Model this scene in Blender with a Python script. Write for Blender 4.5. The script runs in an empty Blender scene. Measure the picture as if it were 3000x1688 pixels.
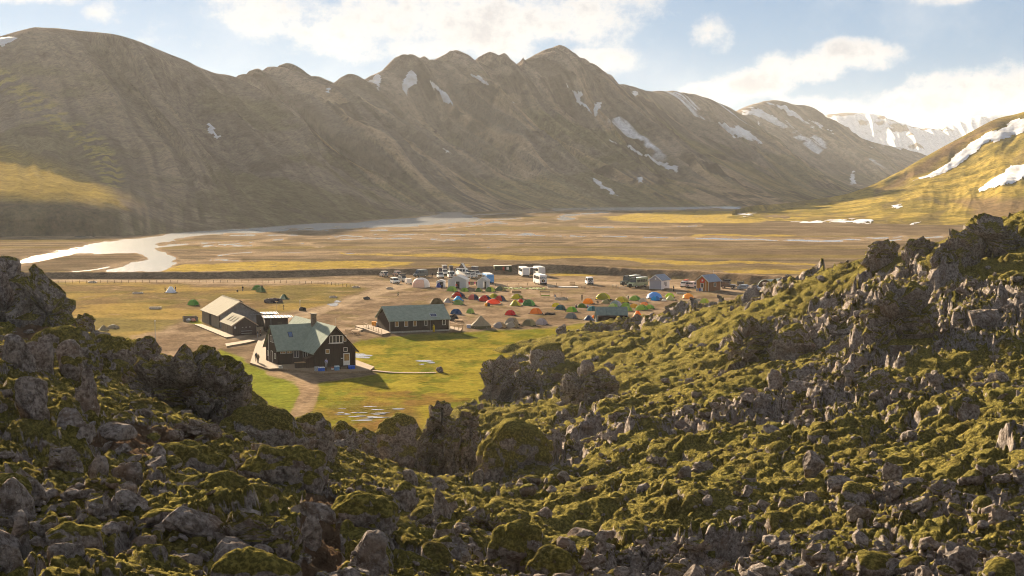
import bpy, bmesh, math, random
import numpy as np
from mathutils import Vector, Matrix
random.seed(7)
sc = bpy.context.scene

# ---------------------------------------------------------------- camera, sky, sun, exposure
K = 1.65                      # lens factor: 2600 px * K focal length for a 3000 px wide picture
F = 2600.0 * K
H = 34.5                      # eye height above the valley floor, metres
PITCH = math.atan(330.0 / F)
SUN_AZ = math.radians(-24)    # left of the viewing direction (+Y)
SUN_EL = math.radians(14.5)

cam_d = bpy.data.cameras.new("camera")
cam = bpy.data.objects.new("camera", cam_d)
sc.collection.objects.link(cam)
cam.location = (0, 0, H)
cam.rotation_euler = (math.pi / 2 - PITCH, 0, 0)
cam_d.sensor_width = 36
cam_d.lens = F / 3000 * 36
cam_d.clip_start = 0.5
cam_d.clip_end = 40000
sc.camera = cam

SKY_STRENGTH = 0.05
world = bpy.data.worlds.new("World")
sc.world = world
world.use_nodes = True

sun_d = bpy.data.lights.new("sun", 'SUN')
sun_d.energy = 5.0
sun_d.angle = math.radians(0.6)
sun_d.color = (1.0, 0.82, 0.58)
sun = bpy.data.objects.new("sun", sun_d)
sc.collection.objects.link(sun)
SUN_DIR = Vector((math.sin(SUN_AZ) * math.cos(SUN_EL), math.cos(SUN_AZ) * math.cos(SUN_EL), math.sin(SUN_EL)))
sun.rotation_euler = SUN_DIR.to_track_quat('Z', 'Y').to_euler()
sun.location = (-300, 500, 400)

vs = sc.view_settings
vs.view_transform = 'Standard'
vs.look = 'None'
vs.gamma = 1
vs.use_curve_mapping = False
vs.exposure = 2.5
sc.cycles.use_denoising = True
sc.cycles.filter_width = 0.95
sc.cycles.max_bounces = 4
sc.cycles.volume_bounces = 1
sc.cycles.diffuse_bounces = 2
sc.cycles.transparent_max_bounces = 6

# ---------------------------------------------------------------- node helpers
class NT:
    def __init__(s, tree):
        s.t = tree
    def n(s, typ, **kw):
        nd = s.t.nodes.new(typ)
        for k, v in kw.items():
            setattr(nd, k, v)
        return nd
    def set(s, sock, v):
        if isinstance(v, bpy.types.NodeSocket):
            s.t.links.new(v, sock)
        elif v is not None:
            sock.default_value = v
    def math(s, op, a, b=None, c=None, clamp=False):
        nd = s.n('ShaderNodeMath', operation=op, use_clamp=clamp)
        for i, v in enumerate((a, b, c)):
            if v is not None:
                s.set(nd.inputs[i], v)
        return nd.outputs[0]
    def noise(s, vec, scale, detail=4, rough=0.55, dist=0.0, dims='3D'):
        nd = s.n('ShaderNodeTexNoise', noise_dimensions=dims)
        s.set(nd.inputs['Vector'], vec)
        nd.inputs['Scale'].default_value = scale
        nd.inputs['Detail'].default_value = detail
        nd.inputs['Roughness'].default_value = rough
        nd.inputs['Distortion'].default_value = dist
        return nd.outputs[0]
    def voro(s, vec, scale, feature='F1'):
        nd = s.n('ShaderNodeTexVoronoi', feature=feature)
        s.set(nd.inputs['Vector'], vec)
        nd.inputs['Scale'].default_value = scale
        return nd.outputs['Distance']
    def sstep(s, x, a, b):
        nd = s.n('ShaderNodeMapRange', interpolation_type='SMOOTHSTEP')
        s.set(nd.inputs[0], x)
        nd.inputs[1].default_value = a
        nd.inputs[2].default_value = b
        return nd.outputs[0]
    def mix(s, f, a, b, blend='MIX'):
        nd = s.n('ShaderNodeMix', data_type='RGBA', blend_type=blend)
        s.set(nd.inputs[0], f)
        for i, v in ((6, a), (7, b)):
            if isinstance(v, (tuple, list)):
                v = (*v[:3], 1.0)
            s.set(nd.inputs[i], v)
        return nd.outputs[2]
    def bump(s, h, strength=0.5, dist=0.1, normal=None):
        nd = s.n('ShaderNodeBump')
        nd.inputs['Strength'].default_value = strength
        nd.inputs['Distance'].default_value = dist
        s.set(nd.inputs['Height'], h)
        if normal is not None:
            s.set(nd.inputs['Normal'], normal)
        return nd.outputs[0]

def new_mat(name):
    m = bpy.data.materials.new(name)
    m.use_nodes = True
    nt = NT(m.node_tree)
    b = m.node_tree.nodes['Principled BSDF']
    b.inputs['Specular IOR Level'].default_value = 0.3
    return m, nt, b

# ---------------------------------------------------------------- sky with clouds
def build_world():
    nt = NT(world.node_tree)
    bg = world.node_tree.nodes['Background']
    sky = nt.n('ShaderNodeTexSky', sky_type='NISHITA')
    sky.sun_disc = False
    sky.sun_elevation = SUN_EL
    sky.sun_rotation = SUN_AZ
    sky.altitude = 600
    sky.air_density = 1.0
    sky.dust_density = 0.25
    sky.ozone_density = 3.0
    tc = nt.n('ShaderNodeTexCoord')
    sep = nt.n('ShaderNodeSeparateXYZ')
    nt.set(sep.inputs[0], tc.outputs['Generated'])
    x, y, z = sep.outputs
    hyp = nt.math('SQRT', nt.math('ADD', nt.math('MULTIPLY', x, x), nt.math('MULTIPLY', y, y)))
    az = nt.math('ARCTAN2', x, y)
    el = nt.math('ARCTAN2', z, hyp)
    # turbulence in (azimuth, elevation)
    cmb = nt.n('ShaderNodeCombineXYZ')
    nt.set(cmb.inputs[0], az)
    nt.set(cmb.inputs[1], nt.math('MULTIPLY', el, 1.25))
    v = cmb.outputs[0]
    wob = nt.noise(v, 22, 5, 0.62, dims='2D')
    wob2 = nt.noise(v, 60, 6, 0.65, dims='2D')
    # cumulus banks: (azimuth px, elevation px, half widths px, weight)
    banks = [(330, 42, 60, 42, .72), (785, 48, 125, 62, 1.0), (110, -2, 160, 22, .8),
             (1010, 120, 120, 55, .95), (1200, 65, 190, 85, 1.05), (1270, 140, 210, 42, .95), (1420, 85, 210, 85, 1.1),
             (1640, 65, 210, 80, 1.05), (1700, 180, 160, 38, .95), (1800, 10, 120, 35, .8),
             (2085, 105, 66, 50, .88), (2090, 280, 85, 34, .95), (2200, 245, 100, 38, 1.0), (2350, 198, 125, 38, 1.0),
             (2500, 166, 120, 38, 1.0), (2420, 325, 200, 36, .9), (2650, 318, 190, 52, .95),
             (2900, 280, 210, 75, 1.0), (2740, 8, 90, 18, .75)]
    acc = None
    for (bx, by, rx, ry, wgt) in banks:
        baz = math.atan((bx - 1500) / F)
        bel = math.atan((514 - by) / F * math.cos(baz)) * 1.25
        q = nt.n('ShaderNodeVectorMath', operation='MULTIPLY_ADD')
        nt.set(q.inputs[0], v)
        q.inputs[1].default_value = (F / rx, F / ry / 1.25, 0)
        q.inputs[2].default_value = (-baz * F / rx, -bel * F / ry / 1.25, 0)
        dt = nt.n('ShaderNodeVectorMath', operation='DOT_PRODUCT')
        nt.set(dt.inputs[0], q.outputs[0]); nt.set(dt.inputs[1], q.outputs[0])
        g = nt.math('MULTIPLY_ADD', dt.outputs['Value'], -0.42, wgt)
        acc = nt.math('MAXIMUM', acc if acc is not None else -0.2, g)
    # the same kind of broken cumulus over the unseen sky, cover thickened for fill
    far = nt.noise(v, 5.0, 5, 0.6, dims='2D')
    inview = nt.math('MULTIPLY', nt.sstep(nt.math('ABSOLUTE', az), 0.40, 0.6), 1.0)
    above = nt.sstep(el, 0.16, 0.28)
    outside = nt.math('MAXIMUM', inview, above)
    rest = nt.math('MULTIPLY', nt.math('MULTIPLY', nt.sstep(far, 0.38, 0.60), outside), 1.0)
    acc = nt.math('MAXIMUM', acc, rest)
    dens = nt.math('ADD', acc, nt.math('ADD', nt.math('MULTIPLY', nt.math('SUBTRACT', wob, 0.5), 1.5),
                                       nt.math('MULTIPLY', nt.math('SUBTRACT', wob2, 0.5), 1.0)))
    mask = nt.sstep(dens, 0.18, 1.0)
    thin = nt.math('MULTIPLY', nt.sstep(nt.noise(v, 9, 6, 0.6, dims='2D'), 0.45, 0.85), 0.30)
    core = nt.sstep(nt.math('ADD', dens, nt.math('MULTIPLY', nt.math('SUBTRACT', nt.noise(v, 30, 5, .6, dims='2D'), 0.5), 1.1)), 0.70, 1.60)
    c = 1.0 / SKY_STRENGTH
    lit = (0.142 * c, 0.140 * c, 0.137 * c)
    shade = (0.094 * c, 0.094 * c, 0.098 * c)
    ccol = nt.mix(core, lit, shade)
    gm = nt.n('ShaderNodeGamma')
    nt.set(gm.inputs[0], sky.outputs[0]); gm.inputs[1].default_value = 0.38
    tint = nt.mix(1.0, gm.outputs[0], (0.45, 0.68, 0.98), 'MULTIPLY')
    skyc = nt.mix(thin, tint, (0.135 * c, 0.143 * c, 0.150 * c))
    out = nt.mix(nt.math('MULTIPLY', mask, 0.94), skyc, ccol)
    nt.set(bg.inputs[0], out)
    bg.inputs[1].default_value = SKY_STRENGTH
    world.cycles.sampling_method = 'MANUAL'
    world.cycles.sample_map_resolution = 512
build_world()

# ---------------------------------------------------------------- pixel -> world helpers (3000 px picture)
CP, SP = math.cos(PITCH), math.sin(PITCH)
def ray(px, py):
    xc = (px - 1500.0) / F
    yc = -(py - 844.0) / F
    return (xc, yc * SP + CP, yc * CP - SP)
def G(px, py, z=0.0):
    d = ray(px, py)
    t = (z - H) / d[2]
    return Vector((d[0] * t, d[1] * t, z))
def P(px, py, Y):
    d = ray(px, py)
    t = Y / d[1]
    return Vector((d[0] * t, Y, H + d[2] * t))
def to_px(X, Y, Z):
    zz = Z - H
    f = Y * CP - zz * SP
    u = Y * SP + zz * CP
    f = np.where(np.abs(f) < 1e-3, 1e-3, f)
    return 1500 + F * X / f, 844 - F * u / f

# ---------------------------------------------------------------- numpy noise
def vhash(ix, iy, iz, seed):
    with np.errstate(over='ignore'):
        h = (ix.astype(np.int64).astype(np.uint32) * np.uint32(0x9E3779B1)) ^ (iy.astype(np.int64).astype(np.uint32) * np.uint32(0x85EBCA77))
        if iz is not None:
            h = h ^ (iz.astype(np.int64).astype(np.uint32) * np.uint32(0xC2B2AE3D))
        h = h + np.uint32((seed * 0x27D4EB2F + 12345) & 0xFFFFFFFF)
        h ^= h >> np.uint32(15); h *= np.uint32(0x2C1B3C6D)
        h ^= h >> np.uint32(12); h *= np.uint32(0x297A2D39)
        h ^= h >> np.uint32(15)
    return h.astype(np.float64) / 4294967296.0
def _q(t):
    return t * t * t * (t * (t * 6 - 15) + 10)
def noise2(x, y, seed=0):
    ix, iy = np.floor(x), np.floor(y)
    fx, fy = _q(x - ix), _q(y - iy)
    a = vhash(ix, iy, None, seed); b = vhash(ix + 1, iy, None, seed)
    c = vhash(ix, iy + 1, None, seed); d = vhash(ix + 1, iy + 1, None, seed)
    return (a + (b - a) * fx) * (1 - fy) + (c + (d - c) * fx) * fy
def fbm2(x, y, octv=4, seed=0, gain=0.5):
    s = np.zeros_like(x); a = 1.0; tot = 0
    for o in range(octv):
        s += a * noise2(x, y, seed + o * 17); tot += a; a *= gain
        x, y = (x * 1.62 - y * 1.21) + 3.7, (x * 1.21 + y * 1.62) - 1.3
    return s / tot
def ridged2(x, y, octv=4, seed=0, gain=0.5):
    s = np.zeros_like(x); a = 1.0; tot = 0
    for o in range(octv):
        s += a * (1 - np.abs(2 * noise2(x, y, seed + o * 13) - 1)); tot += a; a *= gain
        x, y = (x * 1.62 - y * 1.21) + 1.7, (x * 1.21 + y * 1.62) + 9.3
    return s / tot
def noise3(x, y, z, seed=0):
    ix, iy, iz = np.floor(x), np.floor(y), np.floor(z)
    fx, fy, fz = _q(x - ix), _q(y - iy), _q(z - iz)
    def L(dz):
        a = vhash(ix, iy, iz + dz, seed); b = vhash(ix + 1, iy, iz + dz, seed)
        c = vhash(ix, iy + 1, iz + dz, seed); d = vhash(ix + 1, iy + 1, iz + dz, seed)
        return (a + (b - a) * fx) * (1 - fy) + (c + (d - c) * fx) * fy
    return L(0) * (1 - fz) + L(1) * fz
def fbm3(x, y, z, octv=4, seed=0, gain=0.5):
    s = np.zeros_like(x); a = 1.0; tot = 0
    for o in range(octv):
        s += a * noise3(x, y, z, seed + o * 17); tot += a; a *= gain
        x, y, z = x * 2.03 + 5.1, y * 2.03 - 2.7, z * 2.03 + 8.9
    return s / tot
def worley2(x, y, seed=0):
    ix, iy = np.floor(x), np.floor(y)
    f1 = np.full_like(x, 9.0); cid = np.zeros_like(x)
    for dx in (-1, 0, 1):
        for dy in (-1, 0, 1):
            cx, cy = ix + dx, iy + dy
            r = vhash(cx, cy, None, seed)
            d = np.hypot(cx + r - x, cy + vhash(cx, cy, None, seed + 5) - y)
            m = d < f1
            f1 = np.where(m, d, f1); cid = np.where(m, r, cid)
    return f1, cid
def blocks2(x, y, seed=0):
    """tilted flat cells, like broken slabs: height about -1..1, and the gap to the next cell"""
    ix, iy = np.floor(x), np.floor(y)
    f1 = np.full_like(x, 9.0); f2 = np.full_like(x, 9.0); hh = np.zeros_like(x)
    for dx in (-1, 0, 1):
        for dy in (-1, 0, 1):
            cx, cy = ix + dx, iy + dy
            r = vhash(cx, cy, None, seed)
            ex, ey = x - cx - r, y - cy - vhash(cx, cy, None, seed + 5)
            d = np.hypot(ex, ey)
            m = d < f1
            h = (vhash(cx, cy, None, seed + 7) * 2 - 1) + ex * (vhash(cx, cy, None, seed + 11) - .5) * 2.4 + ey * (vhash(cx, cy, None, seed + 13) - .5) * 2.4
            f2 = np.where(m, f1, np.minimum(f2, d))
            f1 = np.where(m, d, f1); hh = np.where(m, h, hh)
    return hh, f2 - f1
def worley3(x, y, z, seed=0):
    ix, iy, iz = np.floor(x), np.floor(y), np.floor(z)
    f1 = np.full_like(x, 9.0); f2 = np.full_like(x, 9.0); cid = np.zeros_like(x)
    for dx in (-1, 0, 1):
        for dy in (-1, 0, 1):
            for dz in (-1, 0, 1):
                cx, cy, cz = ix + dx, iy + dy, iz + dz
                r = vhash(cx, cy, cz, seed)
                d = np.sqrt((cx + r - x) ** 2 + (cy + vhash(cx, cy, cz, seed + 5) - y) ** 2 + (cz + vhash(cx, cy, cz, seed + 9) - z) ** 2)
                m = d < f1
                f2 = np.where(m, f1, np.minimum(f2, d))
                f1 = np.where(m, d, f1); cid = np.where(m, r, cid)
    return f1, f2, cid
def sst(x, a, b):
    t = np.clip((x - a) / (b - a), 0, 1)
    return t * t * (3 - 2 * t)
def poly_sd(px, py, poly, ys=1.0):
    """signed distance (inside positive) of points to a polygon; y stretched by ys"""
    q = np.array(poly, float); q[:, 1] *= ys
    y = py * ys
    n = len(q); best = np.full(px.shape, 1e9); ins = np.zeros(px.shape, bool)
    for i in range(n):
        x0, y0 = q[i]; x1, y1 = q[(i + 1) % n]
        ex, ey = x1 - x0, y1 - y0
        t = np.clip(((px - x0) * ex + (y - y0) * ey) / (ex * ex + ey * ey + 1e-9), 0, 1)
        best = np.minimum(best, (px - x0 - t * ex) ** 2 + (y - y0 - t * ey) ** 2)
        c = ((y0 > y) != (y1 > y)) & (px < (x1 - x0) * (y - y0) / (y1 - y0 + 1e-12) + x0)
        ins ^= c
    return np.where(ins, 1, -1) * np.sqrt(best)
def line_d(px, py, pts, ys=1.0):
    best = np.full(px.shape, 1e9)
    for i in range(len(pts) - 1):
        x0, y0 = pts[i]; x1, y1 = pts[i + 1]
        y0 *= ys; y1 *= ys
        ex, ey = x1 - x0, y1 - y0
        t = np.clip(((px - x0) * ex + (py * ys - y0) * ey) / (ex * ex + ey * ey + 1e-9), 0, 1)
        best = np.minimum(best, (px - x0 - t * ex) ** 2 + (py * ys - y0 - t * ey) ** 2)
    return np.sqrt(best)

# ---------------------------------------------------------------- mesh helpers
def np_mesh(name, verts, quads, smooth=True):
    me = bpy.data.meshes.new(name)
    v = np.ascontiguousarray(verts, dtype=np.float32).reshape(-1, 3)
    q = np.ascontiguousarray(quads, dtype=np.int32)
    me.vertices.add(len(v)); me.vertices.foreach_set("co", v.ravel())
    nq, k = q.shape
    me.loops.add(nq * k); me.loops.foreach_set("vertex_index", q.ravel())
    me.polygons.add(nq)
    me.polygons.foreach_set("loop_start", np.arange(0, nq * k, k, dtype=np.int32))
    me.polygons.foreach_set("use_smooth", np.full(nq, smooth))
    me.update(calc_edges=True)
    return me
def grid_quads(nr, nc):
    i = np.arange(nr * nc).reshape(nr, nc)
    return np.stack([i[:-1, :-1], i[:-1, 1:], i[1:, 1:], i[1:, :-1]], -1).reshape(-1, 4)
def add_attr(me, name, arr, kind='FLOAT'):
    if kind == 'FLOAT':
        a = me.attributes.new(name, 'FLOAT', 'POINT')
        a.data.foreach_set('value', np.ascontiguousarray(arr, dtype=np.float32).ravel())
    else:
        a = me.attributes.new(name, 'FLOAT_COLOR', 'POINT')
        c = np.ones((len(arr), 4), np.float32); c[:, :3] = arr
        a.data.foreach_set('color', c.ravel())
def link(name, me, mat=None, parent=None, kind=None):
    o = bpy.data.objects.new(name, me)
    sc.collection.objects.link(o)
    if mat is not None and len(me.materials) == 0:
        me.materials.append(mat)
    if parent is not None:
        o.parent = parent
    if kind:
        o["kind"] = kind
    return o
def lerp3(a, b, t):
    return np.asarray(a) * (1 - t[..., None]) + np.asarray(b) * t[..., None]
# ================================================================ SETTING: valley floor
def mat_ground():
    m, nt, b = new_mat("valley_ground")
    at = nt.n('ShaderNodeAttribute', attribute_name='Col')
    geo = nt.n('ShaderNodeNewGeometry')
    p = geo.outputs['Position']
    n1 = nt.noise(p, 0.9, 8, 0.72)
    n2 = nt.noise(p, 0.12, 4, 0.6)
    f = nt.math('ADD', nt.math('MULTIPLY', n1, 0.9), nt.math('MULTIPLY', n2, 0.5))
    sc_ = nt.math('ADD', nt.math('MULTIPLY', nt.math('SUBTRACT', f, 0.7), 2.5), 1.0)
    vm = nt.n('ShaderNodeVectorMath', operation='SCALE')
    nt.set(vm.inputs[0], at.outputs['Color']); nt.set(vm.inputs[3], sc_)
    nt.set(b.inputs['Base Color'], vm.outputs[0])
    b.inputs['Roughness'].default_value = 0.95
    b.inputs['Specular IOR Level'].default_value = 0.0
    nt.set(b.inputs['Normal'], nt.bump(nt.noise(p, 1.2, 7, 0.7), 1.0, 0.4))
    return m

WATER = [
 [(40, 778), (76, 752), (180, 731), (300, 707), (404, 697), (520, 681), (757, 663), (900, 655), (1000, 650), (1140, 641), (1240, 633), (1285, 627), (1258, 615), (1290, 608), (1360, 609), (1350, 622), (1410, 638), (1385, 652), (1250, 660), (1000, 668), (800, 677), (610, 688), (530, 698), (470, 716), (454, 727), (490, 744), (530, 763), (500, 780), (449, 799), (300, 799), (385, 777), (424, 757), (424, 746), (394, 737), (303, 738), (202, 744), (116, 765)],
 [(1360, 605), (1500, 603), (1700, 602), (1950, 602), (2180, 605), (2170, 612), (1990, 613), (1860, 617), (1720, 612), (1560, 613), (1420, 611)],
 [(1630, 640), (1650, 629), (1700, 622), (1790, 619), (1780, 624), (1710, 629), (1672, 634), (1690, 642), (1650, 645)],
]
STREAMS = [
 ([(1180, 690), (1300, 686), (1550, 687), (1870, 693), (2190, 702), (2420, 707), (2520, 703), (2640, 690)], 3.2),
 ([(2440, 706), (2540, 697), (2700, 695), (2760, 690)], 3.0), ([(2560, 708), (2640, 703), (2720, 706)], 2.0),
 ([(540, 684), (760, 687), (1000, 691), (1270, 689)], 2.4), ([(600, 722), (660, 719), (705, 715), (760, 708), (830, 702)], 3.4),
 ([(520, 763), (580, 760), (640, 756), (700, 757)], 2.6), ([(640, 745), (700, 738), (740, 735)], 1.6),
 ([(460, 722), (560, 712), (700, 706)], 2.0), ([(900, 672), (1100, 675), (1300, 668), (1450, 652), (1600, 655)], 2.2),
 ([(1290, 640), (1420, 628), (1560, 621), (1700, 612)], 2.6), ([(1100, 655), (1260, 652), (1420, 645), (1520, 640)], 2.4),
 ([(1000, 700), (1180, 698), (1400, 701)], 1.2), ([(1700, 660), (1900, 664), (2050, 660)], 1.2),
 ([(205, 797), (270, 790), (330, 781), (400, 772)], 3.0),
]
YELLOW = [
 [(440, 800), (500, 783), (540, 772), (700, 762), (900, 764), (1100, 767), (1235, 771), (1180, 780), (1050, 788), (900, 794), (700, 800)],
 [(990, 739), (1200, 743), (1500, 746), (1800, 754), (2131, 765), (2400, 773), (2400, 780), (2100, 774), (1700, 761), (1300, 755), (1000, 745)],
 [(1760, 636), (1850, 625), (2000, 617), (2150, 617), (2300, 645), (2150, 654), (1950, 650), (1800, 646)],
 [(2110, 792), (2300, 788), (2560, 788), (2520, 800), (2300, 802), (2140, 801)],
 [(1320, 779), (1345, 772), (1385, 774), (1370, 781)],
 [(1600, 800), (1700, 798), (1790, 803), (1750, 810), (1640, 811)],
 [(1950, 690), (2100, 686), (2330, 690), (2300, 695), (2050, 694)],
]
GREEN = [
 [(1015, 1012), (1060, 995), (1150, 984), (1330, 974), (1480, 967), (1600, 960), (1720, 946), (1900, 960), (2100, 1100), (1900, 1300), (1400, 1500), (900, 1400), (760, 1280), (870, 1210), (905, 1180), (925, 1125), (1100, 1096), (1030, 1055)],
 [(640, 1020), (700, 1045), (735, 1070), (790, 1092), (850, 1108), (885, 1140), (880, 1180), (850, 1240), (600, 1300), (400, 1200), (560, 1080)],
 [(560, 925), (620, 955), (640, 966), (622, 968), (575, 950), (535, 935)],
]
FIELD = [(150, 832), (600, 832), (1000, 836), (1065, 850), (960, 890), (860, 912), (700, 925), (560, 940), (380, 985), (150, 1050), (0, 950)]
BRAND = [([(150, 822), (600, 825), (1000, 826), (1250, 832), (1700, 829), (2050, 842), (2500, 862)], 10.0),
         ([(1190, 836), (1120, 852), (1020, 885), (930, 918), (800, 950), (690, 985)], 17.0)]

def valley_floor():
    tx = np.concatenate([np.linspace(-0.95, -0.44, 26)[:-1], np.linspace(-0.44, 0.44, 880), np.linspace(0.44, 0.95, 26)[1:]])
    py = np.concatenate([np.arange(536.0, 600, 2.5), np.arange(600, 860, 1.25), np.arange(860, 1290, 2.2)])
    Yd = np.array([G(1500, p).y for p in py])
    Yd = np.concatenate([[9300.0, 8000.0, 7000.0], Yd[Yd < 6500], np.linspace(Yd[-1] * .95, 4, 18), [-60.0, -300.0]])
    X = Yd[:, None] * tx[None, :]
    X[-3:, :] = np.linspace(-400, 400, len(tx))[None, :]
    Yg = np.repeat(Yd[:, None], len(tx), 1)
    Z = np.zeros_like(X)
    PX, PY = to_px(X, Yg, Z)
    front = Yg > 60
    # warp so that outlines wander
    wx = (fbm2(X / 30, Yg / 60, 4, 3) - .5)
    wy = (fbm2(X / 30 + 40, Yg / 60 + 9, 4, 5) - .5)
    sy = np.clip((PY - 514) / 300, 0.05, 2)
    QX = PX + wx * 60 * sy + (fbm2(X / 6, Yg / 14, 3, 8) - .5) * 16
    QY = PY + wy * 22 * sy + (fbm2(X / 6 + 7, Yg / 14, 3, 11) - .5) * 4 * sy
    YS = 3.0
    # --- water depth
    wat = np.full(X.shape, -99.0)
    for poly in WATER:
        wat = np.maximum(wat, poly_sd(QX, QY, poly, YS) / 6)
    for pts, w in STREAMS:
        d = line_d(QX, QY, pts, YS)
        wat = np.maximum(wat, (w - d * .55 + (fbm2(X / 20, Yg / 40, 3, 21) - .5) * 5) / 3)
    # low braided scrapes over the whole gravel plain
    braid = np.maximum(ridged2(X / 90 + Yg / 900, Yg / 60 + wx * .9, 2, 31), ridged2(X / 60, Yg / 34 + wx * 1.2, 2, 37) - .01)
    reg = sst(PY, 612, 650) * (1 - sst(PY, 735, 770)) * (1 - sst(np.abs(PX - 900), 700, 1100) * .55)
    wat = np.where(front & (PY < 806), wat, -99)
    scrape = (braid - 0.885 - .10 * (1 - sst(fbm2(X / 150, Yg / 200, 3, 39), .38, .60))) * 22 * reg - (1 - reg) * 6
    wat2 = np.where(front, np.maximum(wat, scrape), -99)
    wat2 = wat2 - 2.2 * sst(fbm2(X / 12, Yg / 30, 4, 43), .50, .72) * (wat2 > 0) * (wat2 < 3)
    depth = sst(wat2, -0.6, 0.9)
    Z = -0.62 * depth + 0.10 * (fbm2(X / 9, Yg / 9, 3, 41) - .5) * (PY > 600)
    Z -= 0.15 * sst(wat2, -3, 0) * (1 - depth)
    # ---------- colours
    n_l = fbm2(X / 70, Yg / 140, 4, 51)
    n_m = fbm2(X / 14, Yg / 30, 4, 53)
    n_s = fbm2(X / 3, Yg / 5, 3, 57)
    streak = fbm2(X / 160, Yg / 16, 4, 59)
    col = lerp3((.145, .104, .066), (.225, .165, .106), sst(n_m * .6 + streak * .6, .40, .78))
    col = lerp3(col, (.085, .066, .036), .75 * sst(streak, .60, .74))                 # dark wet streaks
    col = lerp3(col, (.200, .150, .040), .55 * sst(fbm2(X / 200, Yg / 26, 4, 61), .56, .70) * (PY < 800))   # thin grass streaks
    col = lerp3(col, (.33, .235, .15), .8 * sst(wat2, -2.6, -.6) * (1 - depth))         # pale silt by the water
    yel = np.zeros_like(X)
    for poly in YELLOW:
        yel = np.maximum(yel, sst(poly_sd(QX, QY, poly, YS) + (n_s - .5) * 12 + (n_m - .5) * 14, -3, 6))
    yel *= (1 - depth)
    col = lerp3(col, lerp3((.30, .21, .045), (.46, .33, .085), n_s), yel * (1 - .6 * sst(n_s, .62, .75)))
    # camp side of the bank
    camp = sst(PY, 806, 812) * front
    cc = lerp3((.205, .143, .092), (.315, .228, .150), sst(n_m * .5 + n_s * .5, .36, .66))
    cc = lerp3(cc, (.125, .088, .056), .6 * sst(fbm2(X / 9, Yg / 13, 4, 71), .58, .72))
    col = lerp3(col, cc, camp)
    fld = sst(poly_sd(QX, QY, FIELD, 2.0) + (n_m - .5) * 60, -12, 14) * camp
    fc = lerp3((.205, .140, .068), (.185, .145, .055), sst(n_m, .4, .62))
    fc = lerp3(fc, (.33, .225, .07), .75 * sst(fbm2(X / 26, Yg / 26, 4, 73), .52, .66))
    fc = lerp3(fc, (.32, .22, .13), .8 * sst(ridged2(X / 22, Yg / 16, 3, 75), .84, .92))
    col = lerp3(col, fc, fld)
    # olive fringe in front of the bank on the right, and scattered tufts
    tuft = sst(fbm2(X / 5, Yg / 8, 4, 79), .60, .70) * camp * (PY < 960)
    col = lerp3(col, (.17, .14, .045), tuft * .35)
    road = np.zeros_like(X)
    for pts, w in BRAND:
        d = line_d(QX * .5 + PX * .5, QY * .5 + PY * .5, pts, 2.2)
        road = np.maximum(road, 1 - sst(d + (n_s - .5) * 9, w * .8, w * 1.35))
    col = lerp3(col, lerp3((.33, .24, .155), (.43, .32, .215), n_s), road * camp * .9)
    mead = np.zeros_like(X)
    for i, poly in enumerate(GREEN):
        mead = np.maximum(mead, sst(poly_sd(QX * .4 + PX * .6, QY * .4 + PY * .6, poly, 1.6) + (n_s - .5) * 16 + (n_m - .5) * 10, -5, 6))
    mc = lerp3((.180, .165, .024), (.285, .230, .036), sst(n_m, .35, .65))
    mc = lerp3(mc, (.36, .26, .045), .65 * sst(fbm2(X / 16, Yg / 22, 4, 83), .50, .64) * (1 - sst(PY, 1010, 1080)))
    mc = lerp3(mc, (.180, .098, .035), .75 * sst(fbm2(X / 11, Yg / 15, 4, 87), .51, .62) * sst(PY, 1095, 1150) * sst(PX, 980, 1060))
    mc = lerp3(mc, (.10, .135, .02), .6 * sst(n_s, .55, .7))
    mc = lerp3(mc, (.20, .215, .032), .7 * (1 - sst(PX, 870, 930)))
    col = lerp3(col, mc, mead * camp)
    pth = 1 - sst(line_d(PX + wx * 12, PY, [(800, 1078), (880, 1100), (905, 1130), (905, 1165), (880, 1210), (860, 1240)], 1.0) + (n_s - .5) * 12, 22, 31)
    pth *= sst(PY, 1084, 1092)
    col = lerp3(col, lerp3((.26, .175, .105), (.37, .26, .165), n_s), pth * .95)
    # bog in front of the lava
    bog = sst(poly_sd(QX, QY, [(900, 1195), (1080, 1175), (1200, 1170), (1230, 1230), (1130, 1270), (900, 1280)], 1.0), -25, 25)
    col = lerp3(col, (.17, .085, .04), bog * .6 * sst(n_m, .38, .55))
    col = col * (.66 + .26 * (n_l[..., None] - .5))
    V = np.stack([X, Yg, Z], -1).reshape(-1, 3)
    me = np_mesh("valley_floor", V, grid_quads(*X.shape)[:, ::-1])
    add_attr(me, 'Col', np.clip(col, 0.01, 1).reshape(-1, 3), 'COLOR')
    link("valley_floor", me, mat_ground(), kind="structure")

    # water sheet: the floor dips below it in the channels
    m, nt, b = new_mat("river_water")
    geo = nt.n('ShaderNodeNewGeometry')
    mp = nt.n('ShaderNodeMapping'); mp.inputs['Scale'].default_value = (1, .45, 1)
    nt.set(mp.inputs[0], geo.outputs['Position'])
    h = nt.math('ADD', nt.noise(mp.outputs[0], 0.55, 4, 0.6), nt.math('MULTIPLY', nt.noise(mp.outputs[0], 2.4, 3, .6), .4))
    nt.set(b.inputs['Normal'], nt.bump(h, 0.8, 0.32))
    nt.set(b.inputs['Base Color'], nt.mix(nt.noise(mp.outputs[0], 0.05, 3), (.16, .165, .165), (.22, .215, .20)))
    b.inputs['Roughness'].default_value = 0.20
    b.inputs['Specular IOR Level'].default_value = 0.35
    ys = np.array([500.0, 600, 800, 1100, 1500, 2000, 2600])
    xs = np.linspace(-0.6, 0.6, 9)
    XX = ys[:, None] * xs[None]; YY = np.repeat(ys[:, None], 9, 1)
    me = np_mesh("river", np.stack([XX, YY, np.full_like(XX, -0.27)], -1), grid_quads(7, 9)[:, ::-1])
    link("river", me, m, kind="structure")
valley_floor()

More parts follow.
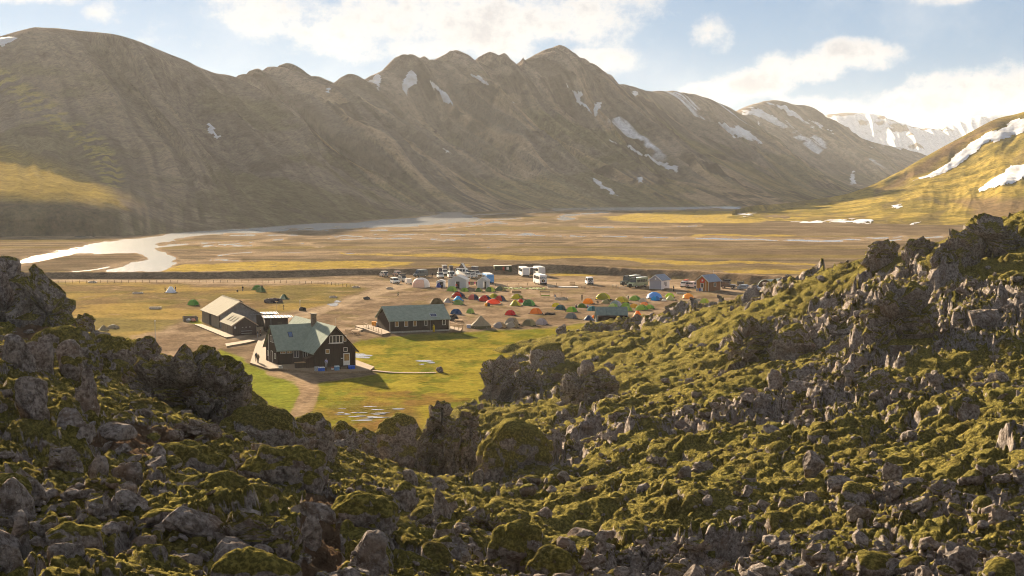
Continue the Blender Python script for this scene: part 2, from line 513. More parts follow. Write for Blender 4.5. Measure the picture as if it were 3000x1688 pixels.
# ================================================================ SETTING: mountains
def catmull(A, ts):
    """A (n, ...) sampled at parameters ts in 0..n-1"""
    n = len(A)
    i = np.clip(np.floor(ts).astype(int), 0, n - 2)
    f = (ts - i).reshape((-1,) + (1,) * (A.ndim - 1))
    p0, p1, p2, p3 = A[np.maximum(i - 1, 0)], A[i], A[i + 1], A[np.minimum(i + 2, n - 1)]
    return 0.5 * (2 * p1 + (p2 - p0) * f + (2 * p0 - 5 * p1 + 4 * p2 - p3) * f ** 2 + (3 * p1 - p0 - 3 * p2 + p3) * f ** 3)

def mat_hill():
    m, nt, b = new_mat("hillside")
    at = nt.n('ShaderNodeAttribute', attribute_name='Col')
    geo = nt.n('ShaderNodeNewGeometry')
    p = geo.outputs['Position']
    n1 = nt.noise(p, 0.10, 8, 0.68)
    n5 = nt.noise(p, 0.32, 5, 0.7)
    f = nt.math('ADD', nt.math('MULTIPLY', nt.math('SUBTRACT', n1, 0.5), 1.5), nt.math('ADD', 0.86, nt.math('MULTIPLY', nt.math('SUBTRACT', n5, 0.5), 1.5)))
    vm = nt.n('ShaderNodeVectorMath', operation='SCALE')
    nt.set(vm.inputs[0], at.outputs['Color']); nt.set(vm.inputs[3], f)
    nt.set(b.inputs['Base Color'], vm.outputs[0])
    b.inputs['Roughness'].default_value = 1.0
    b.inputs['Specular IOR Level'].default_value = 0.0
    nt.set(b.inputs['Normal'], nt.bump(nt.noise(p, 0.14, 10, 0.72), 0.8, 4.5))
    return m
def mat_snow():
    m, nt, b = new_mat("old_snow")
    geo = nt.n('ShaderNodeNewGeometry')
    p = geo.outputs['Position']
    ed = nt.n('ShaderNodeAttribute', attribute_name='rim').outputs['Fac']
    n = nt.noise(p, .07, 7, .68)
    c = nt.mix(nt.sstep(n, .38, .68), (.56, .57, .60), (.42, .40, .385))
    d = nt.sstep(nt.math('ADD', ed, nt.math('MULTIPLY', nt.math('SUBTRACT', nt.noise(p, .16, 6, .7), .5), 1.3)), .70, 1.05)
    nt.set(b.inputs['Base Color'], nt.mix(nt.math('MULTIPLY', d, .8), c, (.20, .155, .12)))
    b.inputs['Roughness'].default_value = 0.9
    b.inputs['Specular IOR Level'].default_value = 0.1
    nt.set(b.inputs['Normal'], nt.bump(nt.noise(p, .12, 7, .65), .8, 2.5))
    return m
M_HILL, M_SNOW = mat_hill(), mat_snow()

def mountain(name, lines, nu, nt_, amp, seed, colfun, snow=(), back=(170, 520), crest_rough=0.0, fine=1.0, spikes=()):
    A = np.array([[P(*q) if not isinstance(q, Vector) else q for q in ln] for ln in [[(q[0], q[1], q[2] * K) for q in l] for l in lines]])
    A[:, -1, 2] = -1.0
    d = A[:, 0] - A[:, 1]; d[:, 2] = 0; d /= np.linalg.norm(d, axis=1)[:, None]
    b1 = A[:, 0] + d * back[0]; b1[:, 2] = A[:, 0, 2] - back[0] * .35
    b2 = A[:, 0] + d * back[1]; b2[:, 2] = -12
    e = A[:, -1] - A[:, -2]; e[:, 2] = 0; e /= np.linalg.norm(e, axis=1)[:, None]
    ft = A[:, -1] + e * 25; ft[:, 2] = -10
    A = np.concatenate([b2[:, None], b1[:, None], A, ft[:, None]], 1)
    L, kp = A.shape[:2]
    us = np.linspace(0, L - 1, nu)
    B = catmull(A, us)                                     # nu, kp, 3
    nb = max(12, nt_ // 8)
    ks = np.concatenate([np.linspace(0, 2, nb)[:-1], np.linspace(2, kp - 2, nt_), [kp - 1.5, kp - 1.0]])
    V = np.swapaxes(catmull(np.swapaxes(B, 0, 1), ks), 0, 1)   # nu, nk, 3
    V[..., 2] = np.maximum(V[..., 2], -12)
    v = np.clip((ks - 2) / (kp - 4), -1, 1)[None, :].repeat(nu, 0)
    mid = B[:, kp // 2, :2]
    U = np.concatenate([[0], np.cumsum(np.linalg.norm(np.diff(mid, axis=0), axis=1))])[:, None].repeat(V.shape[1], 1)
    du = np.gradient(V, axis=0); dv = np.gradient(V, axis=1)
    N = np.cross(dv, du); N /= np.linalg.norm(N, axis=2)[..., None] + 1e-9
    N *= np.where(N[..., 2:3] < 0, -1, 1)
    env = sst(v, 0.0, 0.22) * (1 - .75 * sst(v, .86, 1.0))
    warp = (fbm2(U / 160, v * 1.6, 3, seed) - .5) * 40
    W = U + warp
    g = 21 * (ridged2(W / 170, v * .5, 2, seed + 1) - .55) + 8.0 * (ridged2(W / 62, v * .9, 2, seed + 2) - .55) \
        + 4.6 * (ridged2(W / 24, v * 1.8, 2, seed + 3) - .55) + 2.4 * fine * (ridged2(W / 10, v * 3.5, 2, seed + 4) - .55)
    X, Yv, Z = V[..., 0], V[..., 1], V[..., 2]
    g2 = 9 * (fbm3(X / 90, Yv / 90, Z / 60, 5, seed + 7) - .5)
    crag = sst(fbm3(X / 55, Yv / 55, Z / 40, 4, seed + 9), .56, .66)
    g3 = crag * 3.5 * (fbm3(X / 9, Yv / 9, Z / 9, 3, seed + 11) - .3)
    hs = np.clip(Z / 45.0, .12, 1)
    mod = .35 + 1.3 * sst(fbm2(U / 220, v * 1.3, 3, seed + 41), .36, .66)
    disp = amp * hs * (env * (2.5 * g * mod + 1.6 * g3) + g2 * sst(v, .0, .15) * (1 - .6 * sst(v, .9, 1)))
    if crest_rough:
        disp = disp + crest_rough * (1 - sst(np.abs(v), .0, .10)) * (ridged2(U / 26, v * 3, 4, seed + 13) - .52) * 2.6
    V = V + N * disp[..., None] * (v > -.9)[..., None]
    V[..., 2] = np.where(v > .985, np.minimum(V[..., 2], -.5), V[..., 2])
    if crest_rough:
        V[..., 2] += (1 - sst(np.abs(v), .0, .045)) * crest_rough * .55 * (fbm2(U / 9, v * 6, 4, seed + 15, .62) - .5) * 2.4
    for (cx, hpx, wpx) in spikes:
        X0 = 1500 + F * V[..., 0] / V[..., 1]
        V[..., 2] += hpx * V[..., 1] / F * np.clip(1 - np.abs(X0 - cx) / wpx, 0, 1) * (1 - sst(np.abs(v), .0, .06))
    PX, PY = to_px(V[..., 0], V[..., 1], V[..., 2])
    col = colfun(V, U, v, W, PX, PY, crag, seed)
    me = np_mesh(name, V.reshape(-1, 3), grid_quads(*V.shape[:2]))
    add_attr(me, 'Col', np.clip(col, .01, 1).reshape(-1, 3), 'COLOR')
    ob = link(name, me, M_HILL, kind="structure")
    # snow patches lying on the surface
    du = np.gradient(V, axis=0); dv = np.gradient(V, axis=1)
    N = np.cross(dv, du); N /= np.linalg.norm(N, axis=2)[..., None] + 1e-9
    N *= np.where(N[..., 2:3] < 0, -1, 1)
    wxx = (fbm2(U / 11, v * 40, 3, seed + 21) - .5) * 16
    wyy = (fbm2(U / 11 + 9, v * 40, 3, seed + 23) - .5) * 16
    quads = grid_quads(*V.shape[:2])
    fl = lambda a: a.reshape(-1)
    VV, NN = V.reshape(-1, 3), N.reshape(-1, 3)
    front = fl(v) > -0.03
    for poly in snow:
        sd = fl(poly_sd(PX + wxx, PY + wyy, poly))
        lift = sst(sd, -2, 9)
        okv = (sd > -1.0) & front
        sel = quads[okv[quads].all(1)]
        if len(sel) < 4:
            continue
        idx, inv = np.unique(sel, return_inverse=True)
        w = VV[idx] + NN[idx] * (0.25 + 1.1 * lift[idx])[:, None]
        sm = np_mesh("snow_patch", w, inv.reshape(-1, 4))
        add_attr(sm, "rim", 1 - sst(sd[idx], -2, 9))
        link("snow_patch", sm, M_SNOW, ob)
    return ob

def hill_colour(green, tan, dark, greenlow=90.0):
    def fn(V, U, v, W, PX, PY, crag, seed):
        X, Y, Z = V[..., 0], V[..., 1], V[..., 2]
        st = fbm2(W / 26, v * 1.6, 4, seed + 31)
        st2 = fbm2(W / 8, v * 3.0, 3, seed + 33)
        big = fbm3(X / 220, Y / 220, Z / 120, 4, seed + 35)
        c = lerp3((.118, .094, .078), (.255, .200, .156), sst(st * .6 + big * .3 + st2 * .25, .40, .74))
        c = lerp3(c, (.36, .255, .160), tan * sst(st * .5 + st2 * .3 + (1 - big) * .35, .56, .72) * sst(v, .02, .3))
        gm = sst(fbm3(X / 130 + 3, Y / 130, Z / 70, 4, seed + 37) + (1 - np.clip(Z / greenlow, 0, 1.6)) * .16, .52, .66)
        c = lerp3(c, lerp3((.095, .090, .034), (.165, .145, .048), st2), green * gm)
        c = lerp3(c, (.060, .046, .038), dark * crag * sst(st2, .35, .6))
        c = lerp3(c, (.075, .056, .042), dark * .6 * sst(fbm2(W / 14, v * 1.0 + 5, 3, seed + 39), .60, .72))
        gul = ridged2(W / 62, v * .9, 2, seed + 2)
        sn = sst(.36 - gul, 0, .05) * sst(fbm3(X / 70 + 7, Y / 70, Z / 45, 3, seed + 43) + .10 * sst(PX, 1600, 2100), .60, .65) * sst(Z, 45, 75) * sst(PX, 1550, 1700)
        c = lerp3(c, (.60, .61, .64), sn * sst(st2, .30, .42))
        return c
    return fn
def bench_colour(V, U, v, W, PX, PY, crag, seed):
    c = hill_colour(.75, .45, .7)(V, U, v, W, PX, PY, crag, seed)
    c = c * .6 + np.array((.155, .116, .082)) * .4
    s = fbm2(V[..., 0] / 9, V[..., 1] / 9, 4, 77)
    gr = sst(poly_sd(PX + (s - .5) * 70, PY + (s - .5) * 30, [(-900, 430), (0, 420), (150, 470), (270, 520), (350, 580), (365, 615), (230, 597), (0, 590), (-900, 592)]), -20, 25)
    c = lerp3(c, lerp3((.16, .118, .030), (.28, .20, .050), s), gr * .95)  # golden bench grass, colour brightened to stand in for sunlight
    st = sst(line_d(PX, PY, [(0, 235), (100, 300), (200, 370), (290, 440), (330, 520)], 1.0), 18, 48)
    c = lerp3(c, (.30, .24, .075), (1 - st) * sst(s, .42, .58) * .8)  # sunlit streak down the slope, painted into the colour
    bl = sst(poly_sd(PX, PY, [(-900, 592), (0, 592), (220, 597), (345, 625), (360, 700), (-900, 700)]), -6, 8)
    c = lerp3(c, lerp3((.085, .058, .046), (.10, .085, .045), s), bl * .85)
    pale = sst(poly_sd(PX + (s - .5) * 60, PY, [(350, 640), (430, 575), (560, 600), (640, 650), (560, 672), (380, 694)]), -25, 25)
    c = lerp3(c, (.27, .20, .135), pale * .7 * sst(fbm2(W / 9, v * 1.5, 3, 5), .42, .62))
    return c
def right_colour(V, U, v, W, PX, PY, crag, seed):
    s = fbm2(V[..., 0] / 30, V[..., 1] / 30, 4, 78)
    f = fbm2(V[..., 0] / 6, V[..., 1] / 6, 3, 79)
    c = lerp3((.16, .125, .034), (.31, .225, .055), sst(s * .7 + f * .4, .42, .68))
    br = sst(poly_sd(PX, PY + (s - .5) * 40, [(2560, 560), (2760, 430), (2900, 355), (2960, 345), (2820, 440), (2640, 540), (2560, 580)]), -10, 16)
    br = np.maximum(br, sst(poly_sd(PX, PY + (s - .5) * 30, [(2780, 585), (3400, 560), (3400, 660), (2900, 655), (2860, 630)]), -10, 14) * .9)
    c = lerp3(c, lerp3((.13, .085, .055), (.19, .125, .075), f), br * .9)
    c = lerp3(c, (.10, .075, .045), .55 * sst(ridged2(W / 70, v * 2.5, 3, 80), .72, .85))
    return c
def far_colour(V, U, v, W, PX, PY, crag, seed):
    s = fbm3(V[..., 0] / 260, V[..., 1] / 260, V[..., 2] / 90, 5, seed)
    c = lerp3((.13, .10, .08), (.19, .15, .12), s)
    return lerp3(c, (.62, .64, .68), sst(s + (fbm2(W / 60, v * 5, 4, 3) - .5) * .25, .36, .42))

RANGE_L = [
 [(-900, 420, 800), (-880, 470, 720), (-860, 500, 660), (-840, 530, 610), (-830, 590, 520), (-820, 695, 506)],
 [(-420, 260, 860), (-400, 370, 780), (-380, 450, 710), (-360, 500, 640), (-350, 590, 521), (-340, 695, 507)],
 [(-130, 150, 900), (-110, 300, 820), (-90, 420, 730), (-70, 488, 660), (-50, 590, 522), (-40, 695, 508)],
 [(65, 89, 940), (110, 235, 840), (160, 370, 745), (190, 480, 665), (225, 592, 524), (250, 696, 507)],
 [(124, 82, 950), (220, 242, 850), (300, 378, 755), (350, 492, 672), (390, 612, 545), (410, 693, 512)],
 [(228, 91, 970), (350, 248, 865), (440, 388, 775), (500, 502, 693), (545, 603, 622), (575, 677, 550)],
 [(348, 107, 990), (480, 258, 895), (585, 398, 805), (660, 510, 722), (715, 601, 655), (755, 665, 590)],
 [(497, 164, 1020), (635, 305, 930), (740, 428, 845), (815, 528, 763), (875, 601, 705), (915, 654, 640)],
 [(601, 211, 1040), (750, 347, 965), (860, 458, 883), (945, 540, 802), (1010, 605, 748), (1055, 647, 690)],
 [(685, 233, 1060), (850, 377, 993), (970, 480, 922), (1055, 551, 852), (1120, 606, 797), (1165, 639, 725)],
 [(805, 303, 1090), (930, 410, 1032), (1050, 510, 962), (1135, 572, 892), (1205, 613, 830), (1260, 631, 775)],
 [(880, 360, 1150), (980, 450, 1100), (1090, 535, 1025), (1170, 585, 955), (1235, 617, 880), (1290, 628, 795)],
 [(940, 430, 1280), (1040, 500, 1200), (1140, 560, 1110), (1220, 600, 1030), (1280, 625, 950), (1330, 630, 860)],
]
RANGE_M = [
 [(560, 300, 1350), (700, 400, 1250), (820, 480, 1150), (930, 550, 1050), (1030, 600, 950), (1120, 630, 860)],
 [(690, 238, 1350), (830, 345, 1250), (940, 440, 1150), (1040, 520, 1050), (1130, 580, 930), (1210, 620, 850)],
 [(760, 220, 1350), (895, 337, 1240), (1000, 435, 1130), (1095, 520, 1020), (1180, 580, 915), (1255, 617, 840)],
 [(820, 213, 1360), (960, 333, 1250), (1060, 433, 1130), (1150, 522, 1015), (1230, 582, 915), (1300, 615, 850)],
 [(880, 227, 1380), (1020, 345, 1275), (1120, 440, 1165), (1205, 522, 1050), (1280, 580, 950), (1345, 612, 890)],
 [(942, 258, 1400), (1080, 352, 1300), (1180, 442, 1200), (1260, 522, 1090), (1330, 577, 985), (1390, 609, 925)],
 [(1000, 245, 1420), (1130, 345, 1320), (1225, 438, 1220), (1300, 518, 1110), (1370, 575, 1010), (1430, 608, 940)],
 [(1110, 224, 1450), (1222, 333, 1350), (1300, 433, 1250), (1370, 512, 1150), (1440, 572, 1050), (1500, 607, 960)],
 [(1205, 184, 1480), (1295, 308, 1380), (1370, 415, 1270), (1440, 503, 1165), (1510, 563, 1065), (1570, 606, 965)],
 [(1285, 179, 1510), (1375, 300, 1410), (1455, 410, 1300), (1530, 500, 1190), (1600, 560, 1090), (1660, 606, 972)],
 [(1332, 157, 1530), (1430, 290, 1420), (1510, 402, 1310), (1590, 492, 1210), (1660, 557, 1100), (1720, 605, 976)],
 [(1378, 190, 1545), (1475, 305, 1435), (1560, 412, 1325), (1640, 497, 1222), (1710, 560, 1110), (1765, 605, 980)],
 [(1450, 173, 1560), (1550, 302, 1460), (1640, 412, 1350), (1710, 497, 1240), (1780, 562, 1120), (1830, 604, 986)],
 [(1510, 187, 1580), (1605, 305, 1480), (1695, 412, 1370), (1765, 497, 1255), (1830, 562, 1130), (1880, 604, 990)],
 [(1560, 172, 1600), (1655, 297, 1500), (1740, 408, 1385), (1812, 494, 1268), (1875, 562, 1140), (1925, 604, 994)],
 [(1635, 146, 1620), (1722, 283, 1520), (1800, 402, 1400), (1870, 492, 1280), (1930, 562, 1150), (1980, 603, 1002)],
 [(1690, 188, 1650), (1775, 307, 1555), (1850, 416, 1440), (1920, 500, 1315), (1980, 563, 1180), (2030, 603, 1020)],
 [(1750, 228, 1680), (1830, 333, 1590), (1900, 432, 1480), (1970, 512, 1350), (2030, 567, 1210), (2080, 603, 1042)],
 [(1830, 285, 1750), (1930, 383, 1660), (2010, 463, 1540), (2080, 527, 1410), (2140, 577, 1270), (2190, 603, 1092)],
 [(1930, 350, 1850), (2020, 430, 1750), (2110, 495, 1630), (2180, 548, 1490), (2240, 587, 1340), (2290, 604, 1152)],
 [(2040, 430, 1950), (2130, 490, 1850), (2210, 540, 1730), (2280, 575, 1590), (2340, 600, 1440), (2390, 606, 1250)],
]
RANGE_M = [[(q[0] + 200 * (k / 5) * (1 if i > 4 else i / 5), q[1], q[2]) for k, q in enumerate(ln)] for i, ln in enumerate(RANGE_M)]
RANGE_R = [
 [(1640, 300, 2000), (1750, 380, 1900), (1860, 450, 1780), (1960, 515, 1620), (2050, 562, 1450), (2120, 600, 1260)],
 [(1770, 262, 2050), (1870, 352, 1950), (1970, 432, 1820), (2060, 502, 1660), (2140, 557, 1480), (2210, 600, 1285)],
 [(1832, 250, 2080), (1960, 352, 1980), (2080, 442, 1850), (2180, 512, 1690), (2260, 562, 1520), (2330, 598, 1335)],
 [(1870, 266, 2095), (2005, 362, 1993), (2125, 448, 1865), (2220, 516, 1705), (2300, 564, 1535), (2370, 598, 1360)],
 [(1950, 269, 2120), (2080, 372, 2020), (2190, 452, 1890), (2280, 522, 1730), (2360, 567, 1560), (2430, 597, 1400)],
 [(2010, 275, 2140), (2145, 382, 2040), (2255, 462, 1910), (2345, 527, 1755), (2425, 570, 1585), (2495, 597, 1425)],
 [(2065, 292, 2160), (2200, 392, 2060), (2310, 472, 1930), (2400, 532, 1780), (2480, 572, 1610), (2550, 596, 1450)],
 [(2160, 337, 2220), (2290, 432, 2120), (2400, 502, 1990), (2490, 552, 1840), (2580, 582, 1680), (2660, 596, 1520)],
 [(2230, 390, 2300), (2360, 466, 2200), (2460, 525, 2080), (2560, 565, 1930), (2650, 588, 1770), (2760, 598, 1600)],
]
CONE = [
 [(2020, 400, 2600), (2110, 450, 2450), (2220, 510, 2250), (2330, 560, 2050), (2430, 590, 1850)],
 [(2140, 345, 2620), (2230, 410, 2480), (2340, 480, 2300), (2450, 540, 2100), (2550, 588, 1900)],
 [(2185, 317, 2640), (2275, 390, 2510), (2385, 470, 2330), (2495, 533, 2130), (2600, 586, 1930)],
 [(2235, 300, 2655), (2325, 380, 2530), (2435, 462, 2360), (2545, 527, 2160), (2650, 585, 1960)],
 [(2283, 296, 2670), (2385, 378, 2550), (2495, 458, 2390), (2605, 525, 2200), (2710, 584, 1990)],
 [(2360, 335, 2710), (2460, 405, 2590), (2570, 473, 2440), (2680, 533, 2250), (2790, 584, 2040)],
 [(2430, 372, 2760), (2530, 432, 2650), (2640, 490, 2500), (2750, 543, 2310), (2860, 584, 2090)],
 [(2510, 405, 2820), (2610, 455, 2710), (2720, 507, 2560), (2830, 552, 2370), (2940, 585, 2140)],
 [(2600, 436, 2880), (2700, 475, 2770), (2810, 518, 2620), (2920, 557, 2430), (3030, 586, 2200)],
 [(2720, 460, 2950), (2820, 492, 2840), (2930, 528, 2690), (3040, 562, 2500), (3150, 586, 2270)],
 [(2900, 480, 3050), (3000, 507, 2940), (3110, 536, 2790), (3220, 566, 2600), (3330, 587, 2370)],
]
FARR = [
 [(2250, 420, 4300), (2300, 440, 4050), (2360, 470, 3800), (2420, 500, 3500)],
 [(2385, 348, 4300), (2420, 390, 4050), (2460, 440, 3800), (2500, 500, 3500)],
 [(2455, 333, 4300), (2480, 380, 4050), (2510, 440, 3800), (2550, 500, 3500)],
 [(2505, 331, 4300), (2525, 380, 4050), (2550, 440, 3800), (2590, 500, 3500)],
 [(2565, 336, 4300), (2585, 385, 4050), (2610, 440, 3800), (2650, 500, 3500)],
 [(2605, 352, 4300), (2630, 395, 4050), (2660, 445, 3800), (2700, 500, 3500)],
 [(2645, 367, 4300), (2675, 405, 4050), (2710, 450, 3800), (2760, 500, 3500)],
 [(2720, 379, 4350), (2750, 412, 4100), (2790, 452, 3850), (2840, 500, 3500)],
 [(2790, 357, 4400), (2815, 400, 4150), (2850, 448, 3900), (2900, 500, 3500)],
 [(2850, 341, 4400), (2875, 392, 4150), (2910, 445, 3900), (2960, 500, 3500)],
 [(2945, 336, 4400), (2970, 390, 4150), (3000, 445, 3900), (3050, 500, 3500)],
 [(3080, 350, 4400), (3100, 400, 4150), (3130, 450, 3900), (3180, 500, 3500)],
 [(3300, 380, 4400), (3320, 420, 4150), (3350, 460, 3900), (3400, 500, 3500)],
]
RIGHT = [
 [(3900, 200, 1300), (3850, 380, 1110), (3820, 510, 920), (3800, 600, 760), (3790, 668, 595)],
 [(3400, 235, 1300), (3360, 390, 1110), (3330, 512, 920), (3310, 600, 760), (3300, 667, 598)],
 [(3130, 285, 1300), (3100, 410, 1115), (3080, 518, 935), (3065, 602, 770), (3055, 666, 600)],
 [(2995, 331, 1280), (2970, 437, 1120), (2950, 527, 950), (2930, 603, 785), (2920, 665, 604)],
 [(2920, 350, 1265), (2900, 452, 1115), (2880, 536, 955), (2860, 606, 790), (2850, 664, 608)],
 [(2850, 386, 1250), (2830, 473, 1110), (2810, 545, 960), (2790, 608, 795), (2780, 662, 612)],
 [(2775, 428, 1225), (2755, 500, 1095), (2735, 560, 955), (2715, 613, 800), (2705, 661, 616)],
 [(2700, 472, 1200), (2680, 524, 1080), (2660, 574, 950), (2640, 618, 800), (2630, 660, 620)],
 [(2625, 514, 1165), (2610, 550, 1055), (2595, 587, 935), (2575, 622, 800), (2565, 658, 627)],
 [(2560, 548, 1130), (2545, 575, 1030), (2530, 602, 920), (2515, 628, 800), (2500, 656, 635)],
 [(2480, 578, 1090), (2468, 594, 1005), (2452, 612, 910), (2437, 633, 805), (2425, 655, 642)],
 [(2390, 594, 1050), (2380, 606, 980), (2365, 619, 900), (2350, 635, 810), (2340, 652, 650)],
 [(2290, 608, 990), (2280, 616, 935), (2270, 625, 870), (2260, 636, 800), (2250, 649, 672)],
 [(2215, 614, 900), (2208, 620, 860), (2200, 627, 820), (2192, 636, 770), (2185, 645, 690)],
 [(2150, 630, 820), (2145, 633, 800), (2140, 637, 770), (2135, 640, 740), (2130, 643, 715)],
]
SNOW_L = [[(-30, 122), (0, 113), (40, 108), (52, 116), (30, 128), (0, 136), (-30, 142)], [(606, 362), (612, 357), (630, 378), (650, 398), (664, 425), (640, 410), (618, 393), (604, 382)], [(700, 238), (740, 227), (790, 221), (785, 229), (740, 232)]]
SNOW_M = [[(1062, 243), (1090, 228), (1115, 212), (1116, 240), (1113, 272), (1100, 255), (1088, 240)], [(1177, 240), (1190, 210), (1205, 202), (1218, 215), (1226, 238), (1210, 252), (1195, 262), (1192, 288), (1183, 268)], [(1247, 224), (1262, 236), (1290, 262), (1312, 285), (1326, 311), (1300, 300), (1285, 275), (1262, 252)], [(1370, 208), (1400, 222), (1425, 234), (1438, 252), (1415, 244), (1385, 228)], [(1690, 268), (1702, 262), (1715, 280), (1700, 292), (1688, 280)], [(1742, 298), (1768, 292), (1765, 310), (1750, 330), (1740, 350), (1738, 320)], [(1820, 407), (1860, 432), (1920, 466), (1975, 482), (1992, 502), (1988, 512), (1960, 498), (1900, 468), (1850, 440)], [(1725, 516), (1760, 535), (1790, 555), (1815, 576), (1790, 568), (1755, 545)], [(1775, 409), (1805, 424), (1800, 428), (1775, 414)], [(950, 262), (968, 258), (966, 270), (952, 268)], [(1655, 238), (1668, 246), (1690, 275), (1712, 300), (1738, 345), (1715, 322), (1690, 295)], [(1866, 515), (1882, 520), (1888, 540), (1868, 534)], [(1284, 420), (1305, 435), (1330, 458), (1308, 446)], [(1720, 238), (1738, 252), (1730, 250)], [(1500, 297), (1512, 302), (1508, 306)], [(1790, 320), (1800, 338), (1794, 334)]]
SNOW_R = [[(1980, 385), (2000, 395), (1992, 396)], [(1990, 500), (2050, 522), (2100, 552), (2060, 540), (2010, 520)], [(2180, 540), (2200, 560), (2190, 556)], [(2255, 300), (2290, 318), (2270, 312)], [(1795, 268), (1830, 266), (1872, 270), (1868, 290), (1850, 300), (1835, 288), (1815, 280)], [(2080, 333), (2115, 362), (2165, 372), (2215, 400), (2236, 430), (2205, 412), (2150, 400), (2110, 372)], [(2068, 420), (2090, 432), (2120, 458), (2150, 485), (2120, 470), (2085, 442)], [(1953, 400), (1985, 420), (2022, 438), (2005, 452), (1982, 440), (1958, 412)], [(2052, 462), (2070, 478), (2088, 500), (2060, 485)], [(2095, 378), (2120, 398), (2150, 420), (2120, 404)], [(1985, 490), (2000, 470), (2012, 450), (1998, 486)], [(2104, 533), (2120, 550), (2144, 577), (2112, 568), (2095, 552)], [(2022, 328), (2045, 346), (2030, 342)]]
SNOW_C = [[(2165, 335), (2200, 318), (2240, 322), (2270, 345), (2315, 375), (2280, 365), (2240, 350), (2200, 338)], [(2268, 308), (2300, 308), (2345, 342), (2405, 390), (2360, 365), (2310, 338)], [(2360, 340), (2410, 370), (2490, 415), (2460, 402), (2400, 375)], [(2500, 492), (2510, 540), (2490, 540), (2488, 515)], [(2570, 421), (2640, 432), (2668, 440), (2600, 432)], [(2670, 440), (2710, 445), (2705, 456)], [(2530, 418), (2575, 436), (2560, 438)], [(2214, 352), (2232, 366), (2225, 374)], [(2385, 444), (2402, 452), (2395, 456)], [(2560, 464), (2580, 472), (2565, 474)], [(2515, 475), (2540, 482), (2520, 481)]]
SNOW_RT = [[(3100, 318), (2985, 352), (2900, 385), (2840, 420), (2800, 455), (2740, 500), (2690, 524), (2670, 530), (2740, 517), (2810, 482), (2880, 430), (2960, 402), (3100, 352)], [(3100, 465), (2960, 488), (2915, 520), (2870, 558), (2860, 566), (2930, 545), (3000, 525), (3100, 500)], [(2280, 656), (2350, 650), (2450, 649), (2530, 642), (2560, 646), (2550, 652), (2450, 655), (2340, 659)], [(2610, 603), (2650, 596), (2640, 606), (2620, 612)], [(2150, 628), (2220, 626), (2190, 633)], [(2650, 662), (2700, 652), (2680, 664)]]
def steepen(lines, f, skip=0):
    """draw the crest nearer to the foot so that the slope has a natural angle"""
    return [ln if i < skip else [(a, b, ln[-1][2] + (c - ln[-1][2]) * f) for a, b, c in ln] for i, ln in enumerate(lines)]
RANGE_L = steepen(RANGE_L, .72, 6); RANGE_M = steepen(RANGE_M, .45); RANGE_R = steepen(RANGE_R, .5); CONE = steepen(CONE, .55); RIGHT = steepen(RIGHT, .62)
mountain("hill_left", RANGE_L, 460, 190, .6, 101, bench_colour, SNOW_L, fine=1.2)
mountain("mountain_range", RANGE_M, 620, 190, 1.0, 211, hill_colour(.55, .9, .9), SNOW_M, crest_rough=12.0, spikes=[(1533, 20, 10), (1508, 7, 12), (1478, 8, 16), (1332, 8, 40), (1322, 4, 12), (1618, 4, 10), (1662, 4, 12), (1600, 5, 14), (1402, 7, 11), (1380, 5, 9), (1245, 5, 12), (1685, 4, 12)])
mountain("mountain_shoulder", RANGE_R, 300, 130, 1.1, 307, hill_colour(.45, .7, .8), SNOW_R, crest_rough=3.0)
mountain("mountain_cone", CONE, 240, 90, 1.3, 401, hill_colour(.3, .4, .6), SNOW_C)
mountain("mountain_far", FARR, 240, 60, .7, 503, far_colour, (), back=(300, 900))
mountain("hill_right", RIGHT, 340, 150, .75, 601, right_colour, SNOW_RT, fine=.5)
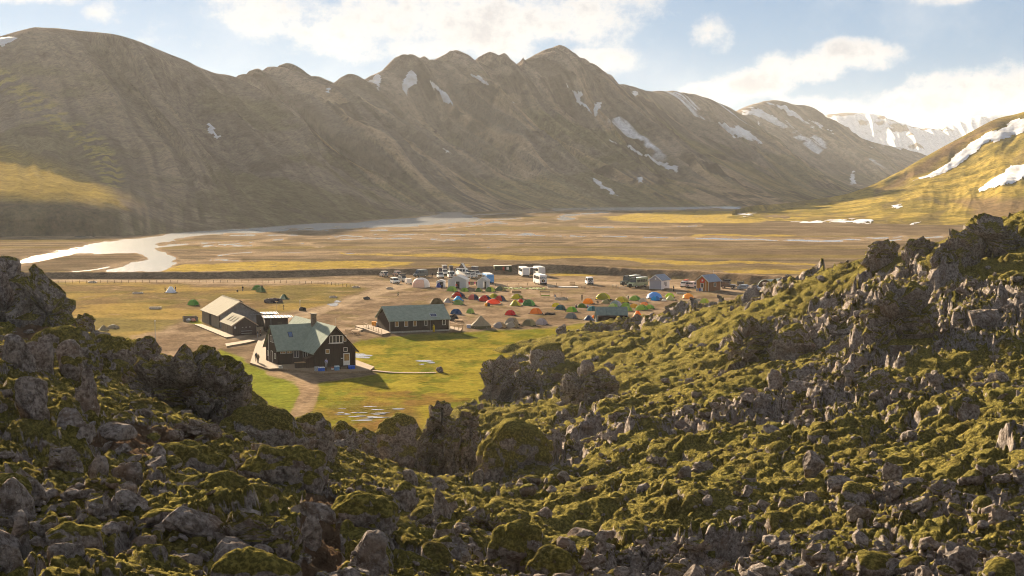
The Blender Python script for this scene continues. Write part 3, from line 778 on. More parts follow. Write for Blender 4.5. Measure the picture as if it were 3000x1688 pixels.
# ================================================================ SETTING: the lava field in front
def mat_lava():
    m, nt, b = new_mat("mossy_lava")
    geo = nt.n('ShaderNodeNewGeometry')
    p, N = geo.outputs['Position'], geo.outputs['Normal']
    sep = nt.n('ShaderNodeSeparateXYZ'); nt.set(sep.inputs[0], N)
    nz = sep.outputs[2]
    mb = nt.n('ShaderNodeAttribute', attribute_name='mossb').outputs['Fac']
    dirt = nt.n('ShaderNodeAttribute', attribute_name='dirt').outputs['Fac']
    n0 = nt.noise(p, 0.10, 4, 0.6)
    n1 = nt.noise(p, 0.55, 5, 0.62)
    n2 = nt.noise(p, 2.6, 6, 0.65)
    n3 = nt.noise(p, 9.0, 4, 0.75)
    n6 = nt.noise(p, 5.0, 3, 0.7)
    t = nt.math('ADD', nz, mb)
    t = nt.math('ADD', t, nt.math('MULTIPLY', nt.math('SUBTRACT', n1, 0.5), 0.95))
    t = nt.math('ADD', t, nt.math('MULTIPLY', nt.math('SUBTRACT', n2, 0.5), 0.75))
    t = nt.math('ADD', t, nt.math('MULTIPLY', nt.math('SUBTRACT', n0, 0.5), 0.5))
    moss = nt.sstep(t, 0.50, 0.66)
    # bare lava: dark grey to brown with pale lichen
    rock = nt.mix(nt.sstep(nt.math('ADD', nt.math('MULTIPLY', n2, .5), nt.math('MULTIPLY', n6, .5)), .38, .62), (.120, .094, .076), (.36, .310, .275))
    rock = nt.mix(nt.math('MULTIPLY', nt.sstep(n1, .50, .66), .6), rock, (.20, .135, .095))
    lich = nt.math('MULTIPLY', nt.sstep(nt.noise(p, 5.5, 5, 0.75), .585, .66), nt.sstep(n1, .40, .60))
    rock = nt.mix(nt.math('MULTIPLY', lich, .80), rock, (.54, .51, .46))
    rock = nt.mix(nt.math('MULTIPLY', nt.sstep(n3, .62, .74), .35), rock, (.25, .24, .20))
    # woolly moss: olive, straw tips, darker green
    g = nt.math('ADD', nt.math('ADD', nt.math('MULTIPLY', n2, .35), nt.math('MULTIPLY', n6, .40)), nt.math('MULTIPLY', n1, .30))
    mo = nt.mix(nt.sstep(g, .36, .54), (.074, .064, .023), (.200, .163, .044))
    mo = nt.mix(nt.sstep(g, .54, .72), mo, (.35, .272, .082))
    mo = nt.mix(nt.math('MULTIPLY', nt.sstep(n0, .50, .66), .55), mo, (.150, .145, .038))
    mo = nt.mix(nt.math('MULTIPLY', nt.sstep(n3, .48, .72), .35), mo, (.33, .265, .095))
    mo = nt.mix(nt.math('MULTIPLY', nt.sstep(nt.noise(p, .32, 5, .68), .50, .64), .75), mo, (.082, .052, .026))
    gold = nt.n('ShaderNodeAttribute', attribute_name='gold').outputs['Fac']
    mo = nt.mix(nt.math('MULTIPLY', gold, .55), mo, nt.mix(n6, (.130, .113, .026), (.33, .262, .070)))
    mo = nt.mix(nt.math('MULTIPLY', nt.sstep(n6, .60, .44), .62), mo, (.042, .038, .014))
    soil = nt.mix(n2, (.075, .048, .030), (.175, .112, .068))
    col = nt.mix(moss, rock, mo)
    dm = nt.sstep(nt.math('ADD', dirt, nt.math('MULTIPLY', nt.math('SUBTRACT', n2, .5), .7)), .42, .60)
    col = nt.mix(dm, col, soil)
    nt.set(b.inputs['Base Color'], col)
    b.inputs['Roughness'].default_value = 0.95
    b.inputs['Specular IOR Level'].default_value = 0.0
    h = nt.math('ADD', nt.math('ADD', nt.math('MULTIPLY', n2, .7), nt.math('MULTIPLY', n3, .30)), nt.math('MULTIPLY', n6, .5))
    h = nt.math('ADD', h, nt.math('MULTIPLY', nt.math('SUBTRACT', 1.0, nt.voro(p, 2.3)), nt.math('MULTIPLY', moss, .35)))
    n4 = nt.noise(p, 1.1, 9, 0.74)
    h = nt.math('ADD', h, nt.math('MULTIPLY', n4, 1.5))
    nt.set(b.inputs['Normal'], nt.bump(h, 1.0, 0.34))
    return m
M_LAVA = mat_lava()

# outcrops: name, label, pixel box (x0, y0, x1, y1), distance (m / K), style, moss, seed, depth ratio
OUT = [
 ("lava_crag", "tall dark slanting lava crag at the picture's left edge", (-330, 620, 222, 1010), 76, 'crag', -.50, 1, .9),
 ("lava_crag", "dark broken crag shoulder leaning against the tall slanting crag", (50, 775, 222, 1000), 74, 'crag', -.2, 2, 1.0),
 ("lava_boulder", "small brown rock knob beyond the tall slanting crag", (205, 915, 290, 1000), 82, 'crag', -.1, 3, 1.0),
 ("lava_boulder", "broad grey boulder with a slanting face at the left edge", (-30, 975, 125, 1110), 52, 'slab', -.75, 4, .8),
 ("lava_boulder", "upright grey block beside the broad slant-faced boulder", (85, 985, 165, 1095), 54, 'slab', -.8, 5, .8),
 ("lava_boulder", "tall grey slab below the long mossy hump", (160, 993, 245, 1092), 55, 'slab', -.75, 6, .7),
 ("mossy_boulder", "long mossy hump above the grey slabs", (90, 952, 285, 1050), 61, 'moss', .15, 7, .7),
 ("lava_slab", "pointed grey slab standing on end, moss at its foot", (205, 1068, 300, 1200), 46, 'spike', -.7, 8, .45),
 ("lava_boulder", "large lichen-spotted grey boulder left of the pointed slab", (38, 1098, 155, 1222), 43, 'slab', -.8, 9, .9),
 ("lava_outcrop", "massive dark overhanging lava outcrop left of the main hut", (345, 990, 715, 1290), 62, 'crag', -.05, 10, .85),
 ("mossy_boulder", "round mossy boulder beside the massive dark outcrop", (262, 978, 390, 1060), 67, 'moss', .1, 11, .8),
 ("lava_boulder", "dark low rock on the crest between two mossy mounds", (378, 985, 480, 1040), 70, 'crag', -.2, 12, .8),
 ("mossy_boulder", "wide moss-covered boulder below the gravel footpath", (648, 1178, 880, 1345), 60, 'moss', .05, 13, .8),
 ("mossy_boulder", "moss-capped rock right next to the gravel footpath's end", (850, 1205, 975, 1360), 64, 'moss', -.02, 14, .8),
 ("mossy_boulder", "long mossy slab under the massive dark outcrop", (395, 1288, 680, 1425), 43, 'moss', .12, 15, .6),
 ("mossy_boulder", "rounded moss-draped boulder above the earth path", (725, 1298, 940, 1440), 45, 'moss', .08, 16, .8),
 ("mossy_boulder", "broad golden moss cushion boulder left of the earth path", (565, 1375, 805, 1510), 36, 'moss', .15, 17, .7),
 ("lava_boulder", "round lichen-crusted boulder low in the lower left corner", (225, 1440, 330, 1545), 31, 'crag', -.45, 18, .9),
 ("lava_boulder", "small dark boulder touching the lichen-crusted round one", (128, 1468, 215, 1545), 31, 'crag', -.55, 19, .9),
 ("mossy_boulder", "smooth moss dome cut by the picture's left edge", (-40, 1382, 82, 1495), 31, 'moss', .3, 20, .9),
 ("lava_boulder", "tall grey lichen boulder beneath the reddish earth bank", (133, 1302, 245, 1450), 37, 'crag', -.5, 21, .8),
 ("lava_boulder", "grey block with a mossy cap beside the tall lichen boulder", (250, 1320, 322, 1412), 38, 'slab', -.35, 22, .9),
 ("lava_boulder", "flat layered rock left of the long mossy slab", (318, 1350, 425, 1412), 39, 'slab', -.6, 23, .8),
 ("lava_slab", "pale grey slab lying on the bare earth path", (878, 1505, 962, 1580), 31, 'slab', -1.2, 24, .7),
 ("mossy_boulder", "dark rock with a mossy rim left of the pale slab", (590, 1490, 880, 1620), 30, 'crag', -.1, 25, .7),
 ("mossy_boulder", "low mossy boulder in the lower left with a grey nose", (140, 1528, 290, 1610), 28, 'moss', -.05, 26, .8),
 ("lava_boulder", "grey rock at the very bottom left corner", (-30, 1585, 70, 1700), 25, 'slab', -.5, 27, .9),
 ("lava_boulder", "pinkish grey flat boulder near the bottom left corner", (118, 1585, 250, 1680), 26, 'slab', -.6, 28, .9),
 ("mossy_boulder", "green moss hummock at the bottom edge below the earth path", (640, 1600, 860, 1720), 27, 'moss', .3, 29, .8),
 ("mossy_boulder", "golden moss ledge along the right of the earth path", (950, 1437, 1160, 1570), 35, 'moss', .22, 30, .8),
 ("lava_boulder", "bare grey rock face under the golden moss ledge", (980, 1550, 1165, 1720), 31, 'slab', -.55, 31, .7),
 ("mossy_boulder", "mossy dome between the footpath and the reddish bog", (960, 1228, 1045, 1345), 86, 'moss', .05, 32, .9),
 ("lava_pillar", "squat moss-topped pillar standing before the reddish bog", (1028, 1250, 1110, 1370), 90, 'moss', -.05, 33, .9),
 ("mossy_outcrop", "lumpy moss-clad outcrop right of the squat pillar", (1085, 1205, 1245, 1370), 94, 'moss', .08, 34, .8),
 ("lava_tower", "tall grey lava tower with a mossy top in the ravine", (1218, 1165, 1345, 1470), 89, 'crag', -.15, 35, .9),
 ("lava_tower", "moss-capped tower shoulder behind the tall grey tower", (1310, 1195, 1412, 1450), 87, 'crag', -.02, 36, .9),
 ("mossy_outcrop", "huge round moss dome right of the lava tower", (1405, 1222, 1605, 1405), 82, 'moss', .30, 37, .9),
 ("mossy_boulder", "small round moss ball in front of the huge moss dome", (1408, 1295, 1480, 1395), 79, 'moss', .3, 38, .9),
 ("lava_outcrop", "big square brown outcrop at the edge of the meadow", (1398, 1040, 1515, 1172), 135, 'crag', -.3, 39, .9),
 ("lava_outcrop", "lower shoulder of rock joined to the square brown outcrop", (1490, 1068, 1600, 1168), 133, 'crag', -.2, 40, .9),
 ("mossy_boulder", "round rock with a mossy cap right of the square outcrop", (1578, 1075, 1690, 1155), 132, 'crag', .0, 41, .9),
 ("lava_boulder", "angular dark boulder above the mossy-capped round rock", (1682, 1052, 1750, 1110), 142, 'slab', -.4, 42, .9),
 ("lava_outcrop", "rough grey cliff in the middle of the right slope", (1650, 1070, 1810, 1250), 117, 'crag', -.3, 43, .8),
 ("mossy_boulder", "flat mossy rock above the square brown outcrop", (1555, 1002, 1650, 1075), 154, 'moss', .0, 44, .9),
 ("lava_boulder", "lone dark rock on the meadow's far edge", (1628, 948, 1660, 990), 186, 'crag', -.8, 45, .9),
 ("lava_outcrop", "dark rock knoll in front of the grey sheet roof", (1708, 938, 1860, 1000), 180, 'crag', -.15, 46, .7),
 ("lava_boulder", "dark rock at the right end of the grey sheet roof", (1835, 918, 1890, 965), 190, 'crag', -.5, 47, .9),
 ("mossy_outcrop", "great mossy boulder at the bottom centre", (1430, 1512, 1610, 1700), 46, 'moss', .25, 48, .9),
 ("mossy_boulder", "mossy flank spreading right of the bottom centre boulder", (1540, 1590, 1700, 1740), 44, 'moss', .3, 49, .9),
 ("lava_pillar", "pointed lichen rock rising from the ravine floor", (1258, 1428, 1325, 1515), 56, 'spike', -.35, 50, .7),
 ("mossy_boulder", "small moss-capped boulder left of the bottom centre boulder", (1275, 1528, 1340, 1600), 42, 'moss', .0, 51, .9),
 ("lava_outcrop", "brown rock ledge behind the bottom centre boulder", (1325, 1488, 1475, 1580), 56, 'crag', -.05, 52, .7),
 ("mossy_outcrop", "great flat-topped mossy crag on the right slope", (2525, 815, 2755, 1045), 101, 'crag', .06, 53, .9),
 ("lava_outcrop", "dark rounded outcrop on the slope below the brown cabin", (2115, 920, 2290, 1090), 120, 'crag', -.05, 54, .9),
 ("mossy_boulder", "moss-topped boulder beside the dark rounded outcrop", (2262, 943, 2378, 1075), 116, 'moss', .0, 55, .9),
 ("lava_crag", "upright crag below the right-hand crest", (2732, 668, 2855, 805), 119, 'crag', -.1, 56, .9),
 ("lava_crag", "highest dark crest rocks at the upper right", (2830, 622, 3020, 740), 123, 'crag', -.1, 57, .8),
 ("lava_crag", "jagged dark rock on the crest left of the highest rocks", (2530, 700, 2640, 780), 141, 'crag', -.05, 58, .8),
 ("lava_crag", "second jagged crest rock next to the upright crag", (2640, 690, 2740, 760), 135, 'crag', -.1, 59, .8),
 ("lava_boulder", "slab-topped ledge under the great flat-topped crag", (2490, 1078, 2650, 1150), 86, 'slab', .0, 60, .8),
 ("lava_boulder", "tall narrow grey rock under the dark rounded outcrop", (2245, 1078, 2300, 1172), 92, 'slab', -.6, 61, .9),
 ("lava_boulder", "blocky grey boulder next to the tall narrow rock", (2285, 1112, 2395, 1172), 91, 'slab', -.6, 62, .9),
 ("lava_slab", "flat pale slab on the lower right slope", (2585, 1352, 2655, 1402), 59, 'slab', -1.2, 63, .8),
 ("lava_boulder", "large boulder cut by the picture's right edge", (2920, 1450, 3040, 1590), 50, 'slab', -.1, 64, .9),
 ("lava_boulder", "dark rock pair in the middle of the lower right slope", (2335, 1320, 2418, 1380), 62, 'slab', -.5, 65, .9),
 ("mossy_boulder", "humped mossy rock on the crest behind the brown cabin's right", (2205, 850, 2310, 900), 170, 'moss', .1, 66, .9),
 ("mossy_boulder", "low mossy crest rock above the parked grey cars", (2100, 880, 2180, 920), 178, 'moss', .05, 67, .9),
 ("lava_boulder", "dark knob on the crest right of the tents", (1940, 880, 2010, 925), 195, 'crag', -.2, 68, .9),
 ("lava_boulder", "grey boulder on the slope right of the great flat-topped crag", (2830, 905, 2930, 980), 100, 'slab', -.5, 69, .9),
 ("lava_boulder", "boulder with bright lichen far down the right edge", (2790, 1175, 2870, 1240), 72, 'slab', -.5, 70, .9),
]
CTRL = [  # (px, py, d/K) on the lava surface
 (1500, 1688, 43), (1700, 1688, 43), (1950, 1688, 44), (2200, 1688, 45), (2500, 1688, 43), (2900, 1688, 41), (3300, 1688, 40),
 (500, 1688, 27), (800, 1688, 28), (200, 1688, 25), (-300, 1688, 25), (1100, 1688, 31), (1300, 1688, 37),
 (1300, 1620, 40), (500, 1560, 30), (350, 1480, 33), (480, 1450, 36), (0, 1300, 38), (-300, 1300, 40), (350, 1250, 47), (600, 1420, 38),
 (500, 1330, 45), (900, 1600, 30), (930, 1500, 33), (700, 1360, 46), (900, 1440, 42), (1050, 1420, 48), (1150, 1480, 44),
 (1100, 1400, 66), (1180, 1420, 72), (1400, 1480, 66), (1500, 1480, 64), (1600, 1500, 60), (1500, 1420, 76),
 (1700, 1300, 85), (1700, 1450, 66), (1900, 1300, 80), (1900, 1450, 64), (2200, 1450, 60), (2200, 1300, 74), (2500, 1450, 57), (2500, 1300, 69),
 (2800, 1450, 54), (2800, 1300, 66), (3100, 1300, 64), (3400, 1300, 62), (1800, 1150, 120), (1900, 1050, 135), (2000, 1150, 104), (2200, 1180, 92),
 (2450, 1180, 84), (2700, 1180, 78), (2950, 1180, 75), (2400, 1030, 112), (2500, 1060, 98), (2800, 1050, 92), (3000, 1000, 92), (3300, 1000, 90), (2900, 880, 104),
 (3000, 800, 112), (3400, 800, 108), (2450, 900, 132), (2000, 980, 150), (1850, 980, 178), (1700, 1030, 158), (1600, 1200, 117),
 (2960, 640, 126), (3300, 600, 122), (2700, 738, 140), (2550, 765, 150), (2400, 815, 160), (2300, 845, 168), (2150, 890, 178), (2000, 905, 190), (1900, 925, 196), (1800, 955, 196),
 (280, 1015, 76), (330, 1020, 78), (480, 1025, 74), (700, 1180, 68), (800, 1215, 70), (0, 1000, 62), (-300, 950, 72), (0, 930, 80), (100, 960, 78),
 (900, 1270, 70), (1000, 1345, 82), (1450, 1110, 146), (1500, 1140, 137), (1560, 1075, 151), (1610, 1020, 166), (1650, 995, 174), (1710, 985, 176), (1420, 1165, 134), (1360, 1215, 122), (1270, 1270, 113), (1440, 1230, 115), (1560, 1150, 130), (1750, 1100, 131),
]
BACK = [  # behind the crests (px, d/K, z)
 (2960, 160, 14), (2700, 175, 8), (2550, 185, 4), (2400, 195, 2), (3300, 160, 15), (2960, 200, 2), (3300, 210, 2), (2700, 215, -3), (2300, 205, -2), (2100, 212, -3), (3400, 260, -5),
 (280, 100, 7), (0, 105, 9), (500, 96, 6), (-400, 105, 9), (100, 130, -3), (400, 118, -3), (620, 100, -1), (-400, 140, -4), (750, 92, -1), (850, 92, -2), (960, 100, -3), (1050, 108, -3),
 (1500, 8, 24), (0, 8, 24), (3000, 8, 24), (1500, -20, 26),
]
PLAIN = [(1130, 1235), (1050, 1180), (900, 1150), (1100, 1100), (1300, 1050), (1290, 1000), (1560, 938), (1690, 900), (800, 1000), (500, 900), (1200, 950), (1900, 870), (2100, 860), (2300, 830), (200, 900), (700, 1060), (1500, 850), (600, 830), (2600, 800), (1300, 1110), (1200, 1180)]
def rbf_setup():
    pts = []
    for (px, py, d) in CTRL:
        q = P(px, py, d * K); pts.append(tuple(q))
    for o in OUT:
        x0, y0, x1, y1 = o[2]
        q = P((x0 + x1) / 2, y1 - (y1 - y0) * .12, o[3] * K); pts.append(tuple(q))
    for (px, d, z) in BACK:
        q = P(px, 900, d * K); pts.append((q.x, q.y, z))
    for (px, py) in PLAIN:
        q = G(px, py); pts.append((q.x, q.y, -2.2))
    A = np.array(pts)
    c = A[:, :2] / 60.0
    def ker(r2):
        return r2 * np.log(r2 + 1e-12) * .5
    n = len(A)
    r2 = ((c[:, None] - c[None]) ** 2).sum(-1)
    M = np.zeros((n + 3, n + 3))
    M[:n, :n] = ker(r2) + np.eye(n) * 0.012
    M[:n, n] = 1; M[:n, n + 1:] = c; M[n, :n] = 1; M[n + 1:, :n] = c.T
    w = np.linalg.solve(M, np.concatenate([A[:, 2], [0, 0, 0]]))
    def ev(x, y):
        sh = x.shape; x = x.ravel() / 60.0; y = y.ravel() / 60.0
        out = np.empty_like(x)
        for s in range(0, len(x), 20000):
            e = slice(s, s + 20000)
            rr = (x[e, None] - c[None, :, 0]) ** 2 + (y[e, None] - c[None, :, 1]) ** 2
            out[e] = ker(rr) @ w[:n] + w[n] + w[n + 1] * x[e] + w[n + 2] * y[e]
        return out.reshape(sh)
    return ev
base_z = rbf_setup()

LN = 580
LT = np.linspace(-0.43, 0.43, LN)
LY = np.concatenate([[-30, -5, 12], np.geomspace(26, 385, 840)])
LX = LY[:, None] * LT[None, :]
LX[:3] = np.linspace(-40, 40, LN)[None]
LYg = np.repeat(LY[:, None], LN, 1)
def lava_field():
    X, Y = LX, LYg
    # base from a coarse grid, refined linearly (thin plate is smooth)
    bz = base_z(X[:, ::8], Y[:, ::8])
    cols = np.arange(LN) / 8.0
    i = np.minimum(cols.astype(int), bz.shape[1] - 2); f = cols - i
    bz = bz[:, i] * (1 - f) + bz[:, i + 1] * f
    left = 1 - sst(X / np.maximum(Y, 1) * F + 1500, 1150, 1500)        # the left ridge is blockier
    m = sst(bz, -1.5, 1.0)
    wx = (fbm2(X / 7, Y / 7, 3, 901) - .5) * 5; wy = (fbm2(X / 7 + 31, Y / 7, 3, 903) - .5) * 5
    z = bz.copy()
    rt = 1 - left
    rough = sst(fbm2(X / 24, Y / 24, 4, 921) + .07 * sst(bz, 8, 20) * sst(Y, 120, 180), .42, .57)             # rubble and crags against smooth moss sheets
    ra = .65 + 1.6 * rough
    z += m * (1.6 * rt + .7 * left) * (ridged2(X / 23, Y / 23, 3, 905) - .60) * 2.0
    h1, e1 = blocks2((X + wx) / 5.0, (Y + wy) / 5.0, 907)
    z += m * (.42 * left + .62 * rt * ra) * (h1 * .8 - 1.5 * (1 - sst(e1, 0, .14)))
    h2, e2 = blocks2((X + wx * .5) / 1.9, (Y + wy * .5) / 1.9, 909)
    z += m * (.20 * left + .24 * rt * ra) * (h2 - 1.3 * (1 - sst(e2, 0, .17)))
    f1, cid = worley2((X + wx * .4) / 1.5, (Y + wy * .4) / 1.5, 915)
    z += m * (.18 + .12 * rt) * (np.sqrt(np.clip(.85 - f1, 0, 1)) * 1.1 + (cid - .5) * .8 - .5)
    h3, e3 = blocks2((X + wx * .3) / .75, (Y + wy * .3) / .75, 911)
    z += m * (.12 * left + .14 * rt * ra) * (h3 - .9 * (1 - sst(e3, 0, .2)))
    f1, cid = worley2((X + wx * .2) / .5, (Y + wy * .2) / .5, 917)
    z += m * .12 * (np.sqrt(np.clip(.85 - f1, 0, 1)) + (cid - .5) - .5)
    z += m * .30 * (ridged2(X / 1.3, Y / 1.3, 4, 913) - .6)
    PX, PY = to_px(X, Y, z)
    dirt = np.zeros_like(X)
    for poly in ([(900, 1440), (975, 1450), (1000, 1500), (990, 1560), (1000, 1640), (960, 1700), (860, 1700), (900, 1600), (880, 1530)],
                 [(330, 1230), (560, 1260), (600, 1330), (400, 1320), (250, 1290)], [(60, 945), (150, 955), (180, 985), (90, 990), (40, 975)],
                 [(760, 1330), (800, 1350), (760, 1380), (700, 1360)]):
        dirt = np.maximum(dirt, sst(poly_sd(PX, PY, poly), -22, 14))
    dirt = np.where(Y < 140, dirt, 0)
    z -= dirt * .25
    me = np_mesh("lava_field", np.stack([X, Y, z], -1).reshape(-1, 3), grid_quads(*X.shape)[:, ::-1])
    add_attr(me, 'dirt', dirt)
    add_attr(me, 'mossb', +.0 * left - .5 * dirt + rt * (.10 - .36 * rough))
    add_attr(me, 'gold', (1 - rough) * rt * .6 + .75 * left)
    ob = link("lava_field", me, M_LAVA, kind="structure")
    return ob, z, rough
LAVA, LZ, LROUGH = lava_field()

def ico(n):
    bm = bmesh.new()
    bmesh.ops.create_icosphere(bm, subdivisions=n, radius=1.0)
    v = np.array([w.co[:] for w in bm.verts]); f = np.array([[w.index for w in q.verts] for q in bm.faces])
    bm.free()
    return v, f
ICO = {n: ico(n) for n in (2, 3, 4, 5, 6)}
CUTS = {10: [((.60, -.10, .79), .40), ((.35, -.75, .55), .62), ((.9, -.2, .2), .72)], 17: [((.55, -.2, .8), .45)]}
def rock_verts(n, sx, sy, sz, style, seed, mossb=0.0):
    """displaced ball of half sizes sx, sy, sz (metres)"""
    v, f = ICO[n]
    rs = np.random.RandomState(seed)
    p = v.copy()
    e = {'crag': .62, 'slab': .8, 'moss': .92, 'spike': .9}[style]
    p = np.sign(p) * np.abs(p) ** e
    p /= np.abs(p).max(0)[None]
    if style in ('slab', 'spike', 'crag'):
        for k in range({'slab': 14, 'spike': 10, 'crag': 9}[style]):
            nn = rs.randn(3); nn[2] *= .75; nn /= np.linalg.norm(nn)
            c = rs.uniform(.52, .86) if style != 'crag' else rs.uniform(.68, .95)
            d = p @ nn - c
            p -= np.where(d > 0, d, 0)[:, None] * nn * .97
    for nn, c in CUTS.get(seed, ()):
        nn = np.array(nn) / np.linalg.norm(nn)
        d = p @ nn - c
        p -= np.where(d > 0, d, 0)[:, None] * nn * .98
    if style == 'spike':
        p[:, :2] *= (1.05 - .62 * sst(p[:, 2], -.3, 1.0))[:, None]
        p[:, 0] += .25 * p[:, 2] * rs.choice([-1, 1])
    q = p * np.array([sx, sy, sz])
    s = (sx * sy * sz) ** (1 / 3.)
    nrm = v / np.array([sx, sy, sz]); nrm /= np.linalg.norm(nrm, axis=1)[:, None]
    o = rs.uniform(0, 90, 3)
    x, y, z = (q + o).T
    def W(sc_, sd):
        return worley3(x / sc_ + .3 * noise3(x / sc_ * 2, y / sc_ * 2, z / sc_ * 2, sd), y / sc_, z / sc_, sd)
    if style == 'crag':
        f1, f2, cid = W(s * .62, seed + 1)
        d = (cid - .5) * .42 * s - .16 * s * (1 - sst(f2 - f1, 0, .22))
        d += .34 * s * (fbm3(x / s * 1.6, y / s * 1.6, z / s * 2.2, 4, seed) - .5)
        f1, f2, cid = W(max(.5, s * .2), seed + 3)
        d += (cid - .5) * .14 * s - .05 * s * (1 - sst(f2 - f1, 0, .2))
        d += .10 * s * (ridged2(z / (s * .22) + fbm3(x, y, z, 2, 4), x / s, 2, seed + 5) - .5)
        d += .10 * min(s, 2.) * (fbm3(x * 1.6, y * 1.6, z * 1.6, 3, seed + 7) - .5)
    elif style == 'moss':
        d = .50 * s * (fbm3(x / s * 1.1, y / s * 1.1, z / s * 1.3, 3, seed) - .5)
        f1, f2, cid = W(max(.8, s * .45), seed + 1)
        up = sst(nrm[:, 2], -.1, .5)
        d += up * .26 * min(s, 2.4) * (np.sqrt(np.clip(.9 - f1, 0, 1)) + (cid - .5) * .4 - .45)
        d += (1 - up) * .30 * s * ((cid - .5) - .5 * (1 - sst(f2 - f1, 0, .2)))
        f1, f2, cid = W(.7, seed + 3)
        d += up * .13 * (np.sqrt(np.clip(.9 - f1, 0, 1)) + (cid - .5) * .5 - .5)
        d += .08 * min(s, 2.) * (fbm3(x * 1.8, y * 1.8, z * 1.8, 3, seed + 7) - .5)
    else:
        d = .16 * s * (fbm3(x / s * 1.5, y / s * 1.5, z / s * 1.5, 4, seed) - .5)
        f1, f2, cid = W(s * .55, seed + 2)
        d += (cid - .5) * .12 * s - .05 * s * (1 - sst(f2 - f1, 0, .12))
        d += .06 * min(s, 2.) * (fbm3(x * 2.2, y * 2.2, z * 2.2, 3, seed + 7) - .5)
    return q + nrm * d[:, None], f

def outcrops():
    for (name, label, (x0, y0, x1, y1), d, style, mb, seed, dr) in OUT:
        Y = d * K; s = F / Y
        w, h = (x1 - x0) / s, (y1 - y0) / s
        c = P((x0 + x1) / 2, y1, Y)
        n = 6 if (x1 - x0) * (y1 - y0) > 55000 else (5 if (x1 - x0) * (y1 - y0) > 9000 else 4)
        q, f = rock_verts(n, w / 2 * (1.1 if style == 'moss' else (1.04 if style == 'crag' else .95)), w / 2 * dr, h * .80, style, seed * 7 + 3, mb)
        top = q[:, 2].max()
        q[:, 2] += h - top
        me = np_mesh(name, q, f, style == 'moss')
        add_attr(me, 'mossb', np.full(len(q), mb + (.28 if style == 'crag' else (.14 if style == 'moss' else .0))))
        add_attr(me, 'gold', np.full(len(q), 1.0 if style == 'moss' else .5))
        o = link(name, me, M_LAVA)
        o.location = c
        o["label"] = label
        o["category"] = "boulder" if "boulder" in name or "slab" in name else "rock outcrop"
        o["group"] = "lava rocks and crags in front"
outcrops()

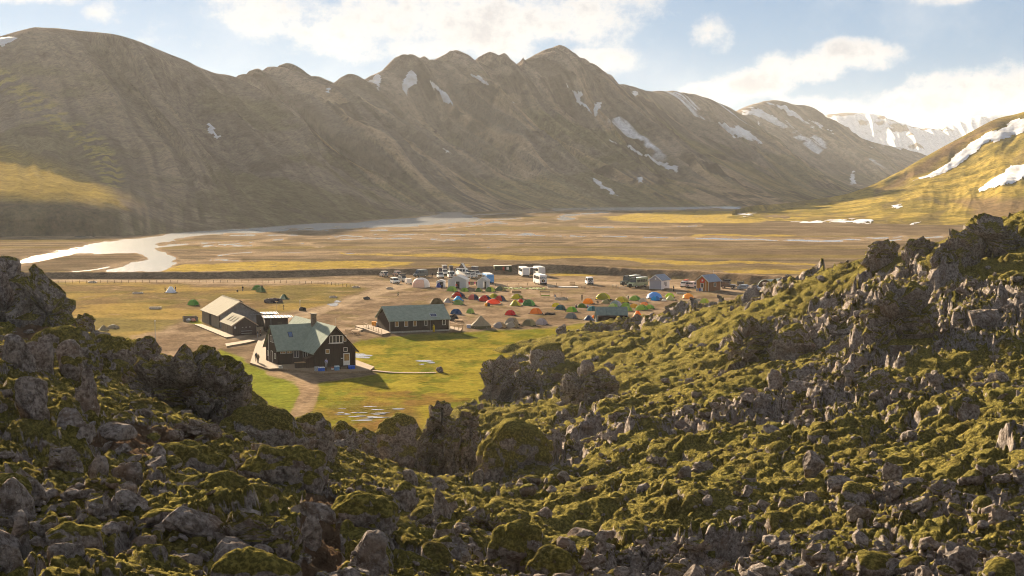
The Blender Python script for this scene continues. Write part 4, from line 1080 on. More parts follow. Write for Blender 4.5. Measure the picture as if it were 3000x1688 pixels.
# ---- loose rocks strewn over the lava
ROCKS = []
for k in range(10):
    st = ('slab', 'slab', 'crag', 'slab', 'moss', 'slab', 'crag', 'spike', 'slab', 'moss')[k]
    rs = np.random.RandomState(k + 50)
    q, f = rock_verts(3, 1.0, rs.uniform(.6, .95), rs.uniform(.45, .85), st, 500 + k * 11)
    me = np_mesh("lava_rock", q, f, st == 'moss')
    add_attr(me, 'mossb', np.full(len(q), (-.85, -.7, -.35, -.55, .12, -.9, -.3, -.8, -.4, .05)[k]))
    me.materials.append(M_LAVA)
    ROCKS.append(me)
def scatter_rocks():
    rs = np.random.RandomState(4)
    ang = (LZ - H) / np.maximum(LYg, 1)
    run = np.maximum.accumulate(ang, axis=0)
    vis = ang >= np.vstack([np.full((1, LZ.shape[1]), -9), run[:-1]]) - .002
    gz = np.gradient(LZ, axis=0)
    ok = vis & (LYg > 36) & (LZ > 1.0) & (np.abs(LT)[None] < .40)
    PX, PY = to_px(LX, LYg, LZ)
    idx = np.argwhere(ok)
    # bigger screen steps per row where the slope faces us: weight by it
    wgt = np.clip(np.abs(np.gradient(PY, axis=0)), .2, 8)[ok]
    clump = fbm2(LX / 8, LYg / 8, 3, 77)[ok]
    wgt *= (sst(clump, .36, .62) * .9 + .1) * (.25 + LROUGH[ok]) * np.where(PX[ok] < 1250, .6, 1.0)
    wgt /= wgt.sum()
    N = 6000
    pick = idx[rs.choice(len(idx), N, replace=False, p=wgt)]
    size = .16 * (1 - rs.rand(N)) ** (-.62)
    size = np.clip(size, .16, 1.25)
    r, c = pick[:, 0], pick[:, 1]
    x, y, z = LX[r, c], LYg[r, c], LZ[r, c]
    left = PX[r, c] < 1250
    size *= np.where(left, .85, .72)
    scr = size / y
    order = np.argsort(-scr)
    rot = np.stack([rs.normal(0, .35, N), rs.normal(0, .35, N), rs.uniform(0, 6.28, N)], 1)
    kk = rs.randint(0, 10, N)
    sc3 = np.stack([size * rs.uniform(.75, 1.25, N), size * rs.uniform(.75, 1.25, N), size * rs.uniform(.7, 1.25, N)], 1)
    for i in order[:290]:
        o = link("lava_rock", ROCKS[kk[i]], None, LAVA)
        o.location = (x[i], y[i], z[i] + sc3[i, 2] * .12)
        o.rotation_euler = rot[i]; o.scale = sc3[i]
    rest = order[290:]
    me = bpy.data.meshes.new("loose_rocks")
    me.vertices.add(len(rest))
    me.vertices.foreach_set("co", np.stack([x, y, z + sc3[:, 2] * .12], 1)[rest].astype(np.float32).ravel())
    a = me.attributes.new("rot", 'FLOAT_VECTOR', 'POINT'); a.data.foreach_set("vector", rot[rest].astype(np.float32).ravel())
    a = me.attributes.new("scl", 'FLOAT_VECTOR', 'POINT'); a.data.foreach_set("vector", sc3[rest].astype(np.float32).ravel())
    a = me.attributes.new("which", 'INT', 'POINT'); a.data.foreach_set("value", kk[rest].astype(np.int32))
    o = link("loose_rocks", me, None, None, "stuff")
    o["label"] = "small loose lava stones strewn over the mossy slopes"
    col = bpy.data.collections.new("rock_kinds")
    for i, r_ in enumerate(ROCKS):
        col.objects.link(bpy.data.objects.new("rock_kind_%02d" % i, r_))
    ng = bpy.data.node_groups.new("strew", 'GeometryNodeTree')
    ng.interface.new_socket("Geometry", in_out='INPUT', socket_type='NodeSocketGeometry')
    ng.interface.new_socket("Geometry", in_out='OUTPUT', socket_type='NodeSocketGeometry')
    gi, go = ng.nodes.new('NodeGroupInput'), ng.nodes.new('NodeGroupOutput')
    ip = ng.nodes.new('GeometryNodeInstanceOnPoints')
    ci = ng.nodes.new('GeometryNodeCollectionInfo')
    ci.inputs['Collection'].default_value = col
    ci.inputs['Separate Children'].default_value = True
    ci.inputs['Reset Children'].default_value = True
    ip.inputs['Pick Instance'].default_value = True
    def att(nm, typ):
        nd = ng.nodes.new('GeometryNodeInputNamedAttribute'); nd.data_type = typ
        nd.inputs['Name'].default_value = nm
        return nd.outputs[0]
    L = ng.links.new
    L(gi.outputs[0], ip.inputs['Points']); L(ci.outputs[0], ip.inputs['Instance'])
    L(att("which", 'INT'), ip.inputs['Instance Index'])
    er = ng.nodes.new('FunctionNodeEulerToRotation')
    L(att("rot", 'FLOAT_VECTOR'), er.inputs[0]); L(er.outputs[0], ip.inputs['Rotation'])
    L(att("scl", 'FLOAT_VECTOR'), ip.inputs['Scale'])
    L(ip.outputs[0], go.inputs[0])
    md = o.modifiers.new("strew", 'NODES'); md.node_group = ng
scatter_rocks()

# ================================================================ air
def haze():
    m = bpy.data.materials.new("haze_air"); m.use_nodes = True
    t = m.node_tree
    for n in list(t.nodes):
        if n.type == 'BSDF_PRINCIPLED':
            t.nodes.remove(n)
    v = t.nodes.new('ShaderNodeVolumePrincipled')
    v.inputs['Color'].default_value = (.90, .92, .95, 1)
    v.inputs['Density'].default_value = HAZE_DENSITY
    v.inputs['Anisotropy'].default_value = 0.35
    t.links.new(v.outputs[0], t.nodes['Material Output'].inputs['Volume'])
    x0, x1, y0, y1, z0, z1 = -9200, 9200, -700, 9700, -14, 372
    V = [(x, y, z) for z in (z0, z1) for y in (y0, y1) for x in (x0, x1)]
    Fc = [(0, 2, 3, 1), (4, 5, 7, 6), (0, 1, 5, 4), (2, 6, 7, 3), (0, 4, 6, 2), (1, 3, 7, 5)]
    me = np_mesh("haze", np.array(V), np.array(Fc), False)
    link("haze", me, m, kind="stuff")
HAZE_DENSITY = 2.2e-5
haze()
# ================================================================ builders for the camp
class MB:
    def __init__(s):
        s.v, s.f = [], []
    def add(s, vs_, fs):
        o = len(s.v)
        s.v += [tuple(q) for q in vs_]
        s.f += [tuple(i + o for i in q) for q in fs]
        return s
    def box(s, c, d, rz=0.0):
        x, y, z = d[0] / 2, d[1] / 2, d[2] / 2
        cr, sr = math.cos(rz), math.sin(rz)
        vs_ = []
        for k in (-z, z):
            for (a, b) in ((-x, -y), (x, -y), (x, y), (-x, y)):
                vs_.append((c[0] + a * cr - b * sr, c[1] + a * sr + b * cr, c[2] + k))
        return s.add(vs_, [(3, 2, 1, 0), (4, 5, 6, 7), (0, 1, 5, 4), (1, 2, 6, 5), (2, 3, 7, 6), (3, 0, 4, 7)])
    def prism(s, poly, a, b, axis='y'):
        """polygon in (u, z) swept from a to b along the other horizontal axis"""
        n = len(poly)
        mk = (lambda u, z, t: (u, t, z)) if axis == 'y' else (lambda u, z, t: (t, u, z))
        vs_ = [mk(u, z, a) for u, z in poly] + [mk(u, z, b) for u, z in poly]
        fs = [tuple(range(n)), tuple(reversed(range(n, 2 * n)))]
        fs += [(i, i + n, (i + 1) % n + n, (i + 1) % n) for i in range(n)]
        return s.add(vs_, fs)
    def plate(s, poly, z0, z1):
        n = len(poly)
        vs_ = [(x, y, z0) for x, y in poly] + [(x, y, z1) for x, y in poly]
        return s.add(vs_, [tuple(range(n)), tuple(reversed(range(n, 2 * n)))] + [(i, i + n, (i + 1) % n + n, (i + 1) % n) for i in range(n)])
    def cyl(s, p0, p1, r, n=8, r1=None):
        p0, p1 = Vector(p0), Vector(p1)
        r1 = r if r1 is None else r1
        d = (p1 - p0).normalized()
        a = d.orthogonal().normalized(); b = d.cross(a)
        vs_ = []
        for p, q in ((p0, r), (p1, r1)):
            for i in range(n):
                t = 2 * math.pi * i / n
                vs_.append(p + a * (q * math.cos(t)) + b * (q * math.sin(t)))
        return s.add(vs_, [tuple(reversed(range(n))), tuple(range(n, 2 * n))] + [(i, (i + 1) % n, (i + 1) % n + n, i + n) for i in range(n)])
    def slab(s, quad, t):
        """quad of 3-D corners thickened by t along its normal (downwards)"""
        q = [Vector(p) for p in quad]
        n = (q[1] - q[0]).cross(q[2] - q[0]).normalized()
        k = len(q)
        vs_ = q + [p - n * t for p in q]
        return s.add(vs_, [tuple(range(k)), tuple(reversed(range(k, 2 * k)))] + [(i, i + k, (i + 1) % k + k, (i + 1) % k) for i in range(k)])
    def mesh(s, name):
        me = bpy.data.meshes.new(name)
        me.from_pydata(s.v, [], s.f)
        bm = bmesh.new(); bm.from_mesh(me)
        bmesh.ops.recalc_face_normals(bm, faces=bm.faces)
        bm.to_mesh(me); bm.free()
        return me
    def build(s, name, mat, parent=None, smooth=False):
        me = s.mesh(name)
        if smooth:
            me.polygons.foreach_set("use_smooth", [True] * len(me.polygons))
        return link(name, me, mat, parent)

_MATS = {}
def M(col, rough=.85, var=.25, scale=3.0, metal=0.0, bump=.15, kind='plain', spec=.04):
    key = (col, rough, var, scale, metal, bump, kind, spec)
    if key in _MATS:
        return _MATS[key]
    m, nt, b = new_mat("%s_%02d" % (kind, len(_MATS)))
    tc = nt.n('ShaderNodeTexCoord')
    p = tc.outputs['Object']
    n = nt.noise(p, scale, 5, .6)
    if kind == 'boards':
        mp = nt.n('ShaderNodeMapping'); mp.inputs['Scale'].default_value = (6, 6, .25)
        nt.set(mp.inputs[0], p); n = nt.noise(mp.outputs[0], 1.5, 4, .6)
    if kind == 'sheet':
        mp = nt.n('ShaderNodeMapping'); mp.inputs['Scale'].default_value = (3, 3, 3)
        nt.set(mp.inputs[0], p); n = nt.noise(mp.outputs[0], .5, 6, .65)
    lo = tuple(c * (1 - var) for c in col); hi = tuple(min(1, c * (1 + var)) for c in col)
    nt.set(b.inputs['Base Color'], nt.mix(nt.sstep(n, .3, .7), lo, hi))
    b.inputs['Roughness'].default_value = rough
    b.inputs['Metallic'].default_value = metal
    b.inputs['Specular IOR Level'].default_value = spec
    nt.set(b.inputs['Normal'], nt.bump(n, bump, .05))
    if kind == 'cloth':
        tr = nt.n('ShaderNodeBsdfTranslucent')
        tr.inputs[0].default_value = (*col, 1)
        mx = nt.n('ShaderNodeMixShader'); mx.inputs[0].default_value = .38
        nt.set(mx.inputs[1], b.outputs[0]); nt.set(mx.inputs[2], tr.outputs[0])
        nt.set(m.node_tree.nodes['Material Output'].inputs[0], mx.outputs[0])
    _MATS[key] = m
    return m
BROWN = M((.040, .026, .019), .8, .35, kind='boards'); WHITE = M((.62, .60, .57), .7, .08)
ROOFG = M((.225, .255, .205), .9, .14, kind='sheet', spec=.02); GLASS = M((.030, .032, .035), .12, .3, .8, spec=.6)
AMBER = M((.28, .16, .05), .3, .3, 1.2, spec=.5); DECK = M((.22, .155, .098), .95, .25, kind='boards')  # AMBER: warm pane colour painted to look like lit rooms inside
TIMBER = M((.34, .22, .12), .8, .3, kind='boards'); DARKW = M((.06, .042, .03), .85, .35, kind='boards'); BLACK = M((.018, .018, .018), .6, .3)
TYRE = M((.015, .015, .015), .9, .3); STEEL = M((.42, .43, .44), .4, .15, metal=.7); CONC = M((.34, .31, .27), .9, .2)
LAMP = M((.75, .74, .70), .15, .05, spec=.6); REDL = M((.45, .03, .02), .3, .1)

def thing(name, label, cat, loc, rz=0.0, group=None):
    o = bpy.data.objects.new(name, None)
    sc.collection.objects.link(o)
    o.location = loc; o.rotation_euler = (0, 0, rz)
    o.empty_display_size = .3
    o["label"] = label; o["category"] = cat
    if group:
        o["group"] = group
    return o
def tag(o, label, cat, group=None):
    o["label"] = label; o["category"] = cat
    if group:
        o["group"] = group
    return o

def facemap(face, c):
    """(u along wall, v up, w outward) -> local"""
    return {'-y': lambda u, v, w: (u, c - w, v), '+y': lambda u, v, w: (u, c + w, v),
            '-x': lambda u, v, w: (c - w, u, v), '+x': lambda u, v, w: (c + w, u, v)}[face]
def bx(mb, fm, u0, u1, v0, v1, w0, w1):
    a, b = fm(u0, v0, w0), fm(u1, v1, w1)
    return mb.box([(a[i] + b[i]) / 2 for i in range(3)], [abs(a[i] - b[i]) for i in range(3)])
def window(root, face, c, u0, u1, v0, v1, n=1, glass=None, fr=WHITE, t=.09, name="window"):
    fm = facemap(face, c)
    f = MB()
    bx(f, fm, u0, u1, v0, v0 + t, 0.002, .07); bx(f, fm, u0, u1, v1 - t, v1, 0.002, .07)
    w = (u1 - u0 - t) / n
    for k in range(n + 1):
        bx(f, fm, u0 + k * w, u0 + k * w + t, v0 + t, v1 - t, 0.002, .068)
    fo = f.build(name, fr, root)
    for k in range(n):
        g = MB(); bx(g, fm, u0 + k * w + t, u0 + (k + 1) * w, v0 + t, v1 - t, 0.003, .03)
        g.build("pane", glass or GLASS, fo)
    return fo
def door(root, face, c, u0, u1, v0, v1, colm, pane=None, fr=WHITE):
    fm = facemap(face, c)
    f = MB(); t = .1
    bx(f, fm, u0, u0 + t, v0, v1, .002, .08); bx(f, fm, u1 - t, u1, v0, v1, .002, .08); bx(f, fm, u0 + t, u1 - t, v1 - t, v1, .002, .08)
    d = MB(); bx(d, fm, u0 + t, u1 - t, v0, v1 - t, .003, .04)
    do = d.build("door", colm, root)
    f.build("door_frame", fr, do)
    if pane:
        g = MB(); bx(g, fm, u0 + t * 1.8, u1 - t * 1.8, v0 + (v1 - v0) * .38, v1 - t * 1.8, .042, .06); g.build("pane", pane, do)
    h = MB(); bx(h, fm, u1 - t * 1.7, u1 - t * 1.2, v0 + .95, v0 + 1.08, .042, .1); h.build("handle", STEEL, do)
    return do
def gable(root, x0, x1, y0, y1, eave, ridge, axis, wall, roof, over=.45, endover=.35, name="wall", rname="roof", trim=None):
    """ridge runs along axis"""
    if axis == 'y':
        a0, a1, b0, b1 = x0, x1, y0, y1
    else:
        a0, a1, b0, b1 = y0, y1, x0, x1
    am = (a0 + a1) / 2
    s = (ridge - eave) / (am - a0)
    w = MB().prism([(a0, 0), (a1, 0), (a1, eave - .05), (am, ridge - .05), (a0, eave - .05)], b0, b1, axis)
    w.build(name, wall, root)
    mk = (lambda u, t, z: (u, t, z)) if axis == 'y' else (lambda u, t, z: (t, u, z))
    c0, c1 = b0 - endover, b1 + endover
    e0, e1 = a0 - over, a1 + over
    ez = eave - s * over
    r = MB()
    th = .13
    poly = [(e0, ez), (am, ridge), (e1, ez), (e1, ez + th), (am, ridge + th * 1.25), (e0, ez + th)]
    r.prism(poly, c0, c1, axis)
    ro = r.build(rname, roof, root)
    if trim:
        for c, d in ((c0, -.05), (c1, .05)):
            for (p, q) in (((e0, ez), (am, ridge)), ((am, ridge), (e1, ez))):
                t = MB().slab([mk(p[0], c, p[1] - .12), mk(q[0], c, q[1] - .12), mk(q[0], c, q[1] + th + .05), mk(p[0], c, p[1] + th + .05)], d)
                t.build("barge_board", trim, ro)
    return ro

# ---------------------------------------------------------------- gravel flood bank behind the camp
def gravel_bank():
    pts = [(-700, 820, 799), (-100, 818, 797), (175, 818, 797), (500, 818, 797), (800, 814, 793), (1050, 806.5, 787), (1250, 806, 785.5), (1440, 803, 778.5), (1500, 801, 774.5), (1560, 798, 771.5), (1620, 800, 773.5),
           (1720, 804, 778), (1850, 811, 786), (2000, 819, 792), (2171, 833, 802), (2300, 843, 810), (2500, 856, 819), (2900, 872, 836), (3300, 885, 850)]
    A = []
    for px, b, t in pts:
        g = G(px, b)
        Yt = g.y + 6
        crest = P(px, t, Yt)
        A.append((g.x, g.y, crest.x, Yt, max(1.2, crest.z)))
    A = np.array(A)
    B = catmull(A, np.linspace(0, len(A) - 1, 900))
    prof = np.array([(-.12, -.04), (0, .02), (.2, .22), (.4, .45), (.6, .68), (.8, .88), (.95, .985), (1.1, 1.0), (1.35, .98), (1.6, .9), (2.1, .6), (2.8, .15), (3.2, -.1)])
    t, h = prof[:, 0][None], prof[:, 1][None]
    X = B[:, 0:1] + (B[:, 2:3] - B[:, 0:1]) * t
    Y = B[:, 1:2] + 6.0 * t
    Z = B[:, 4:5] * h
    n = fbm2(X / 3, Y / 3, 4, 55) - .5
    Z = Z + n * .45 * (h > .05); Y = Y + (fbm2(X / 5, Y / 5, 3, 57) - .5) * 1.6 * (h > .01) * (h < .99)
    me = np_mesh("gravel_bank", np.stack([X, Y, Z], -1).reshape(-1, 3), grid_quads(*X.shape)[:, ::-1])
    PX, PY = to_px(X, Y, Z)
    c = lerp3((.105, .072, .045), (.165, .115, .072), fbm2(X / 2.2, Y / 2.2, 4, 59))
    c = lerp3(c, (.20, .15, .055), .6 * sst(PX, 1560, 1650) * (1 - sst(h + 0 * X, .1, .4)) * sst(fbm2(X / 4, Y / 4, 3, 61), .4, .6))
    c = lerp3(c, (.22, .155, .095), sst(h + 0 * X, .93, 1.0) * .7)
    add_attr(me, 'Col', c.reshape(-1, 3), 'COLOR')
    link("gravel_bank", me, bpy.data.materials["valley_ground"], kind="structure")
gravel_bank()

# ---------------------------------------------------------------- puddles
def puddles():
    m, nt, b = new_mat("puddle_water")
    b.inputs['Base Color'].default_value = (.30, .285, .26, 1)
    b.inputs['Specular IOR Level'].default_value = .4
    b.inputs['Roughness'].default_value = .12
    nt.set(b.inputs['Normal'], nt.bump(nt.noise(nt.n('ShaderNodeNewGeometry').outputs['Position'], 1.5, 4), .5, .08))
    rs = np.random.RandomState(3)
    spots = [(1048, 1041, 32, 5), (1065, 1049, 20, 2.2), (1248, 1058, 24, 2.2), (1262, 1064, 14, 1.5), (1235, 1068, 9, 1.6), (975, 893, 14, 5), (990, 884, 10, 3)]
    spots += [(rs.uniform(990, 1170), rs.uniform(1188, 1236), rs.uniform(8, 26), rs.uniform(.7, 1.7)) for _ in range(24)]
    for (px, py, rx, ry) in spots:
        n = 22; o = rs.uniform(0, 50)
        pts = []
        for i in range(n):
            t = 2 * math.pi * i / n
            k = .55 + .9 * float(noise2(np.array([math.cos(t) * 1.3 + o]), np.array([math.sin(t) * 1.3 + o]), 4)[0])
            g = G(px + rx * k * math.cos(t), py + ry * k * math.sin(t))
            pts.append((g.x, g.y, .055))
        me = bpy.data.meshes.new("puddle"); me.from_pydata(pts, [], [tuple(reversed(range(n)))])
        link("puddle", me, m, kind="structure")
puddles()

# ---------------------------------------------------------------- people: one skin mesh per pose, copied
POSES = {
 'stand': dict(pel=(0, 0, .95), ch=(0, .0, 1.32), nk=(0, 0, 1.50), hd=(0, -.02, 1.64), el=((-.25, .02, 1.12), (.25, .02, 1.12)), ha=((-.24, -.1, .88), (.24, -.1, .88)), kn=((-.1, -.02, .5), (.1, -.02, .5)), ft=((-.11, 0, .06), (.11, 0, .06))),
 'walk': dict(pel=(0, 0, .94), ch=(0, -.04, 1.31), nk=(0, -.06, 1.49), hd=(0, -.1, 1.63), el=((-.25, -.12, 1.12), (.25, .15, 1.13)), ha=((-.22, -.3, .98), (.24, .18, .88)), kn=((-.1, .02, .5), (.1, -.2, .53)), ft=((-.11, .28, .1), (.11, -.26, .06))),
 'crouch': dict(pel=(0, .1, .42), ch=(0, -.16, .72), nk=(0, -.26, .88), hd=(0, -.34, 1.0), el=((-.27, -.32, .52), (.27, -.32, .52)), ha=((-.2, -.5, .3), (.2, -.5, .3)), kn=((-.18, -.28, .46), (.18, -.28, .46)), ft=((-.16, 0, .06), (.16, 0, .06))),
 'bend': dict(pel=(0, .18, .92), ch=(0, -.2, 1.08), nk=(0, -.36, 1.12), hd=(0, -.5, 1.12), el=((-.24, -.34, .82), (.24, -.34, .82)), ha=((-.18, -.44, .55), (.18, -.44, .55)), kn=((-.12, .06, .48), (.12, .06, .48)), ft=((-.13, .08, .06), (.13, .08, .06))),
 'camera': dict(pel=(0, 0, .95), ch=(0, 0, 1.32), nk=(0, 0, 1.50), hd=(0, -.02, 1.64), el=((-.3, -.2, 1.4), (.3, -.2, 1.4)), ha=((-.09, -.24, 1.62), (.09, -.24, 1.62)), kn=((-.1, -.02, .5), (.1, -.02, .5)), ft=((-.11, 0, .06), (.11, 0, .06))),
}
PMESH = {}
def build_poses():
    tmp = []
    for nm, J in POSES.items():
        vs_, es, rad, reg = [], [], [], []
        def add(p, r, g, par=None):
            vs_.append(p); rad.append(r); reg.append(g)
            if par is not None:
                es.append((par, len(vs_) - 1))
            return len(vs_) - 1
        V3 = Vector
        pel = add(J['pel'], .135, 2); ch = add(J['ch'], .165, 1, pel); nk = add(J['nk'], .062, 0, ch)
        d = (V3(J['hd']) - V3(J['nk'])).normalized()
        h1 = add(tuple(V3(J['hd']) - d * .03), .092, 0, nk); add(tuple(V3(J['hd']) + d * .09), .082, 3, h1)
        for i, sx in enumerate((-1, 1)):
            sh = add((J['ch'][0] + sx * .19, J['ch'][1], J['ch'][2] + .08), .072, 1, ch)
            el = add(J['el'][i], .052, 1, sh); wr = add(J['ha'][i], .04, 1, el)
            dd = (V3(J['ha'][i]) - V3(J['el'][i])).normalized()
            hd = add(tuple(V3(J['ha'][i]) + dd * .07), .042, 0, wr)
            add(tuple(V3(J['ha'][i]) + dd * .14), .025, 0, hd); add(tuple(V3(J['ha'][i]) + dd * .08 + V3((-sx * .05, 0, 0))), .018, 0, hd)
            hp = add((J['pel'][0] + sx * .09, J['pel'][1], J['pel'][2] - .06), .10, 2, pel)
            kn = add(J['kn'][i], .068, 2, hp); an = add(tuple(V3(J['ft'][i]) + V3((0, .02, .05))), .05, 2, kn)
            add(tuple(V3(J['ft'][i]) + V3((0, -.15, -.02))), .042, 3, an)
        me = bpy.data.meshes.new("person"); me.from_pydata(vs_, es, [])
        o = bpy.data.objects.new("person_pose", me); sc.collection.objects.link(o)
        md = o.modifiers.new("skin", 'SKIN'); md.use_smooth_shade = True
        for i, sv in enumerate(me.skin_vertices[0].data):
            sv.radius = (rad[i], rad[i]); sv.use_root = (i == 0)
        o.modifiers.new("sub", 'SUBSURF').levels = 1
        tmp.append((nm, o, np.array(vs_), np.array(reg)))
    bpy.context.view_layer.update()
    dg = bpy.context.evaluated_depsgraph_get()
    for nm, o, vv, reg in tmp:
        m2 = bpy.data.meshes.new_from_object(o.evaluated_get(dg))
        m2.name = "person"
        bpy.data.objects.remove(o)
        cen = np.array([p.center[:] for p in m2.polygons])
        k = np.argmin(((cen[:, None] - vv[None]) ** 2).sum(-1), 1)
        m2.materials.clear()
        for i in range(4):
            m2.materials.append(M((.45, .30, .22), .6))
        m2.polygons.foreach_set("material_index", reg[k].astype(np.int32))
        PMESH[nm] = m2
build_poses()
SKIN = M((.45, .29, .21), .6, .08)
def person(label, loc, face, pose, jacket, trousers, hair=(.05, .03, .02), pack=None, h=1.0, group="people in the camp"):
    """face: heading in degrees, 0 = towards the camera"""
    o = bpy.data.objects.new("person", PMESH[pose])
    sc.collection.objects.link(o)
    o.location = loc; o.rotation_euler = (0, 0, math.radians(face)); o.scale = (h, h, h)
    tag(o, label, "person", group)
    for i, c in enumerate((None, jacket, trousers, hair)):
        s = o.material_slots[i]; s.link = 'OBJECT'
        s.material = SKIN if c is None else M(c, .8, .2, 6)
    if pack:
        J = POSES[pose]
        c = Vector(J['ch']) + Vector((0, .22, -.02))
        b = MB()
        for i, (w, dz) in enumerate(((.30, -.28), (.36, -.12), (.36, .12), (.28, .27))):
            pass
        b.prism([(-.16, -.3), (.16, -.3), (.19, -.05), (.17, .24), (.08, .32), (-.08, .32), (-.17, .24), (-.19, -.05)], -.1, .12)
        b.v = [(x + c.x, y + c.y, z + c.z) for x, y, z in b.v]
        b.build("backpack", M(pack, .8, .2, 5), o)
    return o

# ---------------------------------------------------------------- tents: unit meshes (1 wide), scaled per tent
def dome_mesh(kind):
    """returns dict part -> MB with unit width"""
    parts = {}
    n, k = 24, 9
    def pt(i, j):
        t = 2 * math.pi * i / n
        r = j / k
        if kind == 'dome':
            e = (abs(math.cos(t)) ** 3.2 + abs(math.sin(t)) ** 3.2) ** (-1 / 3.2)
            bump = .05 * abs(math.sin(2 * t)) ** 3
            z = (1 - r ** 2.3) ** .72
            return (.5 * e * r * math.cos(t), .5 * e * r * math.sin(t), z * (1 + bump * r))
        if kind == 'tunnel':
            x = math.cos(t) * r; y = math.sin(t) * r
            e = (abs(math.cos(t)) ** 5 + abs(math.sin(t)) ** 5) ** (-1 / 5)
            x *= e; y *= e
            z = max(0, (1 - abs(y) ** 2.4)) ** .6 * (1 - .45 * max(0, abs(x) - .25) / .75) * (1 - max(0, abs(x) - .86) / .14 * .99)
            return (.5 * x, .5 * y, z)
        if kind == 'ridge':
            e = (abs(math.cos(t)) ** 6 + abs(math.sin(t)) ** 6) ** (-1 / 6)
            x, y = math.cos(t) * r * e, math.sin(t) * r * e
            z = (1 - abs(y) ** .92) * (1 - max(0, abs(x) - .28) / .72) ** .85
            return (.5 * x, .5 * y, max(0, z))
    sh, dr = MB(), MB()
    for part, cond in ((sh, lambda i: not (15 <= i < 21)), (dr, lambda i: 15 <= i < 21)):
        vs_ = [pt(i, j) for i in range(n + 1) for j in range(k + 1)]
        fs = [(i * (k + 1) + j, (i + 1) * (k + 1) + j, (i + 1) * (k + 1) + j + 1, i * (k + 1) + j + 1) for i in range(n) if cond(i) for j in range(k)]
        part.add(vs_, fs)
    parts['fly'] = sh; parts['door_panel'] = dr
    for nm, offs in (("pole", (3, 15)), ("pole", (9, 21))):
        p = MB()
        path = [pt(offs[0], j) for j in range(k, -1, -1)] + [pt(offs[1], j) for j in range(1, k + 1)]
        for a, b in zip(path[:-1], path[1:]):
            p.cyl((a[0] * 1.01, a[1] * 1.01, a[2] * 1.01), (b[0] * 1.01, b[1] * 1.01, b[2] * 1.01), .011, 5)
        parts.setdefault('poles', []).append(p)
    st = MB()
    rs = random.Random(5)
    for i in range(13):
        t = rs.uniform(0, 6.28); r = rs.uniform(.52, .66)
        s = rs.uniform(.03, .06)
        st.box((r * math.cos(t), r * math.sin(t), s * .4), (s * 1.6, s * 1.2, s * 2), t)
    parts['stones'] = st
    return parts
TENTM = {}
for kd in ('dome', 'tunnel', 'ridge'):
    q = dome_mesh(kd)
    d = {'fly': q['fly'].mesh("fly"), 'door_panel': q['door_panel'].mesh("door_panel"), 'poles': [p.mesh("pole") for p in q['poles']], 'stones': q['stones'].mesh("anchor_stones")}
    for w in ('fly', 'door_panel'):
        bm = bmesh.new(); bm.from_mesh(d[w]); bmesh.ops.remove_doubles(bm, verts=bm.verts, dist=1e-4)
        bmesh.ops.delete(bm, geom=[v_ for v_ in bm.verts if not v_.link_faces], context='VERTS')
        bmesh.ops.recalc_face_normals(bm, faces=bm.faces); bm.to_mesh(d[w]); bm.free()
        d[w].polygons.foreach_set("use_smooth", [True] * len(d[w].polygons))
    for me in [d['fly'], d['door_panel'], d['stones']] + d['poles']:
        me.materials.append(BLACK)
    TENTM[kd] = d
STONE = M((.05, .04, .035), .95, .4)
def part_copy(name, me, mat, root, kind=None):
    o = bpy.data.objects.new(name, me); sc.collection.objects.link(o); o.parent = root
    o.material_slots[0].link = 'OBJECT'; o.material_slots[0].material = mat
    if kind:
        o["kind"] = kind
    return o
def tent(label, px, py, wpx, kind, col, col2, rz, hr=.46, dr=.8, pole=None, group="small hiking tents"):
    g = G(px, py - 2)
    s = F / g.y
    w = wpx / s
    t = thing("tent", label, "tent", g, math.radians(rz), group)
    t.scale = (w, w * dr, w * hr)
    D = TENTM[kind]
    part_copy("fly", D['fly'], M(col, .55, .12, 2, kind='cloth'), t)
    part_copy("door_panel", D['door_panel'], M(col2, .55, .12, 2, kind='cloth'), t)
    pm = M(pole or tuple(c * .55 for c in col), .6, .1)
    for me in D['poles']:
        part_copy("pole", me, pm, t)
    part_copy("anchor_stones", D['stones'], STONE, t, "stuff")
    return t
LG, DG, OLV, YEL = (.30, .42, .06), (.05, .13, .03), (.24, .25, .04), (.60, .50, .04)
NAVY, RED, ORG, BLU, TEAL = (.02, .025, .07), (.62, .05, .03), (.80, .27, .02), (.02, .22, .55), (.03, .12, .14)
TAN, GREY, WHT, BRN = (.36, .28, .17), (.32, .31, .33), (.70, .66, .60), (.14, .10, .04)
